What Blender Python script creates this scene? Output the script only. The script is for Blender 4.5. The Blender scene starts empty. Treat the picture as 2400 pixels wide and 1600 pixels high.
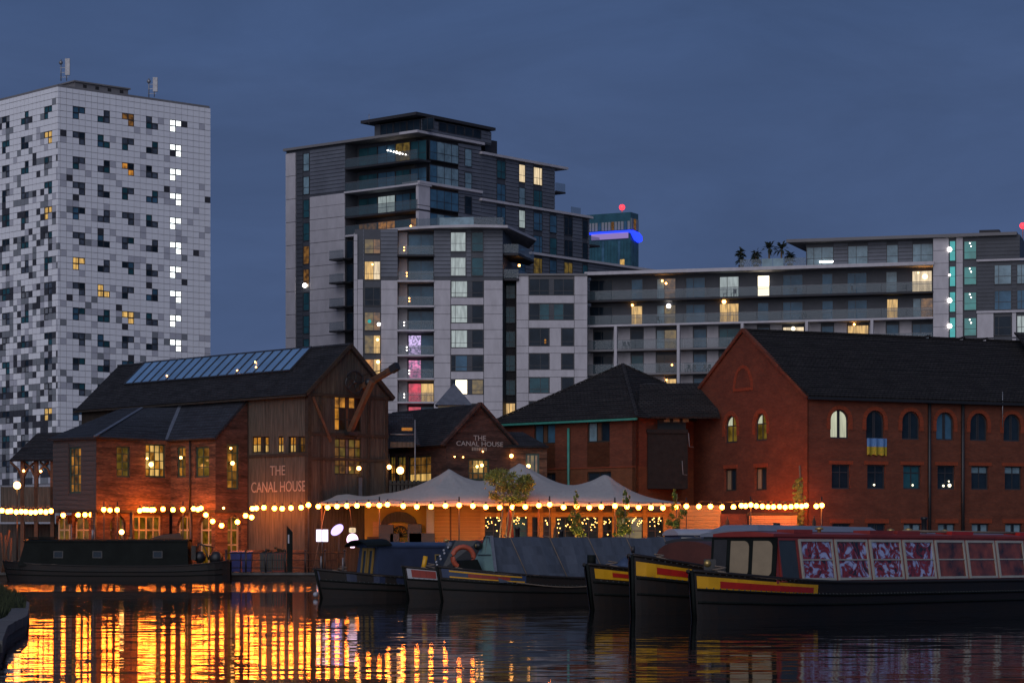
import bpy, math, random
from mathutils import Matrix, Vector
R = random.Random(11)
S = bpy.context.scene
COL = S.collection
# ---------------------------------------------------------------- camera (px coordinates below: 2400 x 1600 photograph)
F, CX, HY, HC = 6000.0, 1200.0, 1298.0, 1.52
cam = bpy.data.cameras.new('camera')
cam.lens, cam.sensor_width = 90.0, 36.0
cam.shift_y = (HY - 800.0) / 2400.0
cam.clip_start, cam.clip_end = 0.5, 9000.0
camo = bpy.data.objects.new('camera', cam)
camo.location = (0, 0, HC)
camo.rotation_euler = (math.radians(90), 0, 0)
COL.objects.link(camo)
S.camera = camo
# ---------------------------------------------------------------- sky: even blue dusk overcast
wd = bpy.data.worlds.new('World'); S.world = wd; wd.use_nodes = True
nt = wd.node_tree; nt.nodes.clear()
def nn(nt, t, **kw):
    n = nt.nodes.new(t)
    for k, v in kw.items(): setattr(n, k, v)
    return n
o = nn(nt, 'ShaderNodeOutputWorld'); bg = nn(nt, 'ShaderNodeBackground')
tc = nn(nt, 'ShaderNodeTexCoord'); sx = nn(nt, 'ShaderNodeSeparateXYZ'); rp = nn(nt, 'ShaderNodeValToRGB')
no = nn(nt, 'ShaderNodeTexNoise'); no.inputs['Scale'].default_value = 5; no.inputs['Detail'].default_value = 3
mp = nn(nt, 'ShaderNodeMapping'); mp.inputs['Scale'].default_value = (1, 1, 3.2)
ma = nn(nt, 'ShaderNodeMath', operation='MULTIPLY_ADD'); ma.inputs[1].default_value = 0.16; 
L = nt.links.new
L(tc.outputs['Generated'], sx.inputs[0]); L(tc.outputs['Generated'], mp.inputs[0]); L(mp.outputs[0], no.inputs['Vector'])
L(no.outputs['Fac'], ma.inputs[0]); L(sx.outputs['Z'], ma.inputs[2]); L(ma.outputs[0], rp.inputs[0])
cr = rp.color_ramp
cr.elements[0].position = 0.05; cr.elements[0].color = (0.073, 0.107, 0.212, 1)
cr.elements[1].position = 0.30; cr.elements[1].color = (0.052, 0.090, 0.196, 1)
e = cr.elements.new(0.17); e.color = (0.063, 0.100, 0.206, 1)
n3 = nn(nt, 'ShaderNodeTexNoise'); n3.inputs['Scale'].default_value = 7; n3.inputs['Detail'].default_value = 6; n3.inputs['Roughness'].default_value = .6; n3.inputs['Distortion'].default_value = .4
r3 = nn(nt, 'ShaderNodeMapRange'); r3.inputs['From Min'].default_value = .3; r3.inputs['From Max'].default_value = .7; r3.inputs['To Min'].default_value = .86; r3.inputs['To Max'].default_value = 1.13
mx3 = nn(nt, 'ShaderNodeVectorMath', operation='MULTIPLY')
L(mp.outputs[0], n3.inputs['Vector']); L(n3.outputs['Fac'], r3.inputs[0]); L(rp.outputs[0], mx3.inputs[0]); L(r3.outputs[0], mx3.inputs[1])
L(mx3.outputs[0], bg.inputs[0]); bg.inputs[1].default_value = 1.0; L(bg.outputs[0], o.inputs[0])
# last light of the western sky, behind the camera: one broad weak sun
sl = bpy.data.lights.new('sun', 'SUN'); sl.energy = 1.45; sl.angle = math.radians(70); sl.color = (0.96, 0.93, 1.0)
so = bpy.data.objects.new('sun', sl); COL.objects.link(so)
so.rotation_euler = Vector((0.24, 0.87, -0.43)).to_track_quat('-Z', 'Y').to_euler()
S.view_settings.view_transform = 'Standard'; S.view_settings.look = 'None'
S.view_settings.exposure = 0.0; S.view_settings.gamma = 1.0
S.render.engine = 'CYCLES'
cy = S.cycles
cy.use_denoising = True
try: cy.denoiser = 'OPENIMAGEDENOISE'
except Exception: pass
cy.max_bounces = 5; cy.diffuse_bounces = 2; cy.glossy_bounces = 3; cy.transmission_bounces = 2; cy.transparent_max_bounces = 8
cy.sample_clamp_indirect = 4.0; cy.caustics_reflective = False; cy.caustics_refractive = False
cy.use_light_tree = True
# ---------------------------------------------------------------- helpers
def V(*a): return Vector(a)
def at(px, py, D): return V((px - CX) * D / F, D, HC - (py - HY) * D / F)
MATS = {}
def mat(name): return MATS[name]
def new_mat(name):
    m = bpy.data.materials.new(name); m.use_nodes = True
    m.node_tree.nodes.clear(); MATS[name] = m
    return m, m.node_tree
def princ(nt, **kw):
    b = nn(nt, 'ShaderNodeBsdfPrincipled'); out = nn(nt, 'ShaderNodeOutputMaterial')
    nt.links.new(b.outputs[0], out.inputs[0])
    for k, v in kw.items(): b.inputs[k].default_value = v
    return b
def rgb(c): return (c[0], c[1], c[2], 1.0)
def plain(name, c, rough=0.6, metal=0.0, var=0.25, scale=3.0, spec=0.5, stretch=(1, 1, 1), c2=None, pos=False):
    m, nt = new_mat(name)
    b = princ(nt, Roughness=rough, Metallic=metal); b.inputs['Specular IOR Level'].default_value = spec
    tc = nn(nt, 'ShaderNodeTexCoord'); mp = nn(nt, 'ShaderNodeMapping'); mp.inputs['Scale'].default_value = stretch
    n = nn(nt, 'ShaderNodeTexNoise'); n.inputs['Scale'].default_value = scale; n.inputs['Detail'].default_value = 4; n.inputs['Roughness'].default_value = 0.62
    r = nn(nt, 'ShaderNodeValToRGB'); k = c2 if c2 else tuple(x * (1 - var) for x in c)
    k1 = c if c2 else tuple(min(1, x * (1 + var)) for x in c)
    r.color_ramp.elements[0].position = 0.3; r.color_ramp.elements[0].color = rgb(k)
    r.color_ramp.elements[1].position = 0.7; r.color_ramp.elements[1].color = rgb(k1)
    l = nt.links.new
    if pos: tc = nn(nt, 'ShaderNodeNewGeometry')
    l(tc.outputs['Position' if pos else 'UV'], mp.inputs[0]); l(mp.outputs[0], n.inputs['Vector']); l(n.outputs['Fac'], r.inputs[0]); l(r.outputs[0], b.inputs['Base Color'])
    bp = nn(nt, 'ShaderNodeBump'); bp.inputs['Strength'].default_value = 0.15; bp.inputs['Distance'].default_value = 0.02
    l(n.outputs['Fac'], bp.inputs['Height']); l(bp.outputs[0], b.inputs['Normal'])
    return m
def brick(name, c1, c2, mortar, w=0.225, h=0.075, ms=0.010, blot=0.5, streak=None):
    m, nt = new_mat(name); l = nt.links.new
    b = princ(nt, Roughness=0.85); b.inputs['Specular IOR Level'].default_value = 0.25
    tc = nn(nt, 'ShaderNodeTexCoord'); br = nn(nt, 'ShaderNodeTexBrick')
    br.inputs['Scale'].default_value = 1; br.inputs['Brick Width'].default_value = w; br.inputs['Row Height'].default_value = h
    br.inputs['Mortar Size'].default_value = ms; br.inputs['Mortar Smooth'].default_value = 0.2; br.inputs['Bias'].default_value = 0
    br.inputs['Color1'].default_value = rgb(c1); br.inputs['Color2'].default_value = rgb(c2); br.inputs['Mortar'].default_value = rgb(mortar)
    l(tc.outputs['UV'], br.inputs['Vector'])
    n = nn(nt, 'ShaderNodeTexNoise'); n.inputs['Scale'].default_value = 1.1; n.inputs['Detail'].default_value = 5; n.inputs['Roughness'].default_value = 0.7
    mp = nn(nt, 'ShaderNodeMapping'); mp.inputs['Scale'].default_value = streak or (0.7, 1.6, 1)
    l(tc.outputs['UV'], mp.inputs[0]); l(mp.outputs[0], n.inputs['Vector'])
    r = nn(nt, 'ShaderNodeValToRGB'); r.color_ramp.elements[0].position = 0.32; r.color_ramp.elements[1].position = 0.68
    r.color_ramp.elements[0].color = rgb((1 - blot,) * 3); r.color_ramp.elements[1].color = rgb((1 + blot * .35,) * 3)
    l(n.outputs['Fac'], r.inputs[0])
    mx = nn(nt, 'ShaderNodeMix', data_type='RGBA', blend_type='MULTIPLY'); mx.inputs['Factor'].default_value = 1
    l(br.outputs['Color'], mx.inputs['A']); l(r.outputs[0], mx.inputs['B']); l(mx.outputs['Result'], b.inputs['Base Color'])
    bp = nn(nt, 'ShaderNodeBump'); bp.inputs['Strength'].default_value = 0.4; bp.inputs['Distance'].default_value = 0.012; bp.invert = True
    l(br.outputs['Fac'], bp.inputs['Height']); l(bp.outputs[0], b.inputs['Normal'])
    return m
def emis(name, c, s, var=0.0, scale=2.0, c2=None, stretch=(1, 1, 1)):
    m, nt = new_mat(name); l = nt.links.new
    em = nn(nt, 'ShaderNodeEmission'); out = nn(nt, 'ShaderNodeOutputMaterial')
    em.inputs[0].default_value = rgb(c); em.inputs[1].default_value = s
    if var:
        tc = nn(nt, 'ShaderNodeNewGeometry'); n = nn(nt, 'ShaderNodeTexNoise'); n.inputs['Scale'].default_value = scale; n.inputs['Detail'].default_value = 3
        mp = nn(nt, 'ShaderNodeMapping'); mp.inputs['Scale'].default_value = (stretch[0], stretch[0], stretch[1])
        r = nn(nt, 'ShaderNodeValToRGB'); r.color_ramp.elements[0].position = 0.36; r.color_ramp.elements[1].position = 0.64
        r.color_ramp.elements[0].color = rgb(c2 or tuple(x * (1 - var) for x in c)); r.color_ramp.elements[1].color = rgb(c)
        l(tc.outputs['Position'], mp.inputs[0]); l(mp.outputs[0], n.inputs['Vector']); l(n.outputs['Fac'], r.inputs[0]); l(r.outputs[0], em.inputs[0])
    # window glass over the light: a little sheen
    gl = nn(nt, 'ShaderNodeBsdfGlossy'); gl.inputs['Roughness'].default_value = 0.08; gl.inputs[0].default_value = (1, 1, 1, 1)
    ad = nn(nt, 'ShaderNodeMixShader'); ad.inputs[0].default_value = 0.05
    l(em.outputs[0], ad.inputs[1]); l(gl.outputs[0], ad.inputs[2]); l(ad.outputs[0], out.inputs[0])
    m.cycles.emission_sampling = 'AUTO' if s > 3 else 'NONE'
    return m
def glass(name, c, rough=0.06, spec=0.6, var=0.4, scale=0.5):
    m = plain(name, c, rough, 0, var, scale, spec, pos=True)
    for n in m.node_tree.nodes:
        if n.type == 'BUMP': n.inputs['Strength'].default_value = 0.02
    return m
def clear_glass(name, c, alpha):
    m, nt = new_mat(name); l = nt.links.new
    t = nn(nt, 'ShaderNodeBsdfTransparent'); p = nn(nt, 'ShaderNodeBsdfPrincipled'); p.inputs['Base Color'].default_value = rgb(c); p.inputs['Roughness'].default_value = 0.08
    mx = nn(nt, 'ShaderNodeMixShader'); mx.inputs[0].default_value = alpha; out = nn(nt, 'ShaderNodeOutputMaterial')
    l(t.outputs[0], mx.inputs[1]); l(p.outputs[0], mx.inputs[2]); l(mx.outputs[0], out.inputs[0])
    return m

WM = {}
def link(ob, parent, world):
    COL.objects.link(ob)
    if parent is not None:
        ob.parent = parent
        ob.matrix_parent_inverse = WM[parent.name].inverted()
    ob.matrix_basis = world
    WM[ob.name] = world.copy()
def tag(o, label=None, cat=None, group=None, kind=None):
    if label: o['label'] = label
    if cat: o['category'] = cat
    if group: o['group'] = group
    if kind: o['kind'] = kind
    return o
def thing(name, label, cat, loc, group=None, world=None):
    o = bpy.data.objects.new(name, None); o.empty_display_size = 0.3
    link(o, None, world if world is not None else Matrix.Translation(Vector(loc)))
    return tag(o, label, cat, group)

class Fac:
    """plane frame: u along U, v along Vv (up), d outward along N = U x V"""
    def __init__(s, O, U, Vv=(0, 0, 1)):
        s.O = Vector(O); s.U = Vector(U).normalized(); s.V = Vector(Vv).normalized(); s.N = s.U.cross(s.V).normalized()
        s.V = s.N.cross(s.U)
    def w(s, u, v, d=0): return s.O + s.U * u + s.V * v + s.N * d
    def hit(s, px, py, d=0):
        C = V(0, 0, HC); r = V((px - CX) / F, 1, (HY - py) / F)
        P0 = s.O + s.N * d
        t = (P0 - C).dot(s.N) / r.dot(s.N)
        q = C + r * t - P0
        return q.dot(s.U), q.dot(s.V)
    def u(s, px, d=0, py=HY): return s.hit(px, py, d)[0]
    def v(s, px, py, d=0): return s.hit(px, py, d)[1]
    def rect(s, x0, x1, y0, y1, d=0):
        xm = (x0 + x1) / 2
        return s.u(x0, d, (y0+y1)/2), s.u(x1, d, (y0+y1)/2), s.v(xm, y1, d), s.v(xm, y0, d)
    def m4(s, u=0, v=0, d=0):
        p = s.w(u, v, d); n = -s.N
        return Matrix(((s.U.x, n.x, s.V.x, p.x), (s.U.y, n.y, s.V.y, p.y), (s.U.z, n.z, s.V.z, p.z), (0, 0, 0, 1)))
def hfac(px, D, dx, dy): return Fac(V((px - CX) * D / F, D, 0), (dx, dy, 0))

class MB:
    def __init__(s): s.v = []; s.f = []; s.m = []; s.s = []
    def face(s, pts, mi=0, smooth=False):
        i = len(s.v); s.v.extend([tuple(p) for p in pts]); s.f.append(list(range(i, i + len(pts)))); s.m.append(mi); s.s.append(smooth)
    def hexa(s, p, mi=0, skip=()):
        # p: 8 points, bottom ring 0-3 ccw seen from above, top ring 4-7
        i = len(s.v); s.v.extend([tuple(q) for q in p])
        for k, f in enumerate(((0, 3, 2, 1), (4, 5, 6, 7), (0, 1, 5, 4), (1, 2, 6, 5), (2, 3, 7, 6), (3, 0, 4, 7))):
            if k in skip: continue
            s.f.append([i + j for j in f]); s.m.append(mi); s.s.append(False)
    def box(s, x0, x1, y0, y1, z0, z1, mi=0):
        s.hexa([V(x0, y0, z0), V(x1, y0, z0), V(x1, y1, z0), V(x0, y1, z0), V(x0, y0, z1), V(x1, y0, z1), V(x1, y1, z1), V(x0, y1, z1)], mi)
    def fbox(s, fc, u0, u1, v0, v1, d0, d1, mi=0):
        w = fc.w
        s.hexa([w(u0, v0, d1), w(u1, v0, d1), w(u1, v0, d0), w(u0, v0, d0), w(u0, v1, d1), w(u1, v1, d1), w(u1, v1, d0), w(u0, v1, d0)], mi)
    def fprism(s, fc, poly, d0, d1, mi=0):
        n = len(poly); a = [fc.w(u, v, d1) for u, v in poly]; b = [fc.w(u, v, d0) for u, v in poly]
        s.face(a, mi); s.face(list(reversed(b)), mi)
        for i in range(n):
            j = (i + 1) % n; s.face([b[i], b[j], a[j], a[i]], mi)
    def plan(s, poly, z0, z1, mi=0):
        a = [V(x, y, z1) for x, y in poly]; b = [V(x, y, z0) for x, y in poly]
        s.face(a, mi); s.face(list(reversed(b)), mi)
        for i in range(len(poly)):
            j = (i + 1) % len(poly); s.face([b[i], b[j], a[j], a[i]], mi)
    def slab(s, pts, th, mi=0):
        # thick polygon given by its upper 3d points; thickness along -z
        a = [Vector(p) for p in pts]; b = [p - V(0, 0, th) for p in a]
        s.face(a, mi); s.face(list(reversed(b)), mi)
        for i in range(len(a)):
            j = (i + 1) % len(a); s.face([b[i], b[j], a[j], a[i]], mi)
    def tube(s, pts, r, n=6, mi=0, r1=None, cap=True, smooth=True):
        pts = [Vector(p) for p in pts]; rings = []
        for i, p in enumerate(pts):
            t = (pts[min(i + 1, len(pts) - 1)] - pts[max(i - 1, 0)]).normalized()
            a = t.cross(V(0, 0, 1)) if abs(t.z) < 0.95 else t.cross(V(1, 0, 0))
            a.normalize(); b = t.cross(a)
            rr = r if r1 is None else r + (r1 - r) * i / max(1, len(pts) - 1)
            base = len(s.v)
            for k in range(n):
                an = 2 * math.pi * k / n
                s.v.append(tuple(p + a * (rr * math.cos(an)) + b * (rr * math.sin(an))))
            rings.append(base)
        for i in range(len(rings) - 1):
            for k in range(n):
                k2 = (k + 1) % n
                s.f.append([rings[i] + k, rings[i + 1] + k, rings[i + 1] + k2, rings[i] + k2]); s.m.append(mi); s.s.append(smooth)
        if cap:
            s.f.append([rings[0] + k for k in range(n)]); s.m.append(mi); s.s.append(False)
            s.f.append([rings[-1] + k for k in reversed(range(n))]); s.m.append(mi); s.s.append(False)
    def bar(s, a, b, w, h, mi=0):
        a = Vector(a); b = Vector(b); t = (b - a).normalized()
        sd = t.cross(V(0, 0, 1)) if abs(t.z) < 0.98 else V(1, 0, 0)
        sd.normalize(); up = sd.cross(t)
        sd *= w / 2; up *= h / 2
        s.hexa([a - sd - up, a + sd - up, b + sd - up, b - sd - up, a - sd + up, a + sd + up, b + sd + up, b - sd + up], mi)
    def ball(s, c, r, seg=10, rings=7, mi=0, sz=1.0):
        c = Vector(c); base = len(s.v)
        s.v.append(tuple(c + V(0, 0, r * sz)))
        for i in range(1, rings):
            th = math.pi * i / rings
            for k in range(seg):
                ph = 2 * math.pi * k / seg
                s.v.append(tuple(c + V(r * math.sin(th) * math.cos(ph), r * math.sin(th) * math.sin(ph), r * sz * math.cos(th))))
        s.v.append(tuple(c - V(0, 0, r * sz))); last = len(s.v) - 1
        def q(i, k): return base + 1 + (i - 1) * seg + k % seg
        for k in range(seg):
            s.f.append([base, q(1, k), q(1, k + 1)]); s.m.append(mi); s.s.append(True)
            for i in range(1, rings - 1):
                s.f.append([q(i, k), q(i + 1, k), q(i + 1, k + 1), q(i, k + 1)]); s.m.append(mi); s.s.append(True)
            s.f.append([last, q(rings - 1, k + 1), q(rings - 1, k)]); s.m.append(mi); s.s.append(True)
    def lathe(s, c, prof, n=12, mi=0):
        c = Vector(c); rows = []
        for r, z in prof:
            base = len(s.v); rows.append(base)
            for k in range(n):
                a = 2 * math.pi * k / n; s.v.append(tuple(c + V(r * math.cos(a), r * math.sin(a), z)))
        for i in range(len(rows) - 1):
            for k in range(n):
                k2 = (k + 1) % n
                s.f.append([rows[i] + k, rows[i] + k2, rows[i + 1] + k2, rows[i + 1] + k]); s.m.append(mi); s.s.append(True)
    def mesh(s, name, mats):
        me = bpy.data.meshes.new(name); me.from_pydata(s.v, [], s.f)
        for m in (mats if isinstance(mats, (list, tuple)) else [mats]): me.materials.append(mat(m) if isinstance(m, str) else m)
        me.polygons.foreach_set('material_index', s.m); me.polygons.foreach_set('use_smooth', s.s)
        me.update()
        uv = me.uv_layers.new(name='UVMap'); dat = [0.0] * (2 * len(me.loops)); vs = s.v; k = 0
        nrm = [0.0] * (3 * len(me.polygons)); me.polygons.foreach_get('normal', nrm)
        for pi, f in enumerate(s.f):
            nx, ny, nz = nrm[3 * pi], nrm[3 * pi + 1], nrm[3 * pi + 2]
            h = math.hypot(nx, ny)
            if h < 0.25:
                for vi in f: dat[k] = vs[vi][0]; dat[k + 1] = vs[vi][1]; k += 2
            else:
                tx, ty = -ny / h, nx / h
                for vi in f:
                    p = vs[vi]; dat[k] = p[0] * tx + p[1] * ty; dat[k + 1] = p[2] / max(h, .3); k += 2
        uv.data.foreach_set('uv', dat)
        return me
    def build(s, name, mats, parent=None, world=None, label=None, cat=None, group=None, kind=None):
        me = s.mesh(name, mats); o = bpy.data.objects.new(name, me)
        link(o, parent, world if world is not None else Matrix.Identity(4))
        return tag(o, label, cat, group, kind)
CACHE = {}
def boxmesh(name, m, sx, sy, sz):
    """shared box mesh, x 0..sx, y 0..sy, z 0..sz"""
    k = (name, m, round(sx, 3), round(sy, 3), round(sz, 3))
    if k not in CACHE:
        b = MB(); b.box(0, sx, 0, sy, 0, sz); CACHE[k] = b.mesh(name, m)
    return CACHE[k]
def inst(name, me, parent, world, label=None, kind=None):
    o = bpy.data.objects.new(name, me); link(o, parent, world)
    return tag(o, label, None, None, kind)
def fpiece(name, m, parent, fc, u0, u1, v0, v1, d0, d1, label=None):
    """one box piece on a facade, d0 inner, d1 outer"""
    me = boxmesh(name, m, u1 - u0, d1 - d0, v1 - v0)
    return inst(name, me, parent, fc.m4(u0, v0, d1), label)
def cuts(n):
    if isinstance(n, int): return [i / n for i in range(n + 1)]
    t = sum(n); a = [0.0]
    for x in n: a.append(a[-1] + x / t)
    return a
def window(root, fc, u0, u1, v0, v1, cols=1, rows=1, fm='frame_dark', pm='glass_dark', d=0.0, fw=0.07, ft=0.07, name='window', arch=False, sill=None, bar=None, label=None, pane_name='pane'):
    """frame with mullions (part) and one pane per light (sub-parts); d = plane of the frame's outer face"""
    W, H = u1 - u0, v1 - v0
    cu, rv = cuts(cols), cuts(rows); bw = bar or fw * 0.7
    key = ('win', round(W, 2), round(H, 2), str(cols), str(rows), fm, round(fw, 3), arch)
    if key not in CACHE:
        b = MB()
        if arch:
            n = 10; r = W / 2; zc = H - r
            out = [(r - r * math.cos(math.pi * i / n), zc + r * math.sin(math.pi * i / n)) for i in range(n + 1)]
            inn = [(r - (r - fw) * math.cos(math.pi * i / n), zc + (r - fw) * math.sin(math.pi * i / n)) for i in range(n + 1)]
            for i in range(n):
                (a0, a1), (b0, b1), (c0, c1), (d0_, d1_) = out[i], out[i + 1], inn[i + 1], inn[i]
                b.hexa([V(d0_, 0, d1_), V(c0, 0, c1), V(c0, ft, c1), V(d0_, ft, d1_), V(a0, 0, a1), V(b0, 0, b1), V(b0, ft, b1), V(a0, ft, a1)])
            b.box(0, fw, 0, ft, 0, zc); b.box(W - fw, W, 0, ft, 0, zc); b.box(fw, W - fw, 0, ft, 0, fw)
            top = H - fw
        else:
            b.box(0, W, 0, ft, 0, fw); b.box(0, W, 0, ft, H - fw, H)
            b.box(0, fw, 0, ft, fw, H - fw); b.box(W - fw, W, 0, ft, fw, H - fw)
            top = H - fw
        for x in cu[1:-1]: b.box(x * W - bw / 2, x * W + bw / 2, 0.004, ft, fw, top)
        for z in rv[1:-1]: b.box(fw, W - fw, 0.008, ft - .004, z * H - bw / 2, z * H + bw / 2)
        CACHE[key] = b.mesh(name, fm)
    o = inst(name, CACHE[key], root, fc.m4(u0, v0, d), label)
    for i in range(len(cu) - 1):
        for j in range(len(rv) - 1):
            p = pm(i, j) if callable(pm) else (pm[(i * (len(rv) - 1) + j) % len(pm)] if isinstance(pm, (list, tuple)) else pm)
            x0, x1, z0, z1 = cu[i] * W, cu[i + 1] * W, rv[j] * H, rv[j + 1] * H
            if arch:
                k2 = ('apane', round(W, 2), round(H, 2), i, j, str(cols), str(rows), p)
                if k2 not in CACHE:
                    r = W / 2 - fw * .5; zc = H - W / 2
                    def top_at(x): return min(z1, zc + math.sqrt(max(0, r * r - (x - W / 2) ** 2)))
                    xs = [max(fw * .5, x0) + (min(W - fw * .5, x1) - max(fw * .5, x0)) * q / 6 for q in range(7)]
                    poly = [(xs[0], z0 + .01), (xs[-1], z0 + .01)] + [(x, max(z0 + .012, top_at(x))) for x in reversed(xs)]
                    b = MB(); b.face([V(x, ft * .6, z) for x, z in poly]); CACHE[k2] = b.mesh('pane', p)
                inst(pane_name, CACHE[k2], o, fc.m4(u0, v0, d))
            else:
                me = boxmesh('pane', p, x1 - x0 - .004, 0.02, z1 - z0 - .004)
                inst(pane_name, me, o, fc.m4(u0 + x0 + .002, v0 + z0 + .002, d - ft * .6))
    if sill:
        b = boxmesh('sill', sill, W + .16, .16, .10)
        inst('sill', b, o, fc.m4(u0 - .08, v0 - .103, d + .06))
    return o
def wall(mb, fc, u0, u1, v0, v1, th, ops=(), mi=0, d=0.0):
    """wall slab from depth d inward by th with rectangular openings"""
    us = sorted({u0, u1} | {min(max(o[i], u0), u1) for o in ops for i in (0, 1)})
    for a, b in zip(us, us[1:]):
        if b - a < 1e-4: continue
        m = (a + b) / 2; holes = sorted((max(o[2], v0), min(o[3], v1)) for o in ops if o[0] < m < o[1])
        z = v0
        for h0, h1 in holes:
            if h0 - z > 1e-4: mb.fbox(fc, a, b, z, h0, d - th, d, mi)
            z = max(z, h1)
        if v1 - z > 1e-4: mb.fbox(fc, a, b, z, v1, d - th, d, mi)
def spandrel(mb, fc, u0, u1, v1, th, mi=0, d=0.0, n=10):
    """fills a rectangular opening's head down to a semicircle"""
    r = (u1 - u0) / 2; c = (u0 + u1) / 2; zc = v1 - r
    for sgn in (-1, 1):
        pts = [(c + sgn * r * math.cos(math.pi / 2 * i / n), zc + r * math.sin(math.pi / 2 * i / n)) for i in range(n + 1)]
        for i in range(n):
            (a, b), (a2, b2) = pts[i], pts[i + 1]
            lo, hi = (a, a2) if a < a2 else (a2, a); zl, zh = (b, b2) if a < a2 else (b2, b)
            mb.fprism(fc, [(lo, zl), (hi, zh), (hi, v1), (lo, v1)], d - th, d, mi)
def courses(mb, p0, p1, p2, p3, n, step=0.035, th=0.18, mi=0):
    """roof slope p0 eave-left, p1 eave-right, p2 ridge-right, p3 ridge-left in n lapped courses"""
    p0, p1, p2, p3 = map(Vector, (p0, p1, p2, p3))
    nrm = (p1 - p0).cross(p3 - p0)
    if nrm.length < 1e-6: nrm = (p1 - p0).cross(p2 - p0)
    nrm.normalize()
    if nrm.z < 0: nrm = -nrm
    for i in range(n):
        a, b = i / n, (i + 1) / n
        q = [p0.lerp(p3, a) + nrm * step, p1.lerp(p2, a) + nrm * step, p1.lerp(p2, b), p0.lerp(p3, b)]
        mb.face(q, mi)
        mb.face([p0.lerp(p3, a), p1.lerp(p2, a), q[1], q[0]], mi)
    lo = [p - nrm * th for p in (p0, p1, p2, p3)]
    mb.face([lo[3], lo[2], lo[1], lo[0]], mi)
    for a, b in ((0, 1), (1, 2), (2, 3), (3, 0)):
        pp = (p0, p1, p2, p3); mb.face([lo[a], lo[b], pp[b], pp[a]], mi)
def text(name, body, parent, fc, u, v, size, m, d=0.03, align='CENTER', ext=0.008, sx=1.0):
    c = bpy.data.curves.new(name, 'FONT'); c.body = body; c.size = size; c.align_x = align; c.extrude = ext; c.materials.append(mat(m))
    c.resolution_u = 3
    tmp = bpy.data.objects.new('tmp_text', c); COL.objects.link(tmp); dg = bpy.context.evaluated_depsgraph_get(); dg.update()
    me = bpy.data.meshes.new_from_object(tmp.evaluated_get(dg)); me.name = name; bpy.data.objects.remove(tmp)
    if not me.materials: me.materials.append(mat(m))
    o = bpy.data.objects.new(name, me)
    p = fc.w(u, v, d)
    w = Matrix(((fc.U.x * sx, fc.V.x, fc.N.x, p.x), (fc.U.y * sx, fc.V.y, fc.N.y, p.y), (fc.U.z * sx, fc.V.z, fc.N.z, p.z), (0, 0, 0, 1)))
    link(o, parent, w)
    return o
# ---------------------------------------------------------------- materials
plain('ground', (.07, .065, .06), .9, var=.3, scale=.6)
plain('stone_coping', (.085, .08, .074), .85, var=.4, scale=2)
brick('quay_brick', (.06, .036, .027), (.045, .03, .022), (.03, .028, .025), blot=.6)
plain('panel_white', (.78, .78, .80), .45, var=.04, scale=.4)
plain('panel_pale', (.46, .46, .50), .45, var=.06, scale=.4)
plain('panel_grey', (.21, .22, .235), .45, var=.10, scale=.4)
plain('panel_dark', (.045, .044, .05), .4, var=.15, scale=.4, spec=.3)
plain('panel_back', (.34, .34, .37), .8)
plain('concrete', (.42, .40, .42), .8, var=.11, scale=.5, stretch=(3, .4, 1), pos=True)
plain('concrete_dark', (.16, .155, .16), .8, var=.1, scale=.5)
plain('cladding_dark', (.058, .063, .075), .55, var=.18, scale=.5, spec=.3)
plain('cladding_mid', (.115, .125, .150), .55, var=.16, scale=.5, spec=.3)
plain('slab_dark', (.030, .030, .035), .7, var=.1, spec=.3)
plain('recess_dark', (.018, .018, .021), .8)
plain('frame_dark', (.03, .03, .035), .5)
plain('frame_grey', (.10, .10, .11), .5)
plain('frame_white', (.36, .35, .30), .5, var=.1)
plain('metal_grey', (.25, .25, .26), .45, metal=.6)
plain('metal_black', (.012, .012, .013), .45)
glass('glass_dark', (.014, .024, .036), .05, spec=.08)
glass('glass_blue', (.050, .120, .185), .08, spec=.15, var=.35)
glass('glass_teal', (.022, .082, .102), .08, spec=.15, var=.4)
glass('glass_pale', (.17, .26, .30), .12, spec=.25, var=.35, scale=.8)
glass('glass_brown', (.035, .02, .010), .1, spec=.2)
clear_glass('balustrade', (.10, .14, .16), .32)
emis('lit_white', (.9, .98, 1.0), 2.6)
emis('lit_pale', (.62, .74, .74), .52, var=.35, scale=1.2, stretch=(3, .6, 1))
emis('lit_warm', (1, .60, .17), .85, var=.6, scale=1.3, stretch=(3.5, .5, 1))
emis('lit_amber', (1, .40, .05), .62, var=.8, scale=1.8)
emis('lit_dim', (.85, .38, .07), .22, var=.8, scale=1.8)
emis('lit_cream', (1, .78, .48), 1.0, var=.45, scale=1.0, stretch=(4, .5, 1))
emis('lit_hot', (1, .86, .60), 3.0)
emis('lit_teal', (.03, .62, .62), .62, var=.25, scale=.9)
emis('lit_red', (1, .04, .10), .8, var=.6, scale=1.5)
emis('lit_pink', (1, .25, .55), .9, var=.75, scale=3, c2=(.05, .07, .14))
emis('lit_violet', (.75, .55, 1), 1.1, var=.9, scale=4, c2=(.03, .05, .10))
emis('lit_olive', (.50, .32, .05), .30, var=.7, scale=1.6)
emis('lit_curtain', (.78, .80, .58), .8, var=.35, scale=1, stretch=(5, .5, 1))
emis('door_glow', (.60, .30, .02), .26, var=.75, scale=2.2)
emis('bulb_glow', (1, .205, .016), 70.0)
emis('bulb_soft', (1, .42, .10), 16.0)
emis('fairy', (1, .52, .13), 7.0)
emis('uplight_glow', (1, .66, .17), 1100.0)
emis('spark_white', (1, .92, .85), 9.0)
emis('beacon_red', (1, .02, .03), 5.0)
emis('neon_blue', (.015, .04, 1), 2.4)
emis('neon_pink', (.42, .30, .75), .65)
emis('sign_white', (.80, .74, 1), 2.2)
emis('sign_violet', (.55, .42, 1), 2.0)
emis('sign_pink', (1, .66, .95), 2.4)
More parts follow.
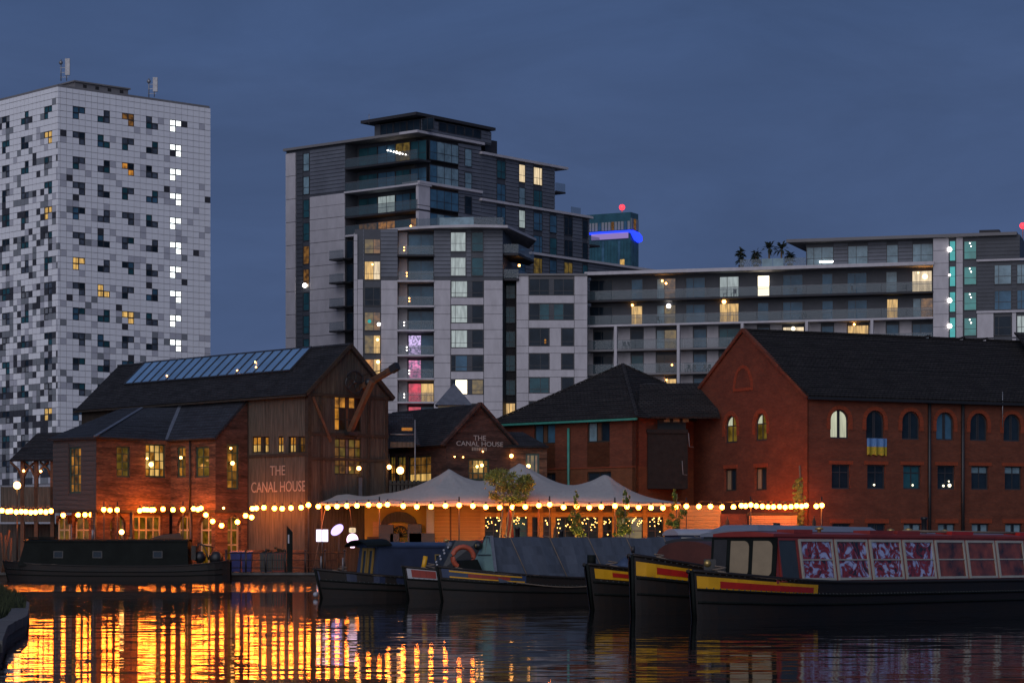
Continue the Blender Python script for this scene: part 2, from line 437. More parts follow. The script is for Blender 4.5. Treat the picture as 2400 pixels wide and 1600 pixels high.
brick('brick_red', (.172, .044, .021), (.128, .033, .017), (.11, .05, .034), blot=.3)
brick('brick_arch', (.30, .055, .020), (.26, .046, .018), (.12, .04, .022), w=.075, h=.225, blot=.2)
brick('brick_lit', (.20, .090, .048), (.105, .050, .030), (.11, .07, .05), blot=.8, streak=(.35, 3.2, 1))  # lamp-lit brick: part of the glow is put into a brighter base colour
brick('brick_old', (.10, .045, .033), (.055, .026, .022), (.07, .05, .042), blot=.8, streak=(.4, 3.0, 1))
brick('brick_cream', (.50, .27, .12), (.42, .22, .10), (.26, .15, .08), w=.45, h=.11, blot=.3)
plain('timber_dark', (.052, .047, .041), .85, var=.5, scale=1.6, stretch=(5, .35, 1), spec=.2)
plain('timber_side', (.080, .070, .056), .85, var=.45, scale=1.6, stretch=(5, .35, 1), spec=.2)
plain('timber_beam', (.095, .042, .02), .8, var=.3, scale=2)
plain('timber_frame', (.035, .028, .022), .8, var=.3, spec=.2)
plain('paint_green', (.02, .055, .045), .5)
plain('gutter_green', (.04, .22, .17), .45)
brick('slate', (.034, .033, .037), (.022, .021, .024), (.010, .010, .011), w=.32, h=.22, ms=.02, blot=.6)
brick('slate_blue', (.042, .047, .060), (.030, .033, .043), (.014, .015, .018), w=.32, h=.22, ms=.02, blot=.5)
plain('lead', (.09, .10, .125), .5)
brick('roof_tile', (.042, .037, .036), (.027, .024, .025), (.010, .009, .009), w=.30, h=.27, ms=.035, blot=.6)
plain('tent_fabric', (.31, .295, .285), .85, var=.08, scale=.5, spec=.2)
plain('cream_paint', (.34, .28, .17), .8, var=.12)
plain('yellow_wall', (.38, .25, .03), .8, var=.2, scale=.7)
plain('orange_board', (.46, .25, .08), .8, var=.3, scale=1, stretch=(.4, 4, 1))
plain('grey_timber', (.052, .052, .056), .85, var=.35, scale=1.2, stretch=(.5, 4, 1), spec=.2)
plain('text_paint', (.30, .25, .20), .85, var=.3, scale=5)
plain('text_white', (.36, .33, .31), .85, var=.25, scale=6)
plain('bark', (.16, .11, .07), .9, var=.3)
plain('leaf_olive', (.17, .17, .03), .7, var=.5, scale=6, pos=True)
plain('leaf_green', (.10, .14, .02), .7, var=.5, scale=6, pos=True)
plain('leaf_dark', (.02, .03, .018), .8, var=.4)
plain('parasol_red', (.10, .016, .014), .85)
plain('parasol_black', (.016, .014, .014), .85)
plain('hull_black', (.011, .011, .0115), .55, scale=1.1, spec=.3, c2=(.020, .013, .010), stretch=(1, 2.5, 1))
plain('hull_blue', (.018, .025, .055), .4, var=.25, scale=1.2)
plain('boat_navy', (.020, .028, .056), .42, var=.3, scale=1)
plain('boat_royal', (.022, .038, .085), .45, var=.3, scale=1)
plain('boat_yellow', (.60, .30, .008), .42, var=.18, scale=1.4)
plain('boat_red', (.36, .014, .010), .4, var=.2, scale=1.4)
plain('boat_maroon', (.235, .026, .018), .45, var=.25, scale=1.2)
plain('boat_grey_green', (.032, .042, .047), .45, var=.25, scale=1.2)
plain('boat_dark_green', (.007, .009, .008), .65, var=.35, scale=1.2, spec=.1)
plain('boat_roof_grey', (.16, .18, .22), .5, var=.1)
plain('boat_white', (.34, .34, .37), .5, var=.1)
plain('cratch_green', (.15, .25, .235), .6, var=.18, scale=1)
plain('tarp_navy', (.044, .054, .074), .6, var=.35, scale=.9, stretch=(2.5, .5, 1))
plain('tarp_blue', (.05, .07, .12), .55, var=.25)
plain('rope', (.16, .12, .09), .9)
plain('cream_panel', (.25, .19, .115), .6, var=.10)
plain('orange_ring', (.38, .07, .03), .6)
plain('bin_blue', (.018, .024, .13), .5)
plain('plant_pot', (.03, .028, .028), .7)
plain('flag_blue', (.09, .20, .40), .8, var=.08)
plain('flag_yellow', (.36, .26, .012), .8, var=.08)
plain('grass', (.026, .034, .012), .95, var=.5, scale=5)
plain('path_grey', (.055, .052, .048), .9, var=.3, scale=2)
plain('brass', (.5, .34, .12), .35, metal=.7)
# printed window pictures on the trip boat: abstract red, pale blue and black blots
m, nt_ = new_mat('boat_print')
b_ = princ(nt_, Roughness=.25)
t_ = nn(nt_, 'ShaderNodeNewGeometry'); n1 = nn(nt_, 'ShaderNodeTexNoise'); n1.inputs['Scale'].default_value = 1.9; n1.inputs['Detail'].default_value = 5; n1.inputs['Distortion'].default_value = 2.2; n1.inputs['Roughness'].default_value = .6
r_ = nn(nt_, 'ShaderNodeValToRGB'); c_ = r_.color_ramp
c_.elements[0].position = .38; c_.elements[0].color = (.012, .012, .02, 1); c_.elements[1].position = .64; c_.elements[1].color = (.42, .46, .66, 1)
for p_, q_ in ((.43, (.17, .010, .012)), (.49, (.28, .016, .02)), (.525, (.14, .08, .14)), (.56, (.34, .38, .60))):
    e_ = c_.elements.new(p_); e_.color = rgb(q_)
nt_.links.new(t_.outputs['Position'], n1.inputs['Vector']); nt_.links.new(n1.outputs['Fac'], r_.inputs[0]); nt_.links.new(r_.outputs[0], b_.inputs['Base Color'])
plain('boat_pane_red', (.16, .03, .012), .2, var=.9, scale=2.0, pos=True)
glass('window_grey', (.075, .092, .12), .08, spec=.15, var=.5, scale=1.2)
glass('rooflight_glass', (.13, .24, .40), .15, spec=.3, var=.2)  # blue of the reflected sky is put into the base colour
glass('tower_glass', (.030, .090, .118), .1, spec=.3, var=.25)
emis('lit_teal_dim', (.03, .42, .42), .38, var=.35, scale=.9)
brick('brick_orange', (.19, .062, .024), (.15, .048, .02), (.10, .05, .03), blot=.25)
plain('cratch_brown', (.070, .016, .009), .6, var=.35, scale=1.5)
plain('ochre', (.24, .14, .02), .5, var=.2)
plain('pipe_grey', (.14, .13, .13), .6)
plain('link_black', (.016, .012, .011), .8, var=.3, spec=.2)
# water
m, nt_ = new_mat('water'); l_ = nt_.links.new
b_ = princ(nt_, Roughness=.035, IOR=1.33); b_.inputs['Base Color'].default_value = (.006, .008, .010, 1)
g_ = nn(nt_, 'ShaderNodeNewGeometry'); mp1 = nn(nt_, 'ShaderNodeMapping'); mp1.inputs['Scale'].default_value = (.8, 2.2, 1)
n1 = nn(nt_, 'ShaderNodeTexNoise'); n1.inputs['Scale'].default_value = 1.1; n1.inputs['Detail'].default_value = 4.5; n1.inputs['Roughness'].default_value = .62
l_(g_.outputs['Position'], mp1.inputs[0]); l_(mp1.outputs[0], n1.inputs['Vector'])
sb = nn(nt_, 'ShaderNodeVectorMath', operation='SUBTRACT'); sb.inputs[1].default_value = (.5, .5, .5); l_(n1.outputs['Color'], sb.inputs[0])
sp = nn(nt_, 'ShaderNodeSeparateXYZ'); l_(g_.outputs['Position'], sp.inputs[0])
n2 = nn(nt_, 'ShaderNodeTexNoise'); n2.inputs['Scale'].default_value = .035; n2.inputs['Detail'].default_value = 3
mp2 = nn(nt_, 'ShaderNodeMapping'); mp2.inputs['Scale'].default_value = (.5, 1.6, 1); l_(g_.outputs['Position'], mp2.inputs[0]); l_(mp2.outputs[0], n2.inputs['Vector'])
wob = nn(nt_, 'ShaderNodeMath', operation='MULTIPLY_ADD'); wob.inputs[1].default_value = 26; l_(n2.outputs['Fac'], wob.inputs[0]); l_(sp.outputs['Y'], wob.inputs[2])
mr = nn(nt_, 'ShaderNodeMapRange'); mr.inputs['From Min'].default_value = 0; mr.inputs['From Max'].default_value = 200; l_(wob.outputs[0], mr.inputs[0])
rr = nn(nt_, 'ShaderNodeValToRGB'); c_ = rr.color_ramp; l_(mr.outputs[0], rr.inputs[0])
WATER_ZONES = ((0.0, .078), (.37, .078), (.42, .022), (.55, .022), (.585, .46), (1.0, .55))
c_.elements[0].position = 0; c_.elements[0].color = (WATER_ZONES[0][1],) * 3 + (1,); c_.elements[1].position = 1; c_.elements[1].color = (WATER_ZONES[-1][1],) * 3 + (1,)
for p_, q_ in WATER_ZONES[1:-1]:
    e_ = c_.elements.new(p_); e_.color = (q_, q_, q_, 1)
sc_ = nn(nt_, 'ShaderNodeVectorMath', operation='MULTIPLY'); l_(sb.outputs[0], sc_.inputs[0]); l_(rr.outputs[0], sc_.inputs[1])
fl = nn(nt_, 'ShaderNodeVectorMath', operation='MULTIPLY'); fl.inputs[1].default_value = (.035, 1, 0); l_(sc_.outputs[0], fl.inputs[0])
ad = nn(nt_, 'ShaderNodeVectorMath', operation='ADD'); ad.inputs[1].default_value = (0, 0, 1); l_(fl.outputs[0], ad.inputs[0])
nz = nn(nt_, 'ShaderNodeVectorMath', operation='NORMALIZE'); l_(ad.outputs[0], nz.inputs[0]); l_(nz.outputs[0], b_.inputs['Normal'])
# ================================================================ setting
GZ = 0.44          # quay level above the water
mb = MB(); mb.face([V(-420, -60, 0), V(420, -60, 0), V(420, 147.6, 0), V(-420, 147.6, 0)])
mb.build('water', 'water', kind='structure')
mb = MB(); mb.face([V(-3500, 147.9, GZ - .02), V(3500, 147.9, GZ - .02), V(3500, 7000, GZ - .02), V(-3500, 7000, GZ - .02)])
mb.build('ground', 'ground', kind='structure')
mb = MB(); mb.box(-420, 420, 147.5, 148.0, -1.0, GZ - .12)
quay = mb.build('quay_wall', 'quay_brick', kind='structure')
xs = -33.0
while xs < 30:
    w = 1.15 + R.random() * .2
    me = boxmesh('coping_stone', 'stone_coping', round(w, 1) - .02, .62, .14)
    inst('coping_stone', me, quay, Matrix.Translation(V(xs, 147.42, GZ - .12 + .006 * R.random())))
    xs += round(w, 1)
# near bank, bottom left: grassy shoulder with a stone edge
bank = [(-7.2, 36), (-8.6, 43.5), (-9.6, 50.5), (-10.6, 56), (-12.1, 64), (-14.7, 76), (-17.5, 88), (-40, 90), (-40, 30), (-7.0, 30)]
mb = MB(); mb.plan(bank, -.8, .26); mb.hexa([V(-8.8, 40, .25), V(-18.6, 88, .25), V(-39, 88, .25), V(-39, 32, .25), V(-10.8, 42, .62), V(-21, 86, .62), V(-39, 86, .62), V(-39, 34, .62)]); bk = mb.build('canal_bank', 'path_grey', kind='structure')
for (a, b) in zip(bank[:7], bank[1:7]):
    A, B = V(a[0], a[1], .22), V(b[0], b[1], .22); dv = (B - A).normalized(); n = int((B - A).length / 1.3)
    for i in range(n):
        p, q = A.lerp(B, (i + .02) / n), A.lerp(B, (i + .98) / n)
        k = MB(); k.bar(p + V(-.16, 0, 0), q + V(-.16, 0, .02 * R.random()), .38, .17); k.build('edge_stone', 'stone_coping', bk)
mb = MB()
for i in range(14000):
    y = R.uniform(44, 88); j_ = max(i_ for i_ in range(6) if bank[i_][1] <= y); p_, q_ = bank[j_], bank[j_ + 1]; xe = p_[0] + (q_[0] - p_[0]) * (y - p_[1]) / (q_[1] - p_[1]) - (.10 if y > 57 else .42)
    x = xe - abs(R.gauss(0, 1.5)); h = R.uniform(.12, .30) + .3 * min(1, (xe - x) / 2.5) * R.random(); a = R.uniform(0, 6.28); w = .04
    dx, dy = math.cos(a) * w, math.sin(a) * w
    mb.face([V(x - dx, y - dy, .24), V(x + dx, y + dy, .24), V(x + R.uniform(-.1, .1), y + R.uniform(-.1, .1), .24 + h + .36 * min(1, max(0, xe - x - 1) / 2))])
mb.build('grass', 'grass', label='rough grass on the near canal bank', cat='grass', kind='stuff')

# ================================================================ white tiled tower
T0 = at(135, 203, 270.0)
facTF = Fac(V(T0.x, T0.y, 0), (1.1, 1, 0)); facTL = Fac(V(T0.x, T0.y, 0), (.909, -1, 0))
ZT = T0.z; TW, TH = .775, .666
tower = thing('residential_tower', 'tall white tower clad in white, grey and black square tiles', 'tower', (T0.x, T0.y, GZ))
LT = 19.74; WT = 18.0
c0 = facTF.w(0, 0); c1 = facTF.w(LT, 0); c2 = c1 - facTF.N * WT; c3 = c0 - facTF.N * WT
mb = MB(); mb.plan([(p.x, p.y) for p in (c0 - facTF.N * .14 + facTF.U * .14, c1 - facTF.N * .14, c2, c3 + facTF.U * .14)], GZ, ZT - .05); mb.build('core_wall', 'panel_back', tower)
frac0 = .42
shapes = {'A': ((1, 1, 1, 0), (1, 1, 0, 1)), 'B': ((0, 1, 1, 1), (1, 0, 1, 1)), 'C': ((1, 1, 0, 1), (1, 1, 1, 0)), 'D': ((1, 0, 1, 1), (0, 1, 1, 1)), 'E': ((1, 1, 1, 0), (1, 1, 0, 1))}
wincols = {'A': 2, 'B': 6, 'C': 10, 'D': 14, 'E': 18}
lit = {('C', 0): 'lit_dim', ('C', 2): 'lit_amber', ('A', 6): 'lit_warm', ('B', 7): 'lit_warm', ('C', 8): 'lit_warm', ('A', 13): 'lit_warm', ('B', 8): 'glass_teal'}
def tower_face(fc, ncol, nrow, sgn, dens, front):
    taken = set(); wins = []
    cols = wincols if front else {'A': 1, 'B': 7, 'C': 12, 'D': 17}
    z00 = ZT - .75 * TH
    for f in range(18):
        for k, c in cols.items():
            sh = shapes[k][f % 2]; r = 2 + 4 * f
            cells = [(c + (i % 2 if sgn > 0 else 1 - i % 2), r + i // 2) for i in range(4) if sh[i]]
            for q in cells: taken.add(q)
            wins.append((k, f, cells))
    def cell(c, r):
        a = frac0 * TW + c * TW; u0, u1 = (a, a + TW) if sgn > 0 else (-a - TW, -a)
        z1 = z00 - r * TH
        return u0, u1, z1 - TH, z1
    out = []
    for c in range(-1, ncol):
        for r in range(-1, nrow):
            if (c, r) in taken: continue
            u0, u1, z0, z1 = cell(c, r)
            if c == -1: u0, u1 = (0, u1) if sgn > 0 else (u0, 0)
            if sgn > 0 and u1 > LT: u1 = LT
            if r == -1: z1 = ZT
            if u1 - u0 < .15 or z0 < GZ: continue
            depth = max(0, r) / nrow
            x = R.random(); m = 0
            near = any((c + a, r + b) in taken for a in (-1, 0, 1) for b in (-1, 0, 1))
            g = dens(depth) * (1.5 if near else 1)
            if r > 0 and x < g: m = 1 if front else R.choice((1, 1, 2, 2, 2, 3, 3))
            if r > 0 and front and x < g * (.10 + .25 * depth): m = 2
            if r > 0 and front and x < .012 + .012 * depth: m = 3
            out.append((u0, u1, z0, z1, m))
    for k, f, cells in wins:
        us = [cell(*q) for q in cells]
        if min(q[2] for q in us) < 8: continue
        if sgn > 0 and max(q[1] for q in us) > LT: continue
        fb = MB()
        for (u0, u1, z0, z1) in us:
            fb.fbox(fc, u0 + .01, u1 - .01, z0 + .01, z0 + .07, -.1, -.03); fb.fbox(fc, u0 + .01, u1 - .01, z1 - .07, z1 - .01, -.1, -.03)
            fb.fbox(fc, u0 + .01, u0 + .07, z0 + .07, z1 - .07, -.1, -.03); fb.fbox(fc, u1 - .07, u1 - .01, z0 + .07, z1 - .07, -.1, -.03)
        wo = fb.build('window', 'frame_dark', tower)
        m = ('window_grey', 'glass_blue', 'window_grey', 'window_grey')[(f * 3 + ord(k)) % 4]
        if front:
            if k == 'E' and f < 11: m = 'lit_white'
            m = lit.get((k, f), m)
        else:
            m = 'lit_warm' if (k, f) in (('A', 1), ('A', 4), ('A', 12)) else ('window_grey', 'panel_grey', 'glass_teal')[(f + ord(k)) % 3]
        for i, (u0, u1, z0, z1) in enumerate(us):
            mm = 'glass_dark' if (m == 'lit_amber' and i == 1) else (m if m.startswith('lit') or R.random() < .7 else R.choice(('glass_dark', 'glass_teal', 'glass_dark')))
            inst('pane', boxmesh('pane', mm, TW - .06, .02, TH - .06), wo, fc.m4(u0 + .03, z0 + .03, -.07))
    return out
mats4 = ['panel_white', 'panel_pale', 'panel_grey', 'panel_dark']
tf = tower_face(facTF, 25, 56, 1, lambda d: .04 + .22 * d, True)
tl = tower_face(facTL, 21, 62, -1, lambda d: .11 + .62 * d ** 1.4, False)
cnt = 0; rest = MB()
for fc, lst in ((facTF, tf), (facTL, tl)):
    for (u0, u1, z0, z1, m) in lst:
        g = .022
        if fc is facTF and cnt < 298 and m > 0 or (fc is facTF and cnt < 298 and u0 < 3.0):
            fpiece('cladding_panel', mats4[m], tower, fc, u0 + g, u1 - g, z0 + g, z1 - g, -.04, 0); cnt += 1
        else: rest.fbox(fc, u0 + g, u1 - g, z0 + g, z1 - g, -.04, 0, m)
rest.build('cladding_tile', mats4, tower, kind='stuff')
# roof edge, plant room and masts
mb = MB(); f2 = facTF
mb.fbox(f2, .1, LT - .1, ZT - .04, ZT + .25, -WT + .3, -.12); mb.build('roof', 'concrete_dark', tower)
mb = MB(); u0, u1 = f2.u(190), f2.u(315)
mb.fbox(f2, u0, u1, ZT + .26, ZT + 1.0, -9, -1.2); mb.fbox(f2, u0 - .2, u1 + .2, ZT + 1.0, ZT + 1.15, -9.2, -1.0)
pr = mb.build('plant_room', 'concrete_dark', tower)
for i in range(4):
    a = u0 + (u1 - u0) * (.15 + .23 * i); fpiece('vent', 'recess_dark', pr, f2, a, a + .45, ZT + .5, ZT + .85, -1.25, -1.18)
def mast(px, py0, py1, D):
    mb = MB(); p = at(px, py1, D); q = at(px, py0, D)
    mb.tube([p, q], .06, 6); mb.tube([p + V(.6, 0, 0), q + V(.6, 0, -.6)], .05, 6)
    mb.box(p.x + .45, p.x + .95, D - .12, D + .12, p.z + .6, q.z + .1); mb.ball(q + V(0, -.1, -.35), .22, 8, 6)
    for k in range(3): mb.bar(p + V(-.1, 0, .4 + k * .5), p + V(.8, 0, .4 + k * .5), .05, .05)
    mb.build('antenna', 'metal_grey', tower)
mast(143, 140, 190, 274); mast(349, 184, 228, 281)

# ================================================================ far glass tower with blue neon
g0 = hfac(1478, 640, .85, -.45) ; g1 = Fac(g0.O, (.45, .85, 0))
gt = thing('glass_tower', 'distant glass tower with a blue neon band and red beacon', 'tower', g0.O)
zt = g0.v(1478, 497); ul = g0.u(1372); ur = g1.u(1496)
mb = MB(); pts = [g0.w(ul, 0), g0.O.copy(), g1.w(ur, 0), g1.w(ur, 0) + (g0.w(ul, 0) - g0.O)]
mb.plan([(p.x, p.y) for p in pts], GZ, zt); mb.build('core_wall', 'tower_glass', gt)
zl = g0.v(1440, 560); zb = g0.v(1440, 548)
for i in range(14):
    a = ul + (0 - ul) * i / 14; b = ul + (0 - ul) * (i + 1) / 14
    fpiece('glass_panel', 'panel_grey' if i % 4 else 'lit_dim' if i == 8 else 'glass_blue', gt, g0, a + .12, b - .12, zb + .9, zt - 2.2, 0, .15)
    fpiece('glass_panel', 'tower_glass' if i % 5 else 'glass_blue', gt, g0, a + .1, b - .1, 40, zl - .5, 0, .12)
for i in range(3):
    a = ur * i / 3; b = ur * (i + 1) / 3
    fpiece('glass_panel', 'lit_dim' if i == 1 else 'panel_grey', gt, g1, a + .1, b - .1, zb + .9, zt - 1.5, 0, .15)
    fpiece('glass_panel', 'tower_glass', gt, g1, a + .1, b - .1, 40, zl - .5, 0, .12)
mb = MB(); mb.fbox(g0, ul * .85, -.6, zl, zl + 1.9, .05, .5); mb.build('soffit', 'neon_pink', gt)
mb = MB(); mb.fbox(g0, ul * .9, .3, zb + .1, zb + .6, .1, .8)
mb.fprism(g1, [(-.3, zb + .6), (ur * .7, zb + .3), (ur + .4, zb - .4), (ur + .5, zl - .3), (ur * .8, zl - .8), (ur * .4, zl - .2), (-.2, zb + .1)], -.2, .9); mb.build('neon_band', 'neon_blue', gt)
fpiece('window', 'lit_warm', gt, g0, g0.u(1454), g0.u(1464), g0.v(1460, 622), g0.v(1460, 608), .12, .2)
p = at(1458, 486, 645); mb = MB(); mb.tube([p - V(0, 0, 4), p], .15, 6); ms = mb.build('mast', 'metal_grey', gt)
mb = MB(); mb.ball(p, .72, 10, 8); mb.build('beacon', 'beacon_red', gt)
# second beacon on its own mast far right
p = at(2397, 529, 640); bm = thing('beacon_mast', 'slim mast with a red warning light at the picture edge', 'mast', V(p.x, p.y, GZ))
mb = MB(); mb.tube([V(p.x, p.y, GZ), p], .35, 6, r1=.12); mb.build('pole', 'metal_grey', bm)
mb = MB(); mb.ball(p, .75, 10, 8); mb.build('beacon', 'beacon_red', bm)

# ================================================================ apartment block
K = at(979, 312, 305.0)
faL = Fac(V(K.x, K.y, 0), (1.21, -1, 0)); faR = Fac(V(K.x, K.y, 0), (.826, 1, 0))
apt = thing('apartment_block', 'large grey concrete and glass apartment block behind the pub, stepping down from a penthouse', 'apartments', (K.x, K.y, GZ))
ZK = K.z; ST = 2.87
def strips(name, fc, u0, u1, v0, v1, m, pitch=.46, d=.0, th=.05, ops=()):
    b = MB(); z = v1
    while z - pitch > v0 - .01:
        us = sorted({u0, u1} | {min(max(o[i], u0), u1) for o in ops for i in (0, 1) if o[2] < z and o[3] > z - pitch})
        for a, c in zip(us, us[1:]):
            mid = (a + c) / 2
            if c - a > .02 and not any(o[0] < mid < o[1] and o[2] < z - .03 and o[3] > z - pitch + .03 for o in ops):
                b.fbox(fc, a, c, z - pitch + .08, z, d, d + th)
        z -= pitch
    return b.build(name, m, apt, kind='stuff')
# core masses
L0 = faL.u(671); E1, E2, E3, E4 = faR.u(1127), faR.u(1300), faR.u(1381), faR.u(1520)
def core(poly, z1, m='cladding_dark', z0=GZ): 
    b = MB(); b.plan([(p.x, p.y) for p in poly], z0, z1); return b.build('core_wall', m, apt)
def faRp(u, d): return faR.w(u, 0, d)
Z2, Z3, Z4 = 50.5, 44.8, 39.1
dw = -13
core([faRp(3, -3) + faL.U * 0, faRp(E1, -.02), faRp(E1, dw), faL.w(L0, 0, -.02) + faR.U * 6, faL.w(L0, 0, -.02), faL.w(faL.u(809), 0, -.02), faL.w(faL.u(809), 0, -2.2)], ZK)
core([faRp(E1, -.02), faRp(E2, -.02), faRp(E2, dw), faRp(E1, dw)], Z2)
core([faRp(E2, -.02), faRp(E3, -.02), faRp(E3, dw), faRp(E2, dw)], Z3)
core([faRp(E3, -.02), faRp(E4 + 4, -.02), faRp(E4 + 4, dw), faRp(E3, dw)], Z4)
# ---- left face
u694, u727, u809 = faL.u(694), faL.u(727), faL.u(809)
z = ZK - .3; i = 0
while z > 12:
    z0 = z - ST
    fpiece('concrete_panel', 'concrete', apt, faL, L0, u694 - .03, z0 + .03, z - .03, -.02, .12)
    if i >= 2:
        for a, b in ((u727 + .03, (u727 + u809) / 2), ((u727 + u809) / 2 + .0, u809)):
            fpiece('concrete_panel', 'concrete', apt, faL, a, b - .02, z0 + .03, z0 + ST * .52, -.02, .10)
            fpiece('concrete_panel', 'concrete', apt, faL, a, b - .02, z0 + ST * .52 + .04, z - .03, -.02, .10)
    pm = 'glass_teal' if i not in (4, 5) else 'lit_dim'
    if i in (0, 1): pm = 'glass_pale'
    window(apt, faL, faL.u(711), u727 - .1, z0 + .35, z - .25, 1, [1, 1.6], 'frame_dark', pm, .06)
    z = z0; i += 1
strips('cladding_board', faL, u694 + .05, faL.u(710), 12, ZK - .3, 'cladding_dark', .55)
strips('cladding_board', faL, u727, u809, ZK - .3 - 2 * ST, ZK - .3, 'cladding_mid', .46)
b = MB(); b.fbox(faL, L0 - .15, .35, ZK - .02, ZK + .28, -3, .45); b.build('roof_slab', 'concrete_dark', apt)
b = MB(); p = at(717, 669, 317); b.ball(faL.w(faL.u(717), faL.v(717, 669), .2), .28, 8, 6); b.build('balcony_lamp', 'spark_white', apt)
# loggias on the left face up to the corner, floors at ys on px 979
fl = [faL.v(979, y) for y in (372, 429, 489, 533)]
zprev = ZK
for i, zf in enumerate(fl):
    b = MB(); b.fbox(faL, u809, .12 if i != 1 else .3, zf - .22, zf, -2.2, .25 if i in (1,) else .1)
    b.build('balcony_slab', 'concrete' if i in (1, 3) else 'slab_dark', apt)
    bg_ = {0: ['glass_teal', 'glass_blue', 'lit_olive', 'glass_teal'], 1: ['glass_teal', 'glass_blue', 'glass_teal', 'glass_blue'], 2: ['glass_teal', 'lit_pale', 'glass_blue', 'glass_teal'], 3: ['lit_dim', 'lit_amber', 'glass_teal', 'lit_amber']}[i]
    us = [u809 + .3, faL.u(858), faL.u(900), faL.u(935), -.35]
    for k in range(4):
        window(apt, faL, us[k], us[k + 1] - .06, zf + .06, zprev - .45, 2, [1, 1.5], 'frame_dark', bg_[k], -2.05)
    fpiece('balustrade', 'balustrade', apt, faL, u809 + .05, -.02, zf + .04, zf + 1.05, .02, .05)
    b = MB(); b.fbox(faL, u809 + .05, -.02, zf + 1.06, zf + 1.11, .01, .07); b.build('handrail', 'frame_grey', apt)
    zprev = zf - .22
b = MB()
for k in range(7): b.ball(faL.w(faL.u(884 + 7 * k), faL.v(884 + 7 * k, 348 + 1.7 * k), -1.9), .09 + .07 * (k in (3, 4)), 8, 6)
b.build('party_lights', 'spark_white', apt)
b = MB(); b.ball(faL.w(faL.u(938), faL.v(938, 526), -1.9), .12, 8, 6); b.ball(faL.w(faL.u(973), faL.v(973, 517), -1.9), .09, 8, 6); b.build('table_lamp', 'bulb_soft', apt)
# side balconies low on the left face
for y in (608, 663, 720, 776):
    u0, u1 = faL.u(791), faL.u(824); zz = faL.v(806, y)
    b = MB(); b.fbox(faL, u0, u1, zz - .2, zz, 0, 1.5); bs = b.build('balcony_slab', 'slab_dark', apt)
    fpiece('balustrade', 'balustrade', apt, faL, u0, u1, zz + .02, zz + 1.0, 1.42, 1.46)
    window(apt, faL, faL.u(813), faL.u(829), zz + .05, zz + 2.2, 1, 1, 'frame_dark', 'glass_dark', .1)
# ---- right face: corner pier and big windows
up0, up1 = .02, faR.u(1006)
for k in range(2):
    zz = faR.v(990, 430 + 52 * k); fpiece('concrete_panel', 'concrete', apt, faR, up0, up1, zz - 2.6, zz - .03, -.3, .12)
zr = ZK; flr = []
for k in range(8):
    zf = ZK - .25 - (k + 1) * 2.90; flr.append(zf)
for k, zf in enumerate(flr[:4]):
    pm = [['glass_blue', 'glass_pale', 'glass_pale', 'glass_pale'], ['glass_blue', 'glass_pale', 'glass_pale', 'glass_pale'], ['glass_blue', 'glass_blue', 'glass_blue', 'glass_blue'], ['glass_blue', 'glass_pale', 'glass_blue', 'glass_teal']][k]
    window(apt, faR, faR.u(1006), faR.u(1074), zf + .25, zf + 2.6, 4, [1, 1.5], 'frame_dark', lambda i, j, pm=pm: pm[i], .10)
    window(apt, faR, faR.u(1088), faR.u(1105), zf + .2, zf + 2.4, 1, [1, 1.5], 'frame_dark', 'glass_pale' if k < 2 else 'glass_dark', .10)
ops = [(faR.u(1006), faR.u(1074), -99, 99), (faR.u(1088), faR.u(1105), -99, 99)]
strips('cladding_board', faR, up1, E1, 38, ZK - .3, 'cladding_mid', .47, ops=[(faR.u(1006), faR.u(1074), 30, 60)])
for (a, b_, zz, o_) in ((-.5, E1 + .3, ZK, .4), (0, E1, flr[1] + .1, .35), (E1 - .3, E2 + 2.2, Z2, .5), (E1 - .3, E3 + .3, Z3, .45), (faR.u(1240), E4 + 1, Z4, .45)):
    b = MB(); b.fbox(faR, a, b_, zz, zz + .30, -2.5, o_); b.build('roof_slab', 'concrete', apt)
# stepped part
R2 = R
cols = [(1163, 1184, 2), (1215, 1230, 1), (1249, 1270, [2.2, 1]), (1287, 1304, 1), (1321, 1341, 2), (1364, 1377, 1)]
ops = []
for si, zf in enumerate([Z2 - ST, Z2 - 2 * ST, Z3 - ST, Z3 - 2 * ST, Z4 - ST]):
    for ci, (a, b_, nc) in enumerate(cols):
        u0, u1 = faR.u(a), faR.u(b_)
        if (si < 2 and ci > 2) or (si >= 2 and u1 > E3 and si < 4) : continue
        pm = 'glass_blue'
        if si == 0 and ci in (1, 2): pm = 'lit_cream'
        elif si == 1 and ci == 1: pm = 'glass_pale'
        elif si in (2, 3) and ci > 3: pm = 'glass_dark'
        elif (si, ci) in ((2, 1), (3, 5)): pm = 'lit_pale'
        elif si == 4 and ci in (2, 4): pm = 'lit_olive'
        elif (si + ci) % 3 == 0: pm = 'glass_teal'
        window(apt, faR, u0, u1, zf + .3, zf + 2.55, nc, [1, 1.5], 'frame_dark', pm, .10)
        ops.append((u0, u1, zf + .3, zf + 2.55))
strips('cladding_board', faR, E1 + .05, E2, Z3 + .35, Z2 - .05, 'cladding_mid', .47, ops=ops)
strips('cladding_board', faR, E1 + .05, E3, Z4 + .35, Z3 - .05, 'cladding_mid', .47, ops=ops)
strips('cladding_board', faR, faR.u(1200), E4 - .2, Z4 - 2 * ST, Z4 - .05, 'cladding_mid', .47, ops=ops)
# small end balconies of the steps
for zz, ee in ((Z2 - ST, E2), (Z3 + .1, E2 + 3.2), (Z4 + 2.4, E3)):
    b = MB(); b.fbox(faR, ee, ee + 2.0, zz - .2, zz, -3, .2); b.build('balcony_slab', 'slab_dark', apt)
    fpiece('balustrade', 'balustrade', apt, faR, ee, ee + 2.0, zz + .02, zz + 1.05, .1, .14)
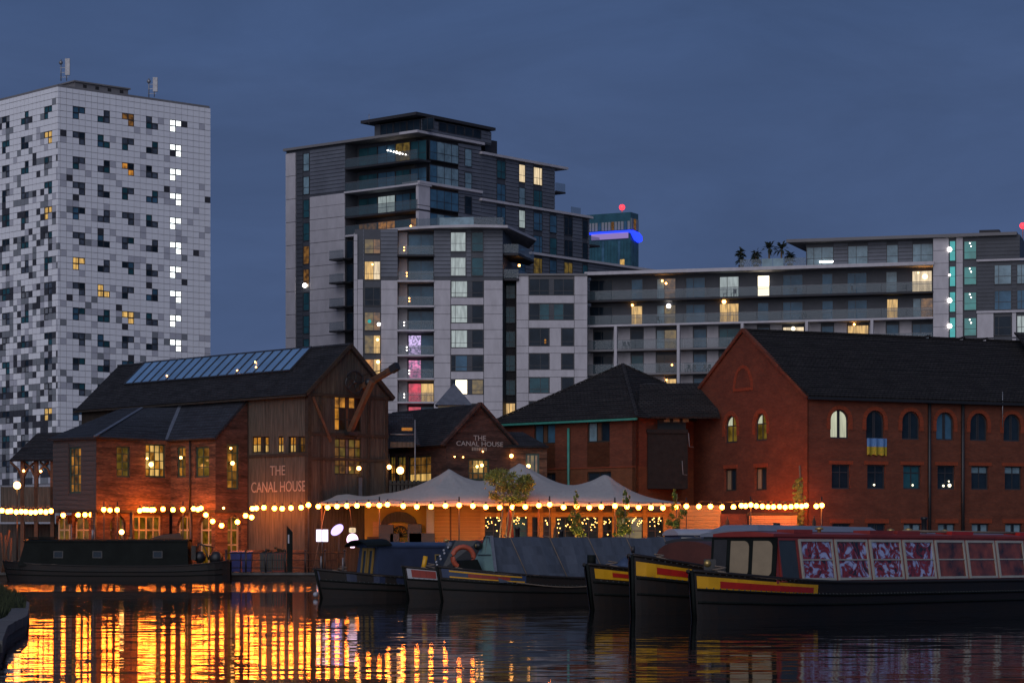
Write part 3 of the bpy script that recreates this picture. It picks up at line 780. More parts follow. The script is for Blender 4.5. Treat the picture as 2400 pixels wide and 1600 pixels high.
# penthouse
pu0 = faL.u(862); pr1 = faR.u(1156)
core([faL.w(0, 0, -1.2) + faR.U * 1.2, faRp(1.2, -.35), faRp(pr1, -.35), faRp(pr1, -9), faL.w(pu0, 0, -1.2) + faR.U * 9, faL.w(pu0, 0, -1.2)], 53.6, 'cladding_dark', ZK + .29)
b = MB(); cor = faL.w(.6, 0, .6); 
pp = [faL.w(faL.u(845), 0, 0), faL.w(.2, 0, .5), faRp(faR.u(1161), .05), faRp(faR.u(1161), -10), faL.w(faL.u(845), 0, -10)]
b.slab([V(p.x, p.y, 54.1) for p in pp], .35); b.build('roof_slab', 'slab_dark', apt)
strips('cladding_board', faR, 1.0, pr1, ZK + .4, 53.5, 'cladding_mid', .47, d=-.34)
for k in range(5): window(apt, faR, faR.u(1032) + k * 1.6, faR.u(1032) + k * 1.6 + 1.5, ZK + .8, ZK + 1.9, 1, 1, 'frame_dark', 'glass_dark', -.22)
for k in range(4): window(apt, faL, pu0 + 1 + k * 2.2, pu0 + 3.1 + k * 2.2, ZK + .4, ZK + 1.9, 2, 1, 'frame_dark', 'glass_dark', -1.1)
core([faRp(faR.u(1166), -2), faRp(faR.u(1194), -2), faRp(faR.u(1194), -6), faRp(faR.u(1166), -6)], 53.0, 'slab_dark', Z2 + .3)
b = MB(); p = at(865, 268, 310); b.tube([p - V(0, 0, 1.2), p], .05, 6); b.build('antenna', 'metal_grey', apt)
# ---- front block (square to the view)
fB = hfac(1000, 297, 1, 0)
def X(px): return fB.u(px)
zB = fB.v(1000, 537)
core([V(X(831), 297.1, 0) + V(fB.O.x, 0, 0), V(fB.O.x + X(932), 297.1, 0), V(fB.O.x + X(932), 299.4, 0), V(fB.O.x + X(1017), 299.4, 0), V(fB.O.x + X(1017), 297.1, 0), V(fB.O.x + X(1178), 297.1, 0), V(fB.O.x + X(1200), 306, 0), V(fB.O.x + X(831), 306, 0)], zB, 'cladding_dark')
b = MB(); pp = [at(829, 0, 303), at(900, 0, 299.4), at(960, 0, 297), at(1030, 0, 295.6), at(1110, 0, 295.0), at(1190, 0, 295.6), at(1257, 0, 308), at(1240, 0, 316), at(829, 0, 316)]
b.slab([V(p.x, p.y, zB + .28) for p in pp], .30); b.build('roof_slab', 'concrete', apt)
b = MB(); pp2 = [at(975, 0, 298.5), at(1030, 0, 297.2), at(1110, 0, 296.6), at(1180, 0, 297)]
for i in range(3):
    p, q = pp2[i], pp2[i + 1]; b2 = MB(); b2.hexa([V(p.x, p.y, zB + .3), V(q.x, q.y, zB + .3), V(q.x, q.y + .05, zB + .3), V(p.x, p.y + .05, zB + .3), V(p.x, p.y, zB + 1.35), V(q.x, q.y, zB + 1.35), V(q.x, q.y + .05, zB + 1.35), V(p.x, p.y + .05, zB + 1.35)])
    b2.build('balustrade', 'glass_pale' if i == 1 else 'balustrade', apt)
lev = [fB.v(1000, y) for y in (597, 657, 716, 772.5, 831, 886, 941, 997, 1053)]
zconc = lev[1]
# concrete piers
for (a, b_, top) in ((829, 838, 549), (838, 851, 655), (893, 932, 657), (1017, 1056, 657), (1134, 1178, 657)):
    zt_ = fB.v(1000, top); zz = zt_; k = 0
    seq = [zt_] + [q for q in lev if q < zt_ - .4]
    for z1_, z0_ in zip(seq, seq[1:]):
        fpiece('concrete_panel', 'concrete', apt, fB, X(a) + .02, X(b_) - .02, z0_ + .02, (z0_ + z1_) / 2 - .02 + .4, -.05, .14)
        fpiece('concrete_panel', 'concrete', apt, fB, X(a) + .02, X(b_) - .02, (z0_ + z1_) / 2 + .02 + .4, z1_ - .02, -.05, .14)
opsB = [(X(932), X(1017), -9, zB + 1), (X(1056), X(1093), lev[1], zB), (X(1104), X(1133), lev[1], zB), (X(853), X(892), lev[1], zB)]
strips('cladding_board', fB, X(851), X(1178), lev[1] + .1, zB - .05, 'cladding_mid', .46, d=-.08, ops=opsB)
# window strip by the left pier
for (y0, y1, pm) in ((560, 595, ['lit_olive', 'lit_dim']), (612, 656, ['lit_warm', 'lit_cream']), (673, 717, ['glass_dark', 'glass_dark']), (731, 775, ['lit_olive', 'lit_dim']), (785, 829, ['lit_olive', 'lit_warm']), (841, 884, ['lit_amber', 'lit_warm']), (897, 940, ['glass_dark', 'glass_teal'])):
    window(apt, fB, X(854), X(892), fB.v(870, y1), fB.v(870, y0), [1.3, 1], [1, 2], 'frame_dark', lambda i, j, pm=pm: pm[i], .06)
for (x_, y_, m_, r_) in ((866, 753, 'lit_teal', .22), (888, 760, 'spark_white', .2), (885, 796, 'bulb_soft', .16), (886, 848, 'bulb_soft', .2), (873, 620, 'bulb_soft', .1)):
    b = MB(); b.ball(fB.w(X(x_), fB.v(x_, y_), .12), r_, 8, 6); b.build('lamp', m_, apt)
# balcony stack
glz = ['glass_blue', 'glass_blue', 'glass_blue', 'glass_blue', ('lit_violet', 'glass_blue'), ('lit_pink', 'glass_blue'), ('lit_red', 'lit_warm'), ('lit_red', 'glass_blue')]
zp = zB - .1
for k, zf in enumerate(lev[:8]):
    b = MB(); b.fbox(fB, X(931), X(1018), zf - .2, zf, -2.3, .30); b.build('balcony_slab', 'concrete' if k else 'slab_dark', apt)
    fpiece('side_wall', 'concrete', apt, fB, X(932) + .02, X(953), zf + .01, zp - .01, -2.3, -2.0)
    g_ = glz[k]; g_ = (g_, g_) if isinstance(g_, str) else g_
    window(apt, fB, X(955), X(1016), zf + .05, zp - .25, 2, [1, 1.7], 'frame_dark', lambda i, j, g_=g_: g_[i], -1.9)
    fpiece('balustrade', 'balustrade', apt, fB, X(934), X(1016), zf + .02, zf + 1.05, .20, .24)
    if k < 7:
        b = MB(); b.ball(fB.w(X(947 + 6 * (k % 3)), zf + .55, -.4), .09, 6, 5); b.ball(fB.w(X(947 + 6 * (k % 3)), zf + .9, -.4), .09, 6, 5); b.build('balcony_lamp', 'bulb_soft' if k < 3 else 'spark_white', apt)
    zp = zf - .2
# window bay
rowsB = [(544, 590), (603, 647), (658, 697), (715, 757), (773, 815), (832, 870), (889, 924), (946, 980), (1002, 1040)]
for k, (y0, y1) in enumerate(rowsB):
    z0, z1 = fB.v(1090, y1), fB.v(1090, y0)
    pl = 'lit_pale' if k < 5 else ('glass_blue' if k != 6 else 'lit_hot')
    if k < 2:
        window(apt, fB, X(1056), X(1092), z0, z1, [1, 2.4], [1, 1.4], 'frame_grey', pl, .08)
        window(apt, fB, X(1105), X(1133), z0, z1, 1, [1, 1.4], 'frame_dark', 'glass_teal', .08)
    else:
        right = 'lit_olive' if k == 6 else 'glass_dark'
        window(apt, fB, X(1057), X(1133), z0, z1, [.9, 2.4, 1.0, 2.3], [1, 2.6], 'frame_dark', lambda i, j, pl=pl, right=right, k=k: (pl if (i == 1 or k < 5) else 'glass_dark') if i < 2 else ('cladding_dark' if i == 2 else right), .06)
        if k >= 2:
            zz1 = z0 - .05; zz0 = fB.v(1090, rowsB[k + 1][0]) + .05 if k + 1 < len(rowsB) else z0 - 1.0
            fpiece('concrete_panel', 'concrete', apt, fB, X(1057), X(1133), zz0, zz1, -.05, .10)
# right end balconies under the roof overhang
for (y, lamp) in ((592, 0), (651, 1)):
    z0 = fB.v(1200, y)
    pp = [at(1180, 0, 297.5), at(1215, 0, 297.5), at(1252, 0, 305), at(1240, 0, 308), at(1180, 0, 303)]
    b = MB(); b.slab([V(p.x, p.y, z0) for p in pp], .25); b.build('balcony_slab', 'slab_dark', apt)
    for p, q in ((pp[0], pp[1]), (pp[1], pp[2])):
        b2 = MB(); b2.hexa([V(p.x, p.y, z0 + .05), V(q.x, q.y, z0 + .05), V(q.x, q.y + .05, z0 + .05), V(p.x, p.y + .05, z0 + .05), V(p.x, p.y, z0 + 1.05), V(q.x, q.y, z0 + 1.05), V(q.x, q.y + .05, z0 + 1.05), V(p.x, p.y + .05, z0 + 1.05)])
        b2.build('balustrade', 'balustrade', apt)
b = MB(); b.ball(at(1217, 622, 300), .14, 8, 6); b.build('balcony_lamp', 'bulb_soft', apt)
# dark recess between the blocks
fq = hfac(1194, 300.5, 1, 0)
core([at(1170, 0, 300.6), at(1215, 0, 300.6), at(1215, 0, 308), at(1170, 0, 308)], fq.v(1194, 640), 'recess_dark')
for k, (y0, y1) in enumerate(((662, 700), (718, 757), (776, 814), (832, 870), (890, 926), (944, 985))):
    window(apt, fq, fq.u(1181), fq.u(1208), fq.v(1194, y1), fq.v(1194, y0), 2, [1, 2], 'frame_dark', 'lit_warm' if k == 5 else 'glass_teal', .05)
# ---- middle block
fC = hfac(1290, 298, 1, 0); Xc = fC.u
zC = fC.v(1290, 646)
core([at(1210, 0, 298.1), at(1377, 0, 298.1), at(1377, 0, 306), at(1210, 0, 306)], zC, 'concrete_dark')
b = MB(); b.fbox(fC, Xc(1209), Xc(1377), zC, zC + .22, -6, .3); b.build('roof_slab', 'concrete_dark', apt)
rowsC = [(653, 692), (711, 750), (769, 811), (828, 866), (884, 921), (940, 978)]
for k, (y0, y1) in enumerate(rowsC):
    z0, z1 = fC.v(1290, y1), fC.v(1290, y0)
    zn = fC.v(1290, rowsC[k + 1][0]) if k + 1 < len(rowsC) else z0 - 1
    zt_ = zC if k == 0 else z1
    for a, b_ in ((1210.5, 1239), (1346, 1376.5)):
        fpiece('concrete_panel', 'concrete', apt, fC, Xc(a) + .02, Xc(b_) - .02, z0 + .02, zt_ - .03, -.05, .12)
        fpiece('concrete_panel', 'concrete', apt, fC, Xc(a) + .02, Xc(b_) - .02, zn + .02, z0 - .02, -.05, .12)
    fpiece('concrete_panel', 'concrete', apt, fC, Xc(1239) + .02, Xc(1346) - .02, zn + .04, z0 - .04, -.05, .12)
    if k < 2:
        window(apt, fC, Xc(1240), Xc(1345), z0, z1, [2, 1.8, .9, 1.8, 2], [1, 2.7], 'frame_dark', lambda i, j, k=k: 'cladding_dark' if i == 2 else ('glass_teal' if k and i in (1, 3) else 'glass_dark'), .04)
    else:
        window(apt, fC, Xc(1240), Xc(1287), z0, z1, [1.3, 1], [1, 3], 'frame_dark', 'glass_dark' if k != 4 else 'glass_teal', .04)
        window(apt, fC, Xc(1316), Xc(1345), z0, z1, 1, [1, 3], 'frame_dark', 'glass_dark', .04)
        fpiece('concrete_panel', 'concrete', apt, fC, Xc(1288) + .02, Xc(1315) - .02, z0 + .0, z1, -.05, .12)
b = MB(); b.ball(fC.w(Xc(1278), fC.v(1278, 797), .05), .12, 6, 5); b.ball(fC.w(Xc(1278), fC.v(1278, 803), .05), .12, 6, 5); b.build('lamp', 'lit_amber', apt)
# ---- long wing
fD = hfac(1376, 300, 3.54, -1); Xd = fD.u
zD = fD.v(1376, 644)
uE = Xd(2520)
def wd_(u, d): return fD.w(u, 0, d)
core([wd_(0, -1.9), wd_(Xd(2190), -1.9), wd_(Xd(2190), -.1), wd_(uE, -.1), wd_(uE, -14), wd_(0, -14)], zD, 'cladding_dark')
b = MB(); b.fbox(fD, -.2, Xd(2190), zD - .1, zD + .28, -6, .5); b.build('roof_slab', 'concrete', apt)
lv = [31.2, 28.3, 25.42, 22.6, 19.8]
zp = zD - .12
W1 = {0: [(1382, 1436, 2, 'glass_dark'), (1479, 1507, 1, 'glass_blue'), (1539, 1584, 2, 'lit_dim'), (1607, 1653, 2, 'glass_blue'), (1686, 1732, 2, 'lit_pale'), (1775, 1804, 1, 'lit_hot'), (1834, 1882, 2, 'glass_blue'), (1926, 1952, 1, 'glass_blue'), (1985, 2032, 2, 'glass_blue'), (2076, 2103, 1, 'glass_pale'), (2137, 2185, 2, 'lit_cream')],
      1: [(1382, 1436, 2, 'glass_dark'), (1479, 1506, 1, 'lit_warm'), (1539, 1584, 2, 'lit_olive'), (1607, 1653, 2, 'glass_blue'), (1686, 1732, 2, 'lit_warm'), (1775, 1802, 1, 'glass_blue'), (1834, 1882, 2, 'glass_blue'), (1926, 1953, 1, 'glass_blue'), (1986, 2033, 2, 'glass_blue'), (2078, 2105, 1, 'lit_warm'), (2139, 2187, 2, 'lit_dim')],
      2: [(1391, 1436, 2, 'glass_dark'), (1478, 1508, 1, 'glass_dark'), (1538, 1586, 2, 'lit_olive'), (1625, 1656, 1, 'glass_blue'), (1685, 1735, 2, 'glass_teal'), (1775, 1804, 1, 'glass_blue'), (1834, 1885, 2, 'lit_cream'), (1925, 1954, 1, 'glass_blue'), (1986, 2036, 2, 'lit_warm'), (2077, 2107, 1, 'glass_blue'), (2138, 2188, 2, 'glass_blue')],
      3: [(1391, 1436, 2, 'glass_dark'), (1479, 1508, 1, 'glass_teal'), (1538, 1587, 2, 'glass_brown'), (1625, 1656, 1, 'glass_blue'), (1685, 1735, 2, 'glass_teal')],
      4: [(1560, 1586, 1, 'lit_warm'), (1625, 1656, 1, 'glass_blue')]}
for k, zf in enumerate(lv):
    b = MB(); b.fbox(fD, .05, Xd(2188), zf - .22, zf, -1.9, .2); b.build('balcony_slab', 'concrete' if k == 1 else ('slab_dark' if k == 0 else 'concrete_dark'), apt)
    wins = W1[k]; dd = -1.85
    for (a, c, nc, pm) in wins:
        window(apt, fD, fD.u(a, dd), fD.u(c, dd), zf + .08, zp - .35, [1, 1.5] if nc == 2 else 1, [1, 1.6], 'frame_dark', (lambda i, j, pm=pm: 'glass_pale' if (i == 0 and pm in ('lit_dim', 'lit_olive')) else pm), dd)
    if k >= 2:   # pale wall panels between the windows
        xs_ = sorted(wins); edges = [(1377, xs_[0][0])] + [(xs_[i][1], xs_[i + 1][0]) for i in range(len(xs_) - 1)]
        for a, c in edges: fpiece('concrete_panel', 'concrete', apt, fD, fD.u(a, dd) + .06, fD.u(c, dd) - .06, zf + .03, zp - .03, -1.95, -1.80)
    else:
        strips('cladding_board', fD, .1, Xd(2185), zf + .1, zp - .3, 'cladding_dark', .42, d=-1.9, th=.03, ops=[(fD.u(a, dd) - .03, fD.u(c, dd) + .03, zf, zp) for a, c, _, _ in wins])
    step_ = (Xd(2186) - .1) / 14
    for q in range(14):
        fpiece('balustrade', 'balustrade', apt, fD, .1 + q * step_, .1 + (q + 1) * step_ - .04, zf + .04, zf + 1.05, .10, .13)
    b = MB(); b.fbox(fD, .1, Xd(2186), zf + 1.055, zf + 1.10, .09, .14); b.build('handrail', 'frame_grey', apt)
    zp = zf - .22
for px in (1443.5, 1590.5, 1740, 1891, 2044):
    b = MB(); b.fbox(fD, Xd(px) - .16, Xd(px) + .16, 12, 28.3 - .23, -.4, .24); b.build('column', 'concrete', apt)
for (x_, y_, r_, m_) in ((1552, 658, .15, 'bulb_soft'), (1561, 664, .16, 'bulb_soft'), (1482, 715, .18, 'bulb_soft'), (1567, 717, .34, 'spark_white'), (1697, 707, .30, 'bulb_soft'), (1798, 658, .22, 'spark_white'), (1859, 770, .32, 'lit_hot'), (2002, 760, .16, 'bulb_soft'), (2168, 648, .40, 'bulb_soft'), (1575, 855, .16, 'bulb_soft'), (1562, 890, .12, 'bulb_soft'), (2152, 639, .12, 'bulb_soft')):
    b = MB(); uu = fD.u(x_, -1.7); b.ball(fD.w(uu, fD.v(x_, y_, -1.7), -1.7), r_ * .75, 8, 6); b.build('lamp', m_, apt)
# upper storey of the wing
zU = fD.v(2190, 556)
core([wd_(Xd(1886), -1.0), wd_(Xd(2190), -1.0), wd_(Xd(2190), -.1), wd_(Xd(2390), -.1), wd_(Xd(2390), -11), wd_(Xd(1886), -11)], zU, 'cladding_dark', zD)
b = MB(); b.slab([wd_(Xd(1845), .6) + V(0, 0, zU + .25), wd_(Xd(2384), .6) + V(0, 0, zU + .25), wd_(Xd(2384), -11) + V(0, 0, zU + .25), wd_(Xd(1862), -11) + V(0, 0, zU + .25)], .35); b.build('roof_slab', 'concrete_dark', apt)
b = MB(); b.fbox(fD, Xd(2293), Xd(2340), zU + .25, zU + .75, -6, -1); b.build('plant_room', 'slab_dark', apt)
fpiece('lit_strip', 'spark_white', apt, fD, Xd(1918), Xd(1950), fD.v(1935, 613), fD.v(1935, 609.5), -.9, -.86)
for (a, c, nc) in ((1887, 1951, [1, 1.1, 1.6]), (1984, 2032, [1, 1.4]), (2075, 2103, 1), (2136, 2185, [1, 1.4])):
    window(apt, fD, Xd(a), Xd(c), zD + .35, zU - .55, nc, [1, 1.6], 'frame_dark', 'glass_pale', -.9)
strips('cladding_board', fD, Xd(1951), Xd(2188), zD + .3, zU - .2, 'cladding_mid', .42, d=-.99, th=.05, ops=[(Xd(a), Xd(c), 0, 99) for a, c in ((1984, 2032), (2075, 2103), (2136, 2185))])
# terrace balustrade with plants
for q in range(6):
    a = 1733 + q * 26; fpiece('balustrade', 'balustrade' if q not in (2, 3) else 'glass_pale', apt, fD, Xd(a), Xd(a + 25), zD + .28, zD + 1.25, -.2, -.16)
# stair tower with teal lights
for k in range(6):
    z1_ = zU - .1 - k * ST
    for a, c in ((2187, 2224), (2241, 2257)):
        fpiece('concrete_panel', 'concrete', apt, fD, Xd(a) + .02, Xd(c) - .02, z1_ - ST * .5 + .02, z1_ - .02, -.1, .12)
        fpiece('concrete_panel', 'concrete', apt, fD, Xd(a) + .02, Xd(c) - .02, z1_ - ST + .02, z1_ - ST * .5 - .02, -.1, .12)
    window(apt, fD, Xd(2225), Xd(2240), z1_ - ST + .2, z1_ - .35, 1, [1, 1], 'frame_dark', 'lit_teal', .02)
    window(apt, fD, Xd(2259), Xd(2289), z1_ - ST + .35, z1_ - .45, 1, [1, 1.6], 'frame_dark', 'lit_teal_dim', .02)
    for q in range(2):
        b = MB(); b.ball(fD.w(Xd(2273 + 3 * q), z1_ - .7 - .35 * q, .0), .07, 6, 5); b.build('lamp', 'spark_white', apt)
    if k < 4:
        b = MB(); b.ball(fD.w(Xd(2226), z1_ - 1.35, .12), .26 if k != 1 else .12, 8, 6); b.build('lamp', 'spark_white', apt)
    if k >= 1:
        for a, c, pm in ((2330, 2371, 'glass_pale'), (2383, 2424, 'glass_pale')):
            window(apt, fD, Xd(a), Xd(c), z1_ - ST + .3, z1_ - .35, [1, 2.8], [1, 1.4], 'frame_dark', pm if k < 2 else ('glass_blue' if k == 2 else ('glass_dark' if a < 2380 else 'lit_pale')), .05)
b = MB(); b.fbox(fD, Xd(2289), uE, zU - ST - .05, zU - ST + .18, -.1, .25); b.build('ledge', 'concrete', apt)
strips('cladding_board', fD, Xd(2290), Xd(2390), zU - ST * 3 + .3, zU - .2, 'cladding_dark', .42, d=-.09, th=.05, ops=[(Xd(2330), Xd(2371), 0, zU - ST), (Xd(2383), Xd(2424), 0, zU - ST)])
b = MB(); b.fbox(fD, Xd(2289), uE, zU - ST * 3 - .1, zU - ST * 3 + .15, -.1, .25); b.build('ledge', 'concrete', apt)
for a, c in ((2290, 2329), (2372, 2382)):
    for k in range(3, 6): fpiece('concrete_panel', 'concrete', apt, fD, Xd(a) + .02, Xd(c) - .02, zU - (k + 1) * ST + .02, zU - k * ST - .14, -.1, .12)
# palms and shrubs on the roof terrace
def palm(px, py_top, h, trunk, name, label):
    uu = Xd(px); base = fD.w(uu, zD + .28, -1.6); t = thing(name, label, 'plant', base, 'plants on the roof terrace')
    b = MB(); b.lathe(base, [(.0, 0), (.28, 0), (.34, .5), (.30, .5)], 8); b.build('planter', 'plant_pot', t)
    top = base + V(0, 0, h)
    b = MB(); b.tube([base + V(0, 0, .4), top], .12 if trunk else .06, 6); b.build('trunk', 'bark', t)
    b = MB()
    for i in range(34 if trunk else 90):
        a = R.uniform(0, 6.28); el = R.uniform(-.5, 1.2); ln = R.uniform(1.0, 1.5) if trunk else R.uniform(.4, .9)
        st = top if trunk else base + V(0, 0, R.uniform(.8, h))
        d = V(math.cos(a) * math.cos(el), math.sin(a) * math.cos(el), math.sin(el)); m_ = st + d * ln * .6; e_ = st + d * ln - V(0, 0, .25 * ln)
        sd = d.cross(V(0, 0, 1)).normalized() * (.14 if trunk else .16)
        b.face([st, m_ + sd, e_, m_ - sd])
    b.build('crown', 'leaf_dark', t)
palm(1797, 0, 2.3, True, 'palm_tree', 'taller potted palm on the roof terrace')
palm(1826, 0, 2.2, True, 'palm_tree', 'potted palm on the roof terrace nearest the flat roof overhang')
palm(1766, 0, 1.9, False, 'terrace_shrub', 'bushy shrub on the roof terrace beside the palms')
palm(1731, 0, 2.2, False, 'terrace_shrub', 'slim shrub at the far end of the roof terrace')
palm(1846, 0, 1.6, False, 'terrace_shrub', 'small shrub on the roof terrace under the flat roof overhang')

# chairs left out on the balconies of the long wing
ch = MB()
ch.box(-.22, .22, -.22, .22, .42, .46); ch.box(-.22, .22, .18, .22, .46, .92)
chm = ch.mesh('seat', 'metal_black'); lg = MB(); lg.box(-.02, .02, -.02, .02, 0, .42); lgm = lg.mesh('leg', 'metal_black')
for (px, k) in ((1462, 2), (1470, 2), (1545, 1), (1612, 3), (1625, 3), (1648, 3), (1660, 3), (1700, 0), (1720, 0), (1862, 0), (1880, 1), (2000, 0), (2060, 1), (2120, 0)):
    p = fD.w(fD.u(px, -.7), lv[k], -.7); w_ = Matrix.Translation(p) @ Matrix.Rotation(R.uniform(0, 6.28), 4, 'Z')
    t = thing('balcony_chair', 'small dark chair on a balcony of the long apartment wing', 'chair', p, 'balcony chairs', world=w_)
    inst('seat', chm, t, w_)
    for dx in (-.19, .19):
        for dy in (-.19, .19): inst('leg', lgm, t, w_ @ Matrix.Translation(V(dx, dy, 0)))
# ================================================================ timber barn of the pub
C0 = at(722, 918, 152.0)
fS = Fac(V(C0.x, C0.y, 0), (.943, -1, 0)); fG = Fac(V(C0.x, C0.y, 0), (1.06, 1, 0))
barn = thing('timber_warehouse', 'tall timber-clad gabled warehouse with glazed roof strip, painted THE CANAL HOUSE', 'warehouse', (C0.x, C0.y, GZ))
ZE = C0.z; GW = fG.u(910); GL = fS.u(190); ZA = fG.v(816, 812)
um = GW / 2
ZP = fS.v(650, 1288)
sw = [fS.rect(a, b, 1022, 1061) for a, b in ((589, 610), (617, 636), (648, 664), (676, 692), (699, 718))]
gu = fG.rect(784, 849, 929, 1010); gl = fG.rect(784, 849, 1027, 1112)
mb = MB()
wall(mb, fS, GL, 0, GZ, ZE, .3, sw, 0, -.04)
wall(mb, fG, .04, GW, GZ, ZE, .3, [gu, gl], 0, -.04)
mb.fprism(fG, [(.04, ZE), (GW, ZE), (um, ZA)], -.34, -.04)
mb.build('wall', 'timber_frame', barn)
mb = MB(); far = fS.w(GL, 0); w2 = fG.U * GW
mb.plan([(p.x, p.y) for p in (far - fS.N * .3, far + w2, fG.w(GW, 0), fG.w(GW, 0) - fG.N * .3)], GZ, ZE - .05); 
mb.build('inner_wall', 'timber_frame', barn)
# planks
def planks(fc, u0, u1, v0, vtop, m, wdt, ops, label='plank'):
    u = u0
    while u < u1 - .05:
        w = min(wdt * R.uniform(.85, 1.15), u1 - u); a, b = u + .008, u + w - .008; mid = (a + b) / 2
        segs = []; z = v0
        for o in sorted([o for o in ops if o[0] < mid < o[1]], key=lambda o: o[2]):
            if o[2] - z > .1: segs.append((z, o[2]))
            z = o[3]
        segs.append((z, None)); dd = R.uniform(.0, .025)
        for z0, z1 in segs:
            k = MB()
            if z1 is None:
                ta, tb = vtop(a), vtop(b)
                if ta - z0 < .1: continue
                k.fprism(fc, [(a, z0), (b, z0), (b, tb), (a, ta)], -.04, dd)
            else: k.fbox(fc, a, b, z0, z1, -.04, dd)
            k.build('plank', m, barn)
        u += w
gtop = lambda u: ZE + (ZA - ZE) * (1 - abs(u - um) / um) - .06
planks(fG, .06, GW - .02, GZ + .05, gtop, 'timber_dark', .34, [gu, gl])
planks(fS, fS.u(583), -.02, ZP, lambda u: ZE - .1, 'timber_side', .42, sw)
mb = MB(); mb.fbox(fS, fS.u(578), .0, GZ, ZP, -.04, .06); mb.build('plinth', 'brick_lit', barn)
mb = MB()
for fc, a, b, y, px in ((fS, fS.u(583), .02, 1066, 650), (fG, .0, GW, 925, 760), (fG, .0, GW, 1016, 760), (fG, 0, GW, 1074, 760)):
    v = fc.v(px, y); mb.fbox(fc, a, b, v - .10, v + .08, .02, .09)
for px in (905, 752, 862): mb.fbox(fG, fG.u(px) - .1, fG.u(px) + .1, GZ, ZE, .02, .08)
mb.fbox(fG, -.02, .18, GZ, ZE, .02, .10); mb.fbox(fS, -.2, .1, GZ, ZE, .02, .08)
mb.build('timber_rails', 'timber_frame', barn)
k = MB(); k.bar(fG.w(.3, ZE - .3, .06), fG.w(1.7, ZE - 2.9, .06), .10, .16); k.build('brace', 'timber_beam', barn)
for i, o in enumerate(sw):
    window(barn, fS, *o, 2, 2, 'timber_frame', ['lit_warm', 'lit_amber', 'lit_warm', 'lit_amber'] if i < 4 else 'lit_dim', -.10, fw=.08)
window(barn, fG, *gu, [1, 1, .5, 1, 1], [1, 1, 1], 'timber_frame', lambda i, j: 'lit_amber' if (j == 2 and i in (0, 1, 3)) or (i == 0) else ('glass_brown' if i != 2 else 'timber_beam'), -.12, fw=.08)
window(barn, fG, *gl, [1, 1, .5, 1, 1], [1, 1, 1, 1], 'timber_frame', lambda i, j: ('lit_dim' if (i + j) % 3 else 'lit_olive') if i != 2 else 'frame_grey', -.12, fw=.08)
o = fG.rect(836, 850, 1115, 1165); window(barn, fG, *o, 1, 1, 'timber_frame', 'frame_grey', .09, name='shutter', pane_name='panel')
# roofs
rz = .14
eS0, eS1 = fS.w(GL - .2, ZE - .12, .35), fS.w(.25, ZE - .12, .35)
rA = fG.w(um, ZA + rz, .25); rB = fG.w(um, ZA + rz, 0) + fS.U * (GL - .2)
mb = MB(); courses(mb, eS0, eS1, rA, rB, 26, .02)
e2a = fG.w(GW + .3, ZE - .15, .25); e2b = fG.w(GW + .3, ZE - .15, 0) + fS.U * (GL - .2)
courses(mb, e2a, e2b, rB, rA, 26, .02); rf = mb.build('roof', 'slate', barn)
mb = MB(); mb.bar(rA, rB, .25, .12); mb.build('ridge', 'slate_blue', rf)
mb = MB(); mb.bar(eS0 + V(0, 0, -.12) + fS.N * .06, eS1 + V(0, 0, -.12) + fS.N * .06, .14, .12); mb.build('gutter', 'timber_frame', rf)
mb = MB(); mb.bar(fG.w(-.3, ZE - .15, .22), fG.w(um, ZA + .08, .22), .08, .22); mb.bar(fG.w(GW + .3, ZE - .15, .22), fG.w(um, ZA + .08, .22), .08, .22); mb.build('verge_board', 'timber_frame', rf)
# glazed strip of the roof
fR = Fac(eS1, fS.U, rA - eS1)     # roof plane frame (u leftwards negative)
(ua, va), (ub, vb), (uc, vc), (ud, vd) = fR.hit(291, 902, .06), fR.hit(340, 859, .06), fR.hit(731, 814, .06), fR.hit(684, 865, .06)
vlen = (rA - eS1).length; v0 = (va + vd) / 2; v1 = vlen - .12; u0, u1 = min(ua, ub), max(uc, ud)
sk = MB(); sk.fbox(fR, u0, u1, v0 - .1, v0, .02, .14); sk.fbox(fR, u0, u1, v1, v1 + .1, .02, .14)
n = 19; pw = (u1 - u0) / n
for i in range(n + 1): sk.fbox(fR, u0 + i * pw - .05, u0 + i * pw + .05, v0, v1, .02, .15)
sky_ = sk.build('rooflight', 'frame_dark', barn)
for i in range(n): inst('pane', boxmesh('pane', 'rooflight_glass' if 'rooflight_glass' in MATS else 'glass_pale', pw - .11, .03, v1 - v0), sky_, fR.m4(u0 + i * pw + .055, v0, .10))
for (x_, y_) in ((391, 880), (598, 848), (556, 868), (600, 860)):
    k = MB(); q = fR.hit(x_, y_, .16); k.ball(fR.w(q[0], q[1], .16), .05, 6, 5); k.build('lamp', 'bulb_soft', sky_)
# hoist: jib, strut and wheel
def gp(px, py, d): u, v = fG.hit(px, py, d); return fG.w(u, v, d)
ho = thing('wall_hoist', 'wooden hoist crane with a jib and spoked wheel on the timber gable', 'hoist', gp(820, 1012, .1))
k = MB(); k.bar(gp(820, 1012, .15), gp(873, 893, 2.2), .26, .30); k.build('strut', 'timber_beam', ho)
k = MB(); k.bar(gp(846, 908, .05), gp(922, 864, 3.6), .26, .34); k.build('jib', 'timber_beam', ho)
k = MB(); k.bar(gp(917, 867, 3.4), gp(932, 857, 3.9), .34, .44); k.build('end_cap', 'metal_black', ho)
k = MB(); c = gp(831, 896, .35)
n_ = 20; rr_ = .68
pts = [c + fG.U * (rr_ * math.cos(2 * math.pi * i / n_)) + V(0, 0, rr_ * 1.0 * math.sin(2 * math.pi * i / n_)) for i in range(n_ + 1)]
k.tube(pts, .075, 6, cap=False)
for i in range(0, n_, 4): k.tube([c, pts[i]], .04, 5)
k.lathe(c, [(0, -.1), (.12, -.1), (.12, .1), (0, .1)], 8); k.build('wheel', 'metal_black', ho)
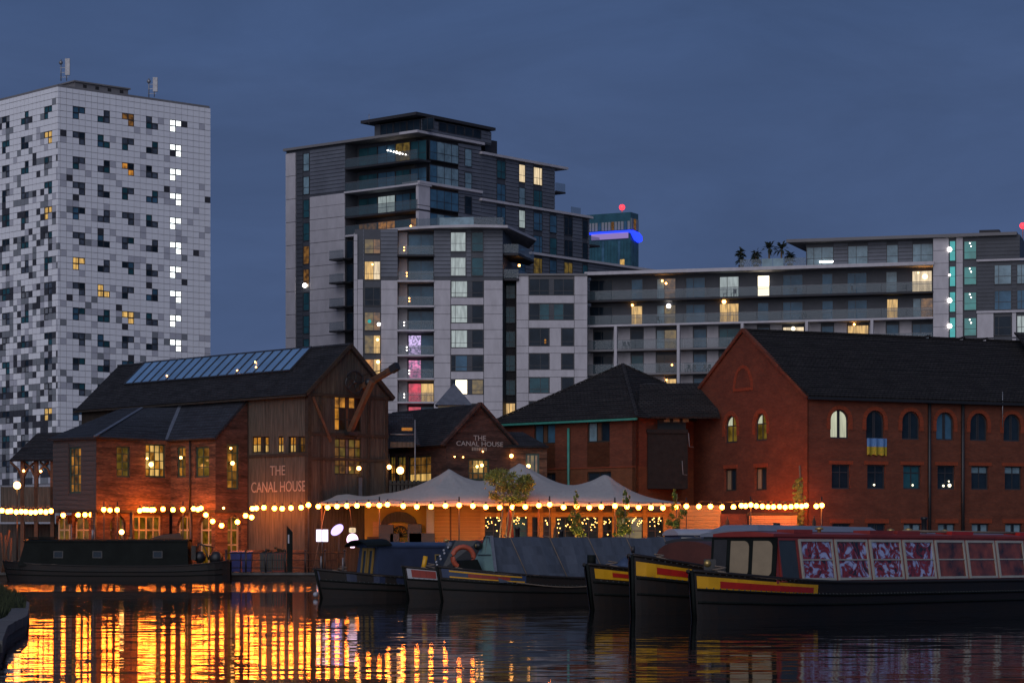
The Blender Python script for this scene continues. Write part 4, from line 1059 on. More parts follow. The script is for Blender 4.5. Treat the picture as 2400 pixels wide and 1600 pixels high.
k = MB(); k.ball(gp(864, 896, 1.6), .24, 8, 6); k.tube([gp(867, 893, 1.8), gp(930, 858, 3.8)], .02, 4); k.tube([gp(850, 880, 1.0), gp(930, 856, 3.8)], .02, 4); k.build('pulley', 'metal_black', ho)
k = MB(); k.fbox(fG, *fG.rect(806, 826, 1012, 1020), 0, .5); k.build('bracket', 'metal_black', ho)
# painted name
v = fS.v(655, 1113); text('lettering', 'THE', barn, fS, fS.u(652), v, (fS.v(655, 1090) - v) * 1.42, 'text_paint', .045, sx=.98)
v = fS.v(655, 1152); text('lettering', 'CANAL HOUSE', barn, fS, fS.u(653), v, (fS.v(655, 1127) - v) * 1.42, 'text_paint', .045, sx=.86)

# ================================================================ brick and timber wing in front of the barn
pa = fS.w(fS.u(580), 0, 0); pb = V(-17.91, 154.64, 0); pc = V(-21.07, 157.99, 0); pd = V(-24.9, 153.4, 0); pe = V(-27.9, 155.7, 0)
wing = thing('brick_wing', 'low brick and timber wing with slate roof and arched doors beside the timber warehouse', 'building', (pb.x, pb.y, GZ))
ZW = 8.5; ZG2 = 4.15
f_ab = Fac(pb, pa - pb); f_bc = Fac(pc, pb - pc); f_cd = Fac(pd, pc - pd); f_de = Fac(pe, pd - pe)
def lenf(a, b): return (a - b).length
specs = [
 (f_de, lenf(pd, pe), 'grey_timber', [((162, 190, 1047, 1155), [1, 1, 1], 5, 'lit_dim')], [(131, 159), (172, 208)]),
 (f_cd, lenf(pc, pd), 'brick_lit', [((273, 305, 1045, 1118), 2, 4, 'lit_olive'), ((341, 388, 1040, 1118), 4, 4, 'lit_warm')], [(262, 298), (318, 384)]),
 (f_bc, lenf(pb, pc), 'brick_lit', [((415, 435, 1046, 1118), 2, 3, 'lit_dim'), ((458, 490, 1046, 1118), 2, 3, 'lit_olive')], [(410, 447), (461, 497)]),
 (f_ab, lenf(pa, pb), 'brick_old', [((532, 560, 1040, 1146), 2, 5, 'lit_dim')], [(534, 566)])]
door_mats = ['door_glow', 'lit_olive', 'door_glow', 'lit_dim']
di = 0
for fc, ln, m, wins, doors in specs:
    ops = [fc.rect(*w[0]) for w in wins]; dops = []
    for a, b in doors:
        xm = (a + b) / 2; dd_ = -1.5 if fc is f_de else 0; u0, u1 = fc.u(a, dd_), fc.u(b, dd_); dops.append((u0, u1, GZ, fc.v(xm, 1207, dd_)))
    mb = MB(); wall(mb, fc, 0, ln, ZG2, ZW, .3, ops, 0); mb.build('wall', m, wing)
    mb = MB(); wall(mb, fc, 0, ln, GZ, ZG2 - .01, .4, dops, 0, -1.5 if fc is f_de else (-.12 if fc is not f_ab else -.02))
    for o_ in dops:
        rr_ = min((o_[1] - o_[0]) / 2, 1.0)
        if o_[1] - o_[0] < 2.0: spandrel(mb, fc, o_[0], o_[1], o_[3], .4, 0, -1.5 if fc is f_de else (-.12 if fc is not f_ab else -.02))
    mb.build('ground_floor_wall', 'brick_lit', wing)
    for (w, cols_, rows_, pm), o_ in zip(wins, ops):
        window(wing, fc, *o_, cols_, rows_, 'paint_green', (lambda i, j, pm=pm: pm if (i + j) % 3 else ('lit_amber' if pm != 'lit_olive' else 'lit_dim')), -.08, fw=.10, bar=.05, sill='timber_frame')
    for o_ in dops:
        wd2 = o_[1] - o_[0]
        window(wing, fc, *o_, 2 if wd2 < 1.8 else 4, [2.4, 1.3, 1.3], 'cream_paint', lambda i, j, di=di: (door_mats[(di + i + j) % 4] if j else 'door_glow'), -1.7 if fc is f_de else -.32, fw=.12, bar=.10, name='door')
        di += 1
    # band between the floors
    mb = MB(); mb.fbox(fc, -.05, ln + .05, ZG2 - .13, ZG2 + .05, -.1, .10); mb.build('beam', 'timber_frame', wing)
# boards: horizontal weatherboards on the grey face
z = ZG2 + .06; o_ = f_de.rect(162, 190, 1047, 1155)
while z < ZW - .1:
    for a, b in ((0, lenf(pd, pe)),) if not (o_[2] - .3 < z < o_[3]) else ((0, o_[0] - .05), (o_[1] + .05, lenf(pd, pe))):
        fpiece('weatherboard', 'grey_timber', wing, f_de, a, b, z, z + .27, 0, .03 + .01 * R.random())
    z += .29
# iron posts of the arcade and drain pipes
for px, D in ((222, 153.0), (308, 154.6), (447, 155.9)):
    p = at(px, 1300, D); k = MB(); k.tube([V(p.x, p.y, GZ), V(p.x, p.y, ZG2 - .1)], .11, 8); k.build('iron_post', 'metal_black', wing)
q = f_bc.w(f_bc.u(448), 0, .1); k = MB(); k.tube([V(q.x, q.y, ZG2), V(q.x, q.y, ZW)], .06, 6); k.build('drain_pipe', 'metal_black', wing)
# roof
p1 = fS.w(fS.u(340), 10.95, .02); pv = fS.w(fS.u(425), 10.95, .02); pat = fS.w(fS.u(577), 10.9, .02)
def ev(p, out=.25): 
    q = V(p.x, p.y, ZW + .02); return q
mb = MB()
eb, ec, ed, ee = [V(p.x, p.y, ZW + .02) for p in (pb + (pb - pa).normalized() * .3 , pc + V(-.25, -.25, 0), pd + V(.0, -.4, 0), pe + V(-.35, -.1, 0))]
eb = eb + V(.18, -.12, 0)
bk_ = V(pe.x + 1.2, pe.y + 6.5, 10.6)
courses(mb, ec, eb, pat, pv, 12, .02, .12); courses(mb, ed, ec, pv, p1, 14, .02, .12)
courses(mb, ee, ed, p1, bk_.lerp(p1, .55), 14, .02, .12)
rf = mb.build('roof', 'slate_blue', wing)
for a, b in ((ed, p1), (ec, pv)):
    k = MB(); k.bar(a + V(0, 0, .05), b + V(0, 0, .05), .22, .06); k.build('lead_flashing', 'lead', rf)
# end wall triangle and the upper apron along the barn
mb = MB(); mb.fprism(f_ab, [(0, ZW), (lenf(pa, pb), ZW), (lenf(pa, pb), 10.75)], -.3, 0); mb.build('gable_wall', 'brick_old', wing)
mb = MB(); mb.face([pb + V(-.1, .4, 3.9), pc + V(0, .4, 3.9), pd + V(.2, .6, 3.9), pe + V(.3, .5, 3.9), pe + V(1, 7, 3.9), pa + V(-1, 2, 3.9)]); mb.build('ceiling', 'timber_frame', wing)
# open timber gallery further left
gal = thing('timber_gallery', 'covered timber gallery with curved braces beside the brick wing', 'gallery', (-30, 158, GZ))
g0 = Fac(V(*at(45, 1075, 160.0)[:2], 0), (1, -.12, 0)); gu1 = g0.u(127); zg = g0.v(85, 1076)
mb = MB(); courses(mb, g0.w(-.5, zg - .05, .4), g0.w(gu1 + .4, zg - .05, .4), g0.w(gu1 + .4, g0.v(110, 1012, -2.6), -2.6), g0.w(g0.u(88, -2.6), g0.v(88, 1014, -2.6), -2.6), 9, .02, .1); mb.build('roof', 'slate', gal)
for px in (52, 84, 122):
    k = MB(); u = g0.u(px); k.fbox(g0, u - .12, u + .12, GZ, zg, -.2, 0); k.build('post', 'timber_beam', gal)
    for s_ in (-1, 1):
        k = MB(); k.tube([g0.w(u, zg - 1.3, -.1), g0.w(u + s_ * .3, zg - .6, -.1), g0.w(u + s_ * .8, zg - .15, -.1)], .08, 6); k.build('brace', 'timber_beam', gal)
mb = MB(); v = g0.v(85, 1140); mb.fbox(g0, -1.2, gu1, v - 2.2, v, -.12, 0); mb.build('panel', 'timber_side', gal)
mb = MB(); mb.fbox(g0, -4, gu1, GZ, v - 2.3, -1.6, -1.4); mb.build('lower_wall', 'timber_dark', gal)
k = MB()
for px, py in ((56, 1103), (96, 1104)): k.ball(g0.w(g0.u(px), g0.v(px, py), .05), .08, 6, 5)
k.build('lamp', 'bulb_soft', gal)

# ================================================================ small brick gable house with the painted name
H0 = at(1045, 1038, 158.0); fH = Fac(V(H0.x, H0.y, 0), (1.59, 1, 0)); fHs = Fac(V(H0.x, H0.y, 0), (.63, -1, 0))
house = thing('gable_house', 'small old brick gable house painted THE CANAL HOUSE behind the tent', 'house', (H0.x, H0.y, GZ))
hw = fH.u(1203); hz = H0.z; ha = fH.v(1123, 950); hm = fH.u(1123)
o1 = fH.rect(1098, 1148, 1075, 1125)
mb = MB(); wall(mb, fH, 0, hw, GZ, hz, .3, [o1]); mb.fprism(fH, [(0, hz), (hw, hz), (hm, ha)], -.3, 0); mb.build('wall', 'brick_old', house)
window(house, fH, *o1, 4, [1, 1, 1], 'paint_green', lambda i, j: 'lit_dim' if i in (0, 3) else ('lit_warm' if j else 'lit_dim'), -.1, fw=.11, name='french_window')
k = MB(); bc_ = fH.u(1132); k.ball(fH.w(fH.u(1127), fH.v(1127, 1090), .12), .10, 8, 6); k.ball(fH.w(fH.u(1116), fH.v(1116, 1093), .12), .08, 8, 6); k.build('candle_lamp', 'bulb_soft', house)
HL = -9.0
sideops = [fHs.rect(a, b, 1068, 1130) for a, b in ((912, 926), (930, 950), (956, 1010))]
mb = MB(); wall(mb, fHs, fHs.u(880), 0, GZ, hz - .1, .3, sideops); mb.build('side_wall', 'brick_old', house)
for i, o_ in enumerate(sideops): window(house, fHs, *o_, 2 if i < 2 else 4, 3, 'paint_green', ['lit_dim', 'lit_amber', 'lit_olive'] if i < 2 else ['lit_warm', 'lit_dim', 'lit_dim'], -.1, fw=.09, bar=.05)
ul_ = fHs.u(880)
rA = fH.w(hm, ha + .1, .25); rB = fH.w(hm, ha + .1, 0) + fHs.U * (ul_ - 2); eA = fHs.w(.25, hz - .12, .3); eB = fHs.w(ul_ - 2, hz - .12, .3)
mb = MB(); courses(mb, eB, eA, rA, rB, 20, .02, .1); eC = fH.w(hw + .25, hz - .1, .25); courses(mb, eC, eC + fHs.U * -8, rA + fHs.U * -8, rA, 20, .02, .1)
rf = mb.build('roof', 'slate', house)
k = MB(); k.bar(fH.w(-.35, hz - .15, .1), fH.w(hm, ha + .15, .1), .35, .14); k.bar(fH.w(hw + .35, hz - .15, .1), fH.w(hm, ha + .15, .1), .35, .14); k.build('coping', 'brick_old', house)
v = fH.v(1123, 1032); text('lettering', 'THE', house, fH, fH.u(1124), v, (fH.v(1123, 1020) - v) * 1.45, 'text_white', .03, sx=1.1)
v = fH.v(1123, 1045); text('lettering', 'CANAL HOUSE', house, fH, fH.u(1124), v, (fH.v(1123, 1034) - v) * 1.42, 'text_white', .03, sx=1.22)
v = fH.v(1123, 1056); text('lettering', 'PUB & DINING', house, fH, fH.u(1123), v, .18, 'text_white', .03, sx=1.0) if False else None
k = MB()
for i in range(9):
    u = fH.u(1106 + i * 4); k.fbox(fH, u, u + .07, fH.v(1123, 1056), fH.v(1123, 1048), .0, .02)
k.build('faded_lettering', 'text_paint', house)
for px, py in ((1062, 1070), (1082, 1071), (1128, 1058)):
    k = MB(); k.ball(fH.w(fH.u(px), fH.v(px, py), .18), .045, 8, 6); k.build('wall_lamp', 'bulb_soft', house)
# roof lantern with a pyramid cap
pz = at(1064, 951, 165); k = MB(); s_ = 1.15
zt_ = at(1060, 897, 165).z
k.hexa([V(pz.x - 1, 164, pz.z - 2), V(pz.x + 1, 164, pz.z - 2), V(pz.x + 1, 166, pz.z - 2), V(pz.x - 1, 166, pz.z - 2), V(pz.x - 1, 164, pz.z), V(pz.x + 1, 164, pz.z), V(pz.x + 1, 166, pz.z), V(pz.x - 1, 166, pz.z)])
k.build('lantern_base', 'cream_paint', rf)
k = MB(); a = [V(pz.x - 1.2, 163.8, pz.z), V(pz.x + 1.2, 163.8, pz.z), V(pz.x + 1.2, 166.2, pz.z), V(pz.x - 1.2, 166.2, pz.z)]; tp = V(pz.x, 165, zt_)
for i in range(4): k.face([a[i], a[(i + 1) % 4], tp])
k.face(list(reversed(a))); k.build('lantern_cap', 'lead', rf)
# link roof panels beside the barn: lean-to with a yellow board and rail
lean = thing('lean_to', 'slate lean-to roof with a metal rail and yellow board beside the timber warehouse', 'lean-to', at(930, 1300, 157))
fl_ = hfac(914, 157, 1, .1); 
mb = MB(); courses(mb, fl_.w(0, fl_.v(930, 1042), 0), fl_.w(fl_.u(984), fl_.v(930, 1042), 0), fl_.w(fl_.u(966, -2), fl_.v(940, 968, -2), -2), fl_.w(-.3, fl_.v(940, 968, -2), -2), 10, .02, .1); mb.build('roof', 'slate_blue', lean)
mb = MB(); mb.fbox(fl_, 0, fl_.u(972), fl_.v(930, 1048), fl_.v(930, 1036), .02, .3); mb.build('parapet', 'timber_side', lean)
mb = MB(); mb.fbox(fl_, *fl_.rect(941, 966, 1002, 1009), .1, .16); mb.build('yellow_board', 'boat_yellow', lean)
k = MB(); zz = fl_.v(930, 1018); k.tube([fl_.w(0, zz, .3), fl_.w(fl_.u(972), zz, .3)], .03, 5); k.tube([fl_.w(fl_.u(972), zz + .9, .3), fl_.w(fl_.u(972), GZ + 3, .3)], .04, 5); k.build('rail', 'metal_grey', lean)
# rear terrace fence seen between barn and house
tf_ = thing('terrace_fence', 'dark slatted terrace fence between the timber warehouse and the tent', 'fence', at(970, 1300, 155.5)); ff = hfac(912, 155.5, 1, 0)
v0_, v1_ = ff.v(950, 1180), ff.v(950, 1128)
for i in range(22):
    u = ff.u(912) + i * .24; fpiece('slat', 'timber_dark', tf_, ff, u, u + .17, v0_ - 2, v1_ + .1 * R.random(), -.03, 0)
k = MB(); k.fbox(ff, ff.u(912), ff.u(1050), v1_ - .2, v1_ - .1, .01, .06); k.build('rail', 'timber_frame', tf_)
for px, py, r_ in ((912, 1094, .14), (938, 1102, .22)):
    p = at(px, py, 156.2); t = thing('globe_lamp', 'round glowing globe lamp over the fence ' + ('beside the timber warehouse wall' if px < 920 else 'under the slate lean-to roof'), 'lamp', p, 'globe lamps')
    k = MB(); k.ball(p, r_, 10, 8); k.build('globe', 'bulb_soft', t); k = MB(); k.tube([p + V(0, 0, r_), p + V(0, 0, .8)], .02, 5); k.build('cord', 'metal_black', t)

# ================================================================ hipped red brick house
P0 = at(1490, 975, 160.0); fP = Fac(V(P0.x, P0.y, 0), (1.12, -1, 0)); fPr = Fac(V(P0.x, P0.y, 0), (1, 1.12, 0))
hip = thing('hipped_brick_house', 'red brick house with a dark hipped tile roof and green gutter', 'house', (P0.x, P0.y, GZ))
pl = fP.u(1165); pz_ = P0.z; sd = -pl
wo = [fP.rect(1251, 1301, 993, 1040), fP.rect(1376, 1429, 988, 1036), fP.rect(1276, 1302, 1108, 1140), fP.rect(1376, 1432, 1105, 1150)]
mb = MB(); zbnd = fP.v(1400, 1095)
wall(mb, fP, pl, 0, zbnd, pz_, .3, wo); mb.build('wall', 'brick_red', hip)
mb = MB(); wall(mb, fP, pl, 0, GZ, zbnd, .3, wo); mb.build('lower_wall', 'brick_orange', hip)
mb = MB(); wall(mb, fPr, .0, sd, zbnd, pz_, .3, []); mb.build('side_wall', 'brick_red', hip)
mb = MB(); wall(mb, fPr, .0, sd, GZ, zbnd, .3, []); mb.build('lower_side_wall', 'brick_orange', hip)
mb = MB(); mb.fbox(fP, pl, .05, zbnd - .05, zbnd + .02, 0, .05); mb.build('string_course', 'brick_arch', hip)
window(hip, fP, *wo[0], [1, .5, 1], 1, 'timber_frame', lambda i, j: 'glass_blue' if i != 1 else 'timber_beam', -.1, fw=.09, sill='brick_arch')
window(hip, fP, *wo[1], [1, .5, 1], 1, 'timber_frame', lambda i, j: 'glass_pale' if i == 0 else ('timber_beam' if i == 1 else 'glass_dark'), -.1, fw=.09, sill='brick_arch')
for o_ in wo[2:]: window(hip, fP, *o_, 2, 1, 'timber_frame', 'glass_dark', -.1, fw=.09)
ap = fP.w(pl / 2, 0) - fP.N * (sd / 2); ap = V(ap.x, ap.y, fP.v(1460, 855) if False else 13.95)
ov = .45
cA = fP.w(pl - ov, pz_ - .1, ov); cB = fP.w(ov, pz_ - .1, ov); cC = fPr.w(sd + ov, pz_ - .1, ov); cD = fP.w(pl - ov, pz_ - .1, -sd - ov)
mb = MB()
for a, b in ((cA, cB), (cB, cC), (cC, cD), (cD, cA)): courses(mb, a, b, ap, ap, 26, .05, .05)
rf = mb.build('roof', 'roof_tile', hip)
for a in (cA, cB, cC):
    n = 26
    for i in range(n):
        k = MB(); k.bar(a.lerp(ap, (i + .04) / n) + V(0, 0, .05), a.lerp(ap, (i + .98) / n) + V(0, 0, .07), .22, .09); k.build('hip_tile', 'roof_tile', rf)
k = MB(); k.bar(cA + V(0, 0, -.1), cB + V(0, 0, -.1), .14, .13); k.build('gutter', 'gutter_green', hip)
k = MB(); q = fP.u(1335); k.tube([fP.w(q, fP.v(1335, 1003), .12), fP.w(q, GZ, .12)], .09, 6); k.build('drain_pipe', 'gutter_green', hip)
# dark link block and its roof
lk = Fac(fPr.w(1.4, 0, .4), (1, .08, 0)); lu = lk.u(1612); lz0, lz1 = lk.v(1560, 1145), lk.v(1560, 1015)
mb = MB(); mb.fbox(lk, lk.u(1518), lu, lz0, lz1, -4, 0); mb.build('link_block', 'link_black', hip)
mb = MB(); mb.fbox(lk, lk.u(1516), lu, lz1, lz1 + .25, -4, .1); mb.build('link_cap', 'link_black', hip)
mb = MB(); mb.fbox(lk, lk.u(1545), lu, lz1 + .25, lk.v(1560, 972), -4, -.8); mb.build('link_clerestory', 'recess_dark', hip)
mb = MB(); courses(mb, lk.w(lk.u(1492), lk.v(1560, 977, .2), .3), lk.w(lu + 2, lk.v(1560, 977, .2), .3), lk.w(lu + 2, lk.v(1590, 896, -3.2), -3.2), lk.w(lk.u(1500, -3.2), lk.v(1560, 899, -3.2), -3.2), 18, .03, .1); mb.build('link_roof', 'roof_tile', hip)
for i in range(3):
    k = MB(); a = 1560 + i * 22; k.fbox(lk, lk.u(a), lk.u(a + 14), lk.v(a, 987), lk.v(a, 979), -.75, -.7); k.build('vent', 'cream_paint', hip)
k = MB()
for y0, x0 in ((1015, 1611), (1080, 1596)):
    p = [lk.w(lk.u(x0), lk.v(x0, y0), .5), lk.w(lk.u(x0 + 2), lk.v(x0, y0 + 32), .5), lk.w(lk.u(x0 + 12), lk.v(x0, y0 + 33), .5)]; k.tube(p, .028, 5)
k.build('wall_pipe', 'pipe_grey', hip)
# low slate-roofed porch beside the gable house
po = thing('brick_porch', 'small lit brick porch with slate roof between the gable house and the hipped house', 'porch', at(1230, 1300, 162)); fo = hfac(1195, 160.5, 1, .08)
o_ = fo.rect(1232, 1264, 1062, 1130)
mb = MB(); wall(mb, fo, fo.u(1180), fo.u(1282), GZ, fo.v(1240, 1046), .3, [o_]); mb.build('wall', 'brick_lit', po)
window(po, fo, *o_, 3, 1, 'paint_green', ['lit_dim', 'lit_olive', 'lit_dim'], -.1, fw=.12, name='french_window')
mb = MB(); courses(mb, fo.w(fo.u(1178), fo.v(1240, 1046), .3), fo.w(fo.u(1285), fo.v(1240, 1046), .3), fo.w(fo.u(1225, -2.5), fo.v(1240, 1012, -2.5), -2.5), fo.w(fo.u(1178, -2.5), fo.v(1240, 1012, -2.5), -2.5), 8, .02, .1); mb.build('roof', 'slate', po)
k = MB(); k.ball(fo.w(fo.u(1238), fo.v(1238, 1092), .1), .12, 8, 6); k.ball(fo.w(fo.u(1198), fo.v(1198, 1068), .2), .12, 8, 6); k.build('lamp', 'bulb_soft', po)

# ================================================================ big red brick warehouse on the right
Q0 = at(1893, 926, 152.0); fW = Fac(V(Q0.x, Q0.y, 0), (2.1, 1, 0)); fWg = Fac(V(Q0.x, Q0.y, 0), (.476, -1, 0))
wh = thing('brick_warehouse', 'large red brick canal warehouse with arched windows and a dark tiled roof', 'warehouse', (Q0.x, Q0.y, GZ))
qz = Q0.z; ql = 25.0; gw = fWg.u(1605); gmid = gw / 2; qa = fWg.v(1745, 778)
top = [(1968, 'lit_curtain'), (2051, 'glass_dark'), (2135, 'glass_dark'), (2215, 'glass_blue'), (2294, 'glass_dark'), (2372, 'glass_dark')]
ops = []; arch_o = []; rect_o = []; low_o = []
for i, (px, pm) in enumerate(top):
    hwp = 21.5 - .3 * i; dy = 2.2 * i
    o_ = fW.rect(px - hwp, px + hwp, 959 + dy, 1027 + dy * .6); arch_o.append((o_, pm))
    o2 = fW.rect(px + 3 - hwp, px + 3 + hwp, 1088 + dy * .4, 1145 + dy * .2); rect_o.append(o2)
    o3 = fW.rect(px + 4 - hwp, px + 4 + hwp, 1226, 1275); low_o.append(o3)
ops = [a for a, _ in arch_o] + rect_o + low_o
mb = MB(); wall(mb, fW, 0, ql, GZ, qz, .35, ops)
for o_, _ in arch_o: spandrel(mb, fW, o_[0], o_[1], o_[3], .35)
mb.build('wall', 'brick_red', wh)
gops_a = [fWg.rect(1699, 1727, 973, 1037), fWg.rect(1769, 1797, 968, 1032)]
gops_r = [fWg.rect(1698, 1726, 1098, 1150), fWg.rect(1769, 1797, 1095, 1148)]
mb = MB(); wall(mb, fWg, gw, 0, GZ, qz, .35, gops_a + gops_r)
for o_ in gops_a: spandrel(mb, fWg, o_[0], o_[1], o_[3], .35)
lun = fWg.rect(1721, 1762, 877, 914)
mb.fprism(fWg, [(gw, qz), (0, qz), (gmid, qa)], -.35, 0)
mb.build('gable_wall', 'brick_red', wh)
def arch_ring(fc, o_, wdt=.25, n=12, name='arch_brick', rise=None):
    u0, u1, v0, v1 = o_; r = (u1 - u0) / 2; c = (u0 + u1) / 2; zc = v1 - r
    b = MB()
    for i in range(n):
        a0, a1 = math.pi * i / n, math.pi * (i + .96) / n
        p = [(c - r * math.cos(a0), zc + r * math.sin(a0)), (c - r * math.cos(a1), zc + r * math.sin(a1)), (c - (r + wdt) * math.cos(a1), zc + (r + wdt) * math.sin(a1)), (c - (r + wdt) * math.cos(a0), zc + (r + wdt) * math.sin(a0))]
        k = MB(); k.fprism(fc, p, -.02, .035); k.build('arch_stone', 'brick_arch', wh)
    for s_ in (-1, 1):
        k = MB(); e = c + s_ * (r + wdt / 2); k.fbox(fc, e - wdt / 2, e + wdt / 2, zc - .55, zc, -.02, .035); k.build('arch_stone', 'brick_arch', wh)
for i, (o_, pm) in enumerate(arch_o):
    window(wh, fW, *o_, [1, .22, 1], 1, 'frame_dark', (lambda a, b, pm=pm: pm if a != 1 else 'frame_dark'), -.14, fw=.08, arch=True, sill='brick_red'); arch_ring(fW, o_)
for i, o_ in enumerate(rect_o):
    pm = ['glass_dark', 'glass_dark', 'glass_teal', 'glass_dark', 'glass_dark', 'glass_dark'][i]
    window(wh, fW, *o_, 2, [2.2, 1], 'frame_dark', (lambda a, b, pm=pm, i=i: 'glass_pale' if (b == 1 and i > 3) else pm), -.14, fw=.08, sill='brick_red')
    fpiece('lintel', 'brick_arch', wh, fW, o_[0] - .2, o_[1] + .2, o_[3] + .005, o_[3] + .24, -.02, .035)
    if i in (1, 2, 3):
        k = MB(); k.ball(fW.w(o_[0] + .35 + .2 * i, o_[2] + .25, -.1), .06 if i != 3 else .11, 8, 6)
        if i == 3: k.ball(fW.w(o_[0] + .5, o_[2] + .22, -.1), .07, 8, 6); k.ball(fW.w(o_[0] + .9, o_[2] + .5, -.1), .05, 8, 6)
        k.build('window_lamp', 'lit_hot', wh)
for i, o_ in enumerate(low_o):
    window(wh, fW, *o_, [1, .3, 1], 1, 'frame_dark', lambda a, b, i=i: 'glass_pale' if a != 1 and i > 1 else 'glass_dark', -.14, fw=.08)
    fpiece('lintel', 'brick_arch', wh, fW, o_[0] - .2, o_[1] + .2, o_[3] + .005, o_[3] + .28, -.02, .035)
for o_ in gops_a: window(wh, fWg, *o_, 2, [1.6, 1], 'frame_dark', lambda a, b: 'lit_curtain' if (a == 0 and b) else 'lit_olive', -.14, fw=.09, arch=True, sill='brick_red'); arch_ring(fWg, o_, .28)
for o_ in gops_r:
    window(wh, fWg, *o_, [1.4, 1.2, .7], 1, 'timber_frame', lambda a, b: 'cream_panel' if a != 1 else 'glass_dark', -.14, fw=.09, sill='brick_red')
    fpiece('lintel', 'brick_arch', wh, fWg, o_[0] - .12, o_[1] + .12, o_[3] + .005, o_[3] + .26, -.02, .035)
# lunette
c = (lun[0] + lun[1]) / 2; r = (lun[1] - lun[0]) / 2 - .12; zc = lun[2] + .15
n = 14
for i in range(n):
    a0, a1 = math.pi * i / n, math.pi * (i + .95) / n
    p = [(c - r * math.cos(a0), zc + r * 1.25 * math.sin(a0)), (c - r * math.cos(a1), zc + r * 1.25 * math.sin(a1)), (c - (r + .24) * math.cos(a1), zc + (r * 1.25 + .24) * math.sin(a1)), (c - (r + .24) * math.cos(a0), zc + (r * 1.25 + .24) * math.sin(a0))]
    k = MB(); k.fprism(fWg, p, -.02, .04); k.build('arch_stone', 'brick_arch', wh)
fpiece('sill', 'brick_arch', wh, fWg, c - r - .24, c + r + .24, zc - .2, zc - .01, -.02, .04)
k = MB(); k.fprism(fWg, [(c + r * math.cos(math.pi * i / n), zc + r * 1.25 * math.sin(math.pi * i / n)) for i in range(n + 1)], 0, .012); k.build('lunette_panel', 'brick_red', wh)
# recessed panels under the windows, pipes, aerial
for px in (2176, 2254):
    q = fW.u(px); k = MB(); k.tube([fW.w(q, qz - .1, .12), fW.w(q, GZ, .12)], .11, 6); k.build('drain_pipe', 'metal_black', wh)
k = MB(); q = fW.u(2343); k.tube([fW.w(q, fW.v(2343, 1002), .3), fW.w(q, fW.v(2343, 918), .3)], .03, 5); k.build('aerial', 'metal_grey', wh)
# roof
rA = fWg.w(gmid, qa + .12, .05); rB = rA + fW.U * (ql + 1); eA = fW.w(-.15, qz - .02, .35); eB = fW.w(ql + 1, qz - .02, .35)
mb = MB(); courses(mb, eA, eB, rB, rA, 32, .05, .12)
e2 = fWg.w(gw - .3, qz - .1, .05); courses(mb, e2 + fW.U * (ql + 1), e2, rA, rB, 34, .035, .12); rf = mb.build('roof', 'roof_tile', wh)
n = 58
for i in range(n):
    k = MB(); k.bar(rA.lerp(rB, (i + .03) / n) + V(0, 0, .05), rA.lerp(rB, (i + .97) / n) + V(0, 0, .05 + (.12 if i in (30, 36, 40) else 0)), .26, .12); k.build('ridge_tile', 'roof_tile', rf)
k = MB(); k.bar(eA + V(0, 0, -.16), eB + V(0, 0, -.16), .16, .16); k.build('gutter', 'metal_black', wh)
k = MB(); k.bar(fWg.w(.1, qz - .1, .03), fWg.w(gmid, qa + .16, .03), .22, .2); k.bar(fWg.w(gw - .1, qz - .1, .03), fWg.w(gmid, qa + .16, .03), .22, .2); k.build('verge', 'brick_red', wh)
# cross roof at the far right end
mb = MB(); a = rB.lerp(rA, .28); courses(mb, fW.w(19.2, qz + .1, .5), fW.w(26, qz + .1, .5), V(a.x + 5, a.y + 1, qa + .7), V(a.x + 1.5, a.y, qa + .7), 20, .03, .1); mb.build('cross_roof', 'roof_tile', wh)
# flag hung from the second arched window
o_ = arch_o[1][0]; fg = thing('hanging_flag', 'flag of pale blue over yellow hung below an arched window', 'flag', fW.w(o_[0], o_[2], .05))
fu0, fu1 = fW.u(2030), fW.u(2077); fz1, fz0 = fW.v(2053, 1027), fW.v(2053, 1066); zm = (fz1 + fz0) / 2
for nm, z0_, z1_, m in (('blue_half', zm, fz1, 'flag_blue'), ('yellow_half', fz0, zm - .004, 'flag_yellow')):
    k = MB(); n = 14
    def wv(i, z): return .10 + .04 * math.sin(i * 1.3) * (1 + (fz1 - z))
    for i in range(n):
        a, b = fu0 + (fu1 - fu0) * i / n, fu0 + (fu1 - fu0) * (i + 1) / n
        dz = .05 * math.sin(i * 1.7) if nm == 'yellow_half' else 0; dz2 = .05 * math.sin((i + 1) * 1.7) if nm == 'yellow_half' else 0
        for off in (0, -.012):
            k.face([fW.w(a, z0_ + dz, wv(i, z0_) + off), fW.w(b, z0_ + dz2, wv(i + 1, z0_) + off), fW.w(b, z1_, wv(i + 1, z1_) + off), fW.w(a, z1_, wv(i, z1_) + off)])
    k.build(nm, m, fg)
# climbing plant on the gable corner
cl = thing('climbing_plant', 'green climbing plant on the corner of the brick warehouse gable', 'plant', fWg.w(fWg.u(1876), GZ, .1))
k = MB(); q = fWg.u(1878)
k.tube([fWg.w(q, GZ, .06), fWg.w(q + .2, 4, .06), fWg.w(q - .1, 6.8, .06)], .05, 5); k.build('stem', 'bark', cl)
k = MB()
for i in range(800):
    z = GZ + 5.6 * R.random() ** 1.3; wdt = .75 * (1 - z / 8.2) + .15
    p = fWg.w(q + R.gauss(0, wdt * .55), z, R.uniform(.05, .35)); a = R.uniform(0, 6.28); s_ = R.uniform(.05, .11)
    d1 = V(math.cos(a), R.uniform(-.5, .5), math.sin(a)) * s_; d2 = V(-math.sin(a), R.uniform(-.5, .5), math.cos(a)) * s_
    k.face([p - d1, p - d2 * .6, p + d1, p + d2 * .6])
k.build('crown', 'leaf_green', cl)
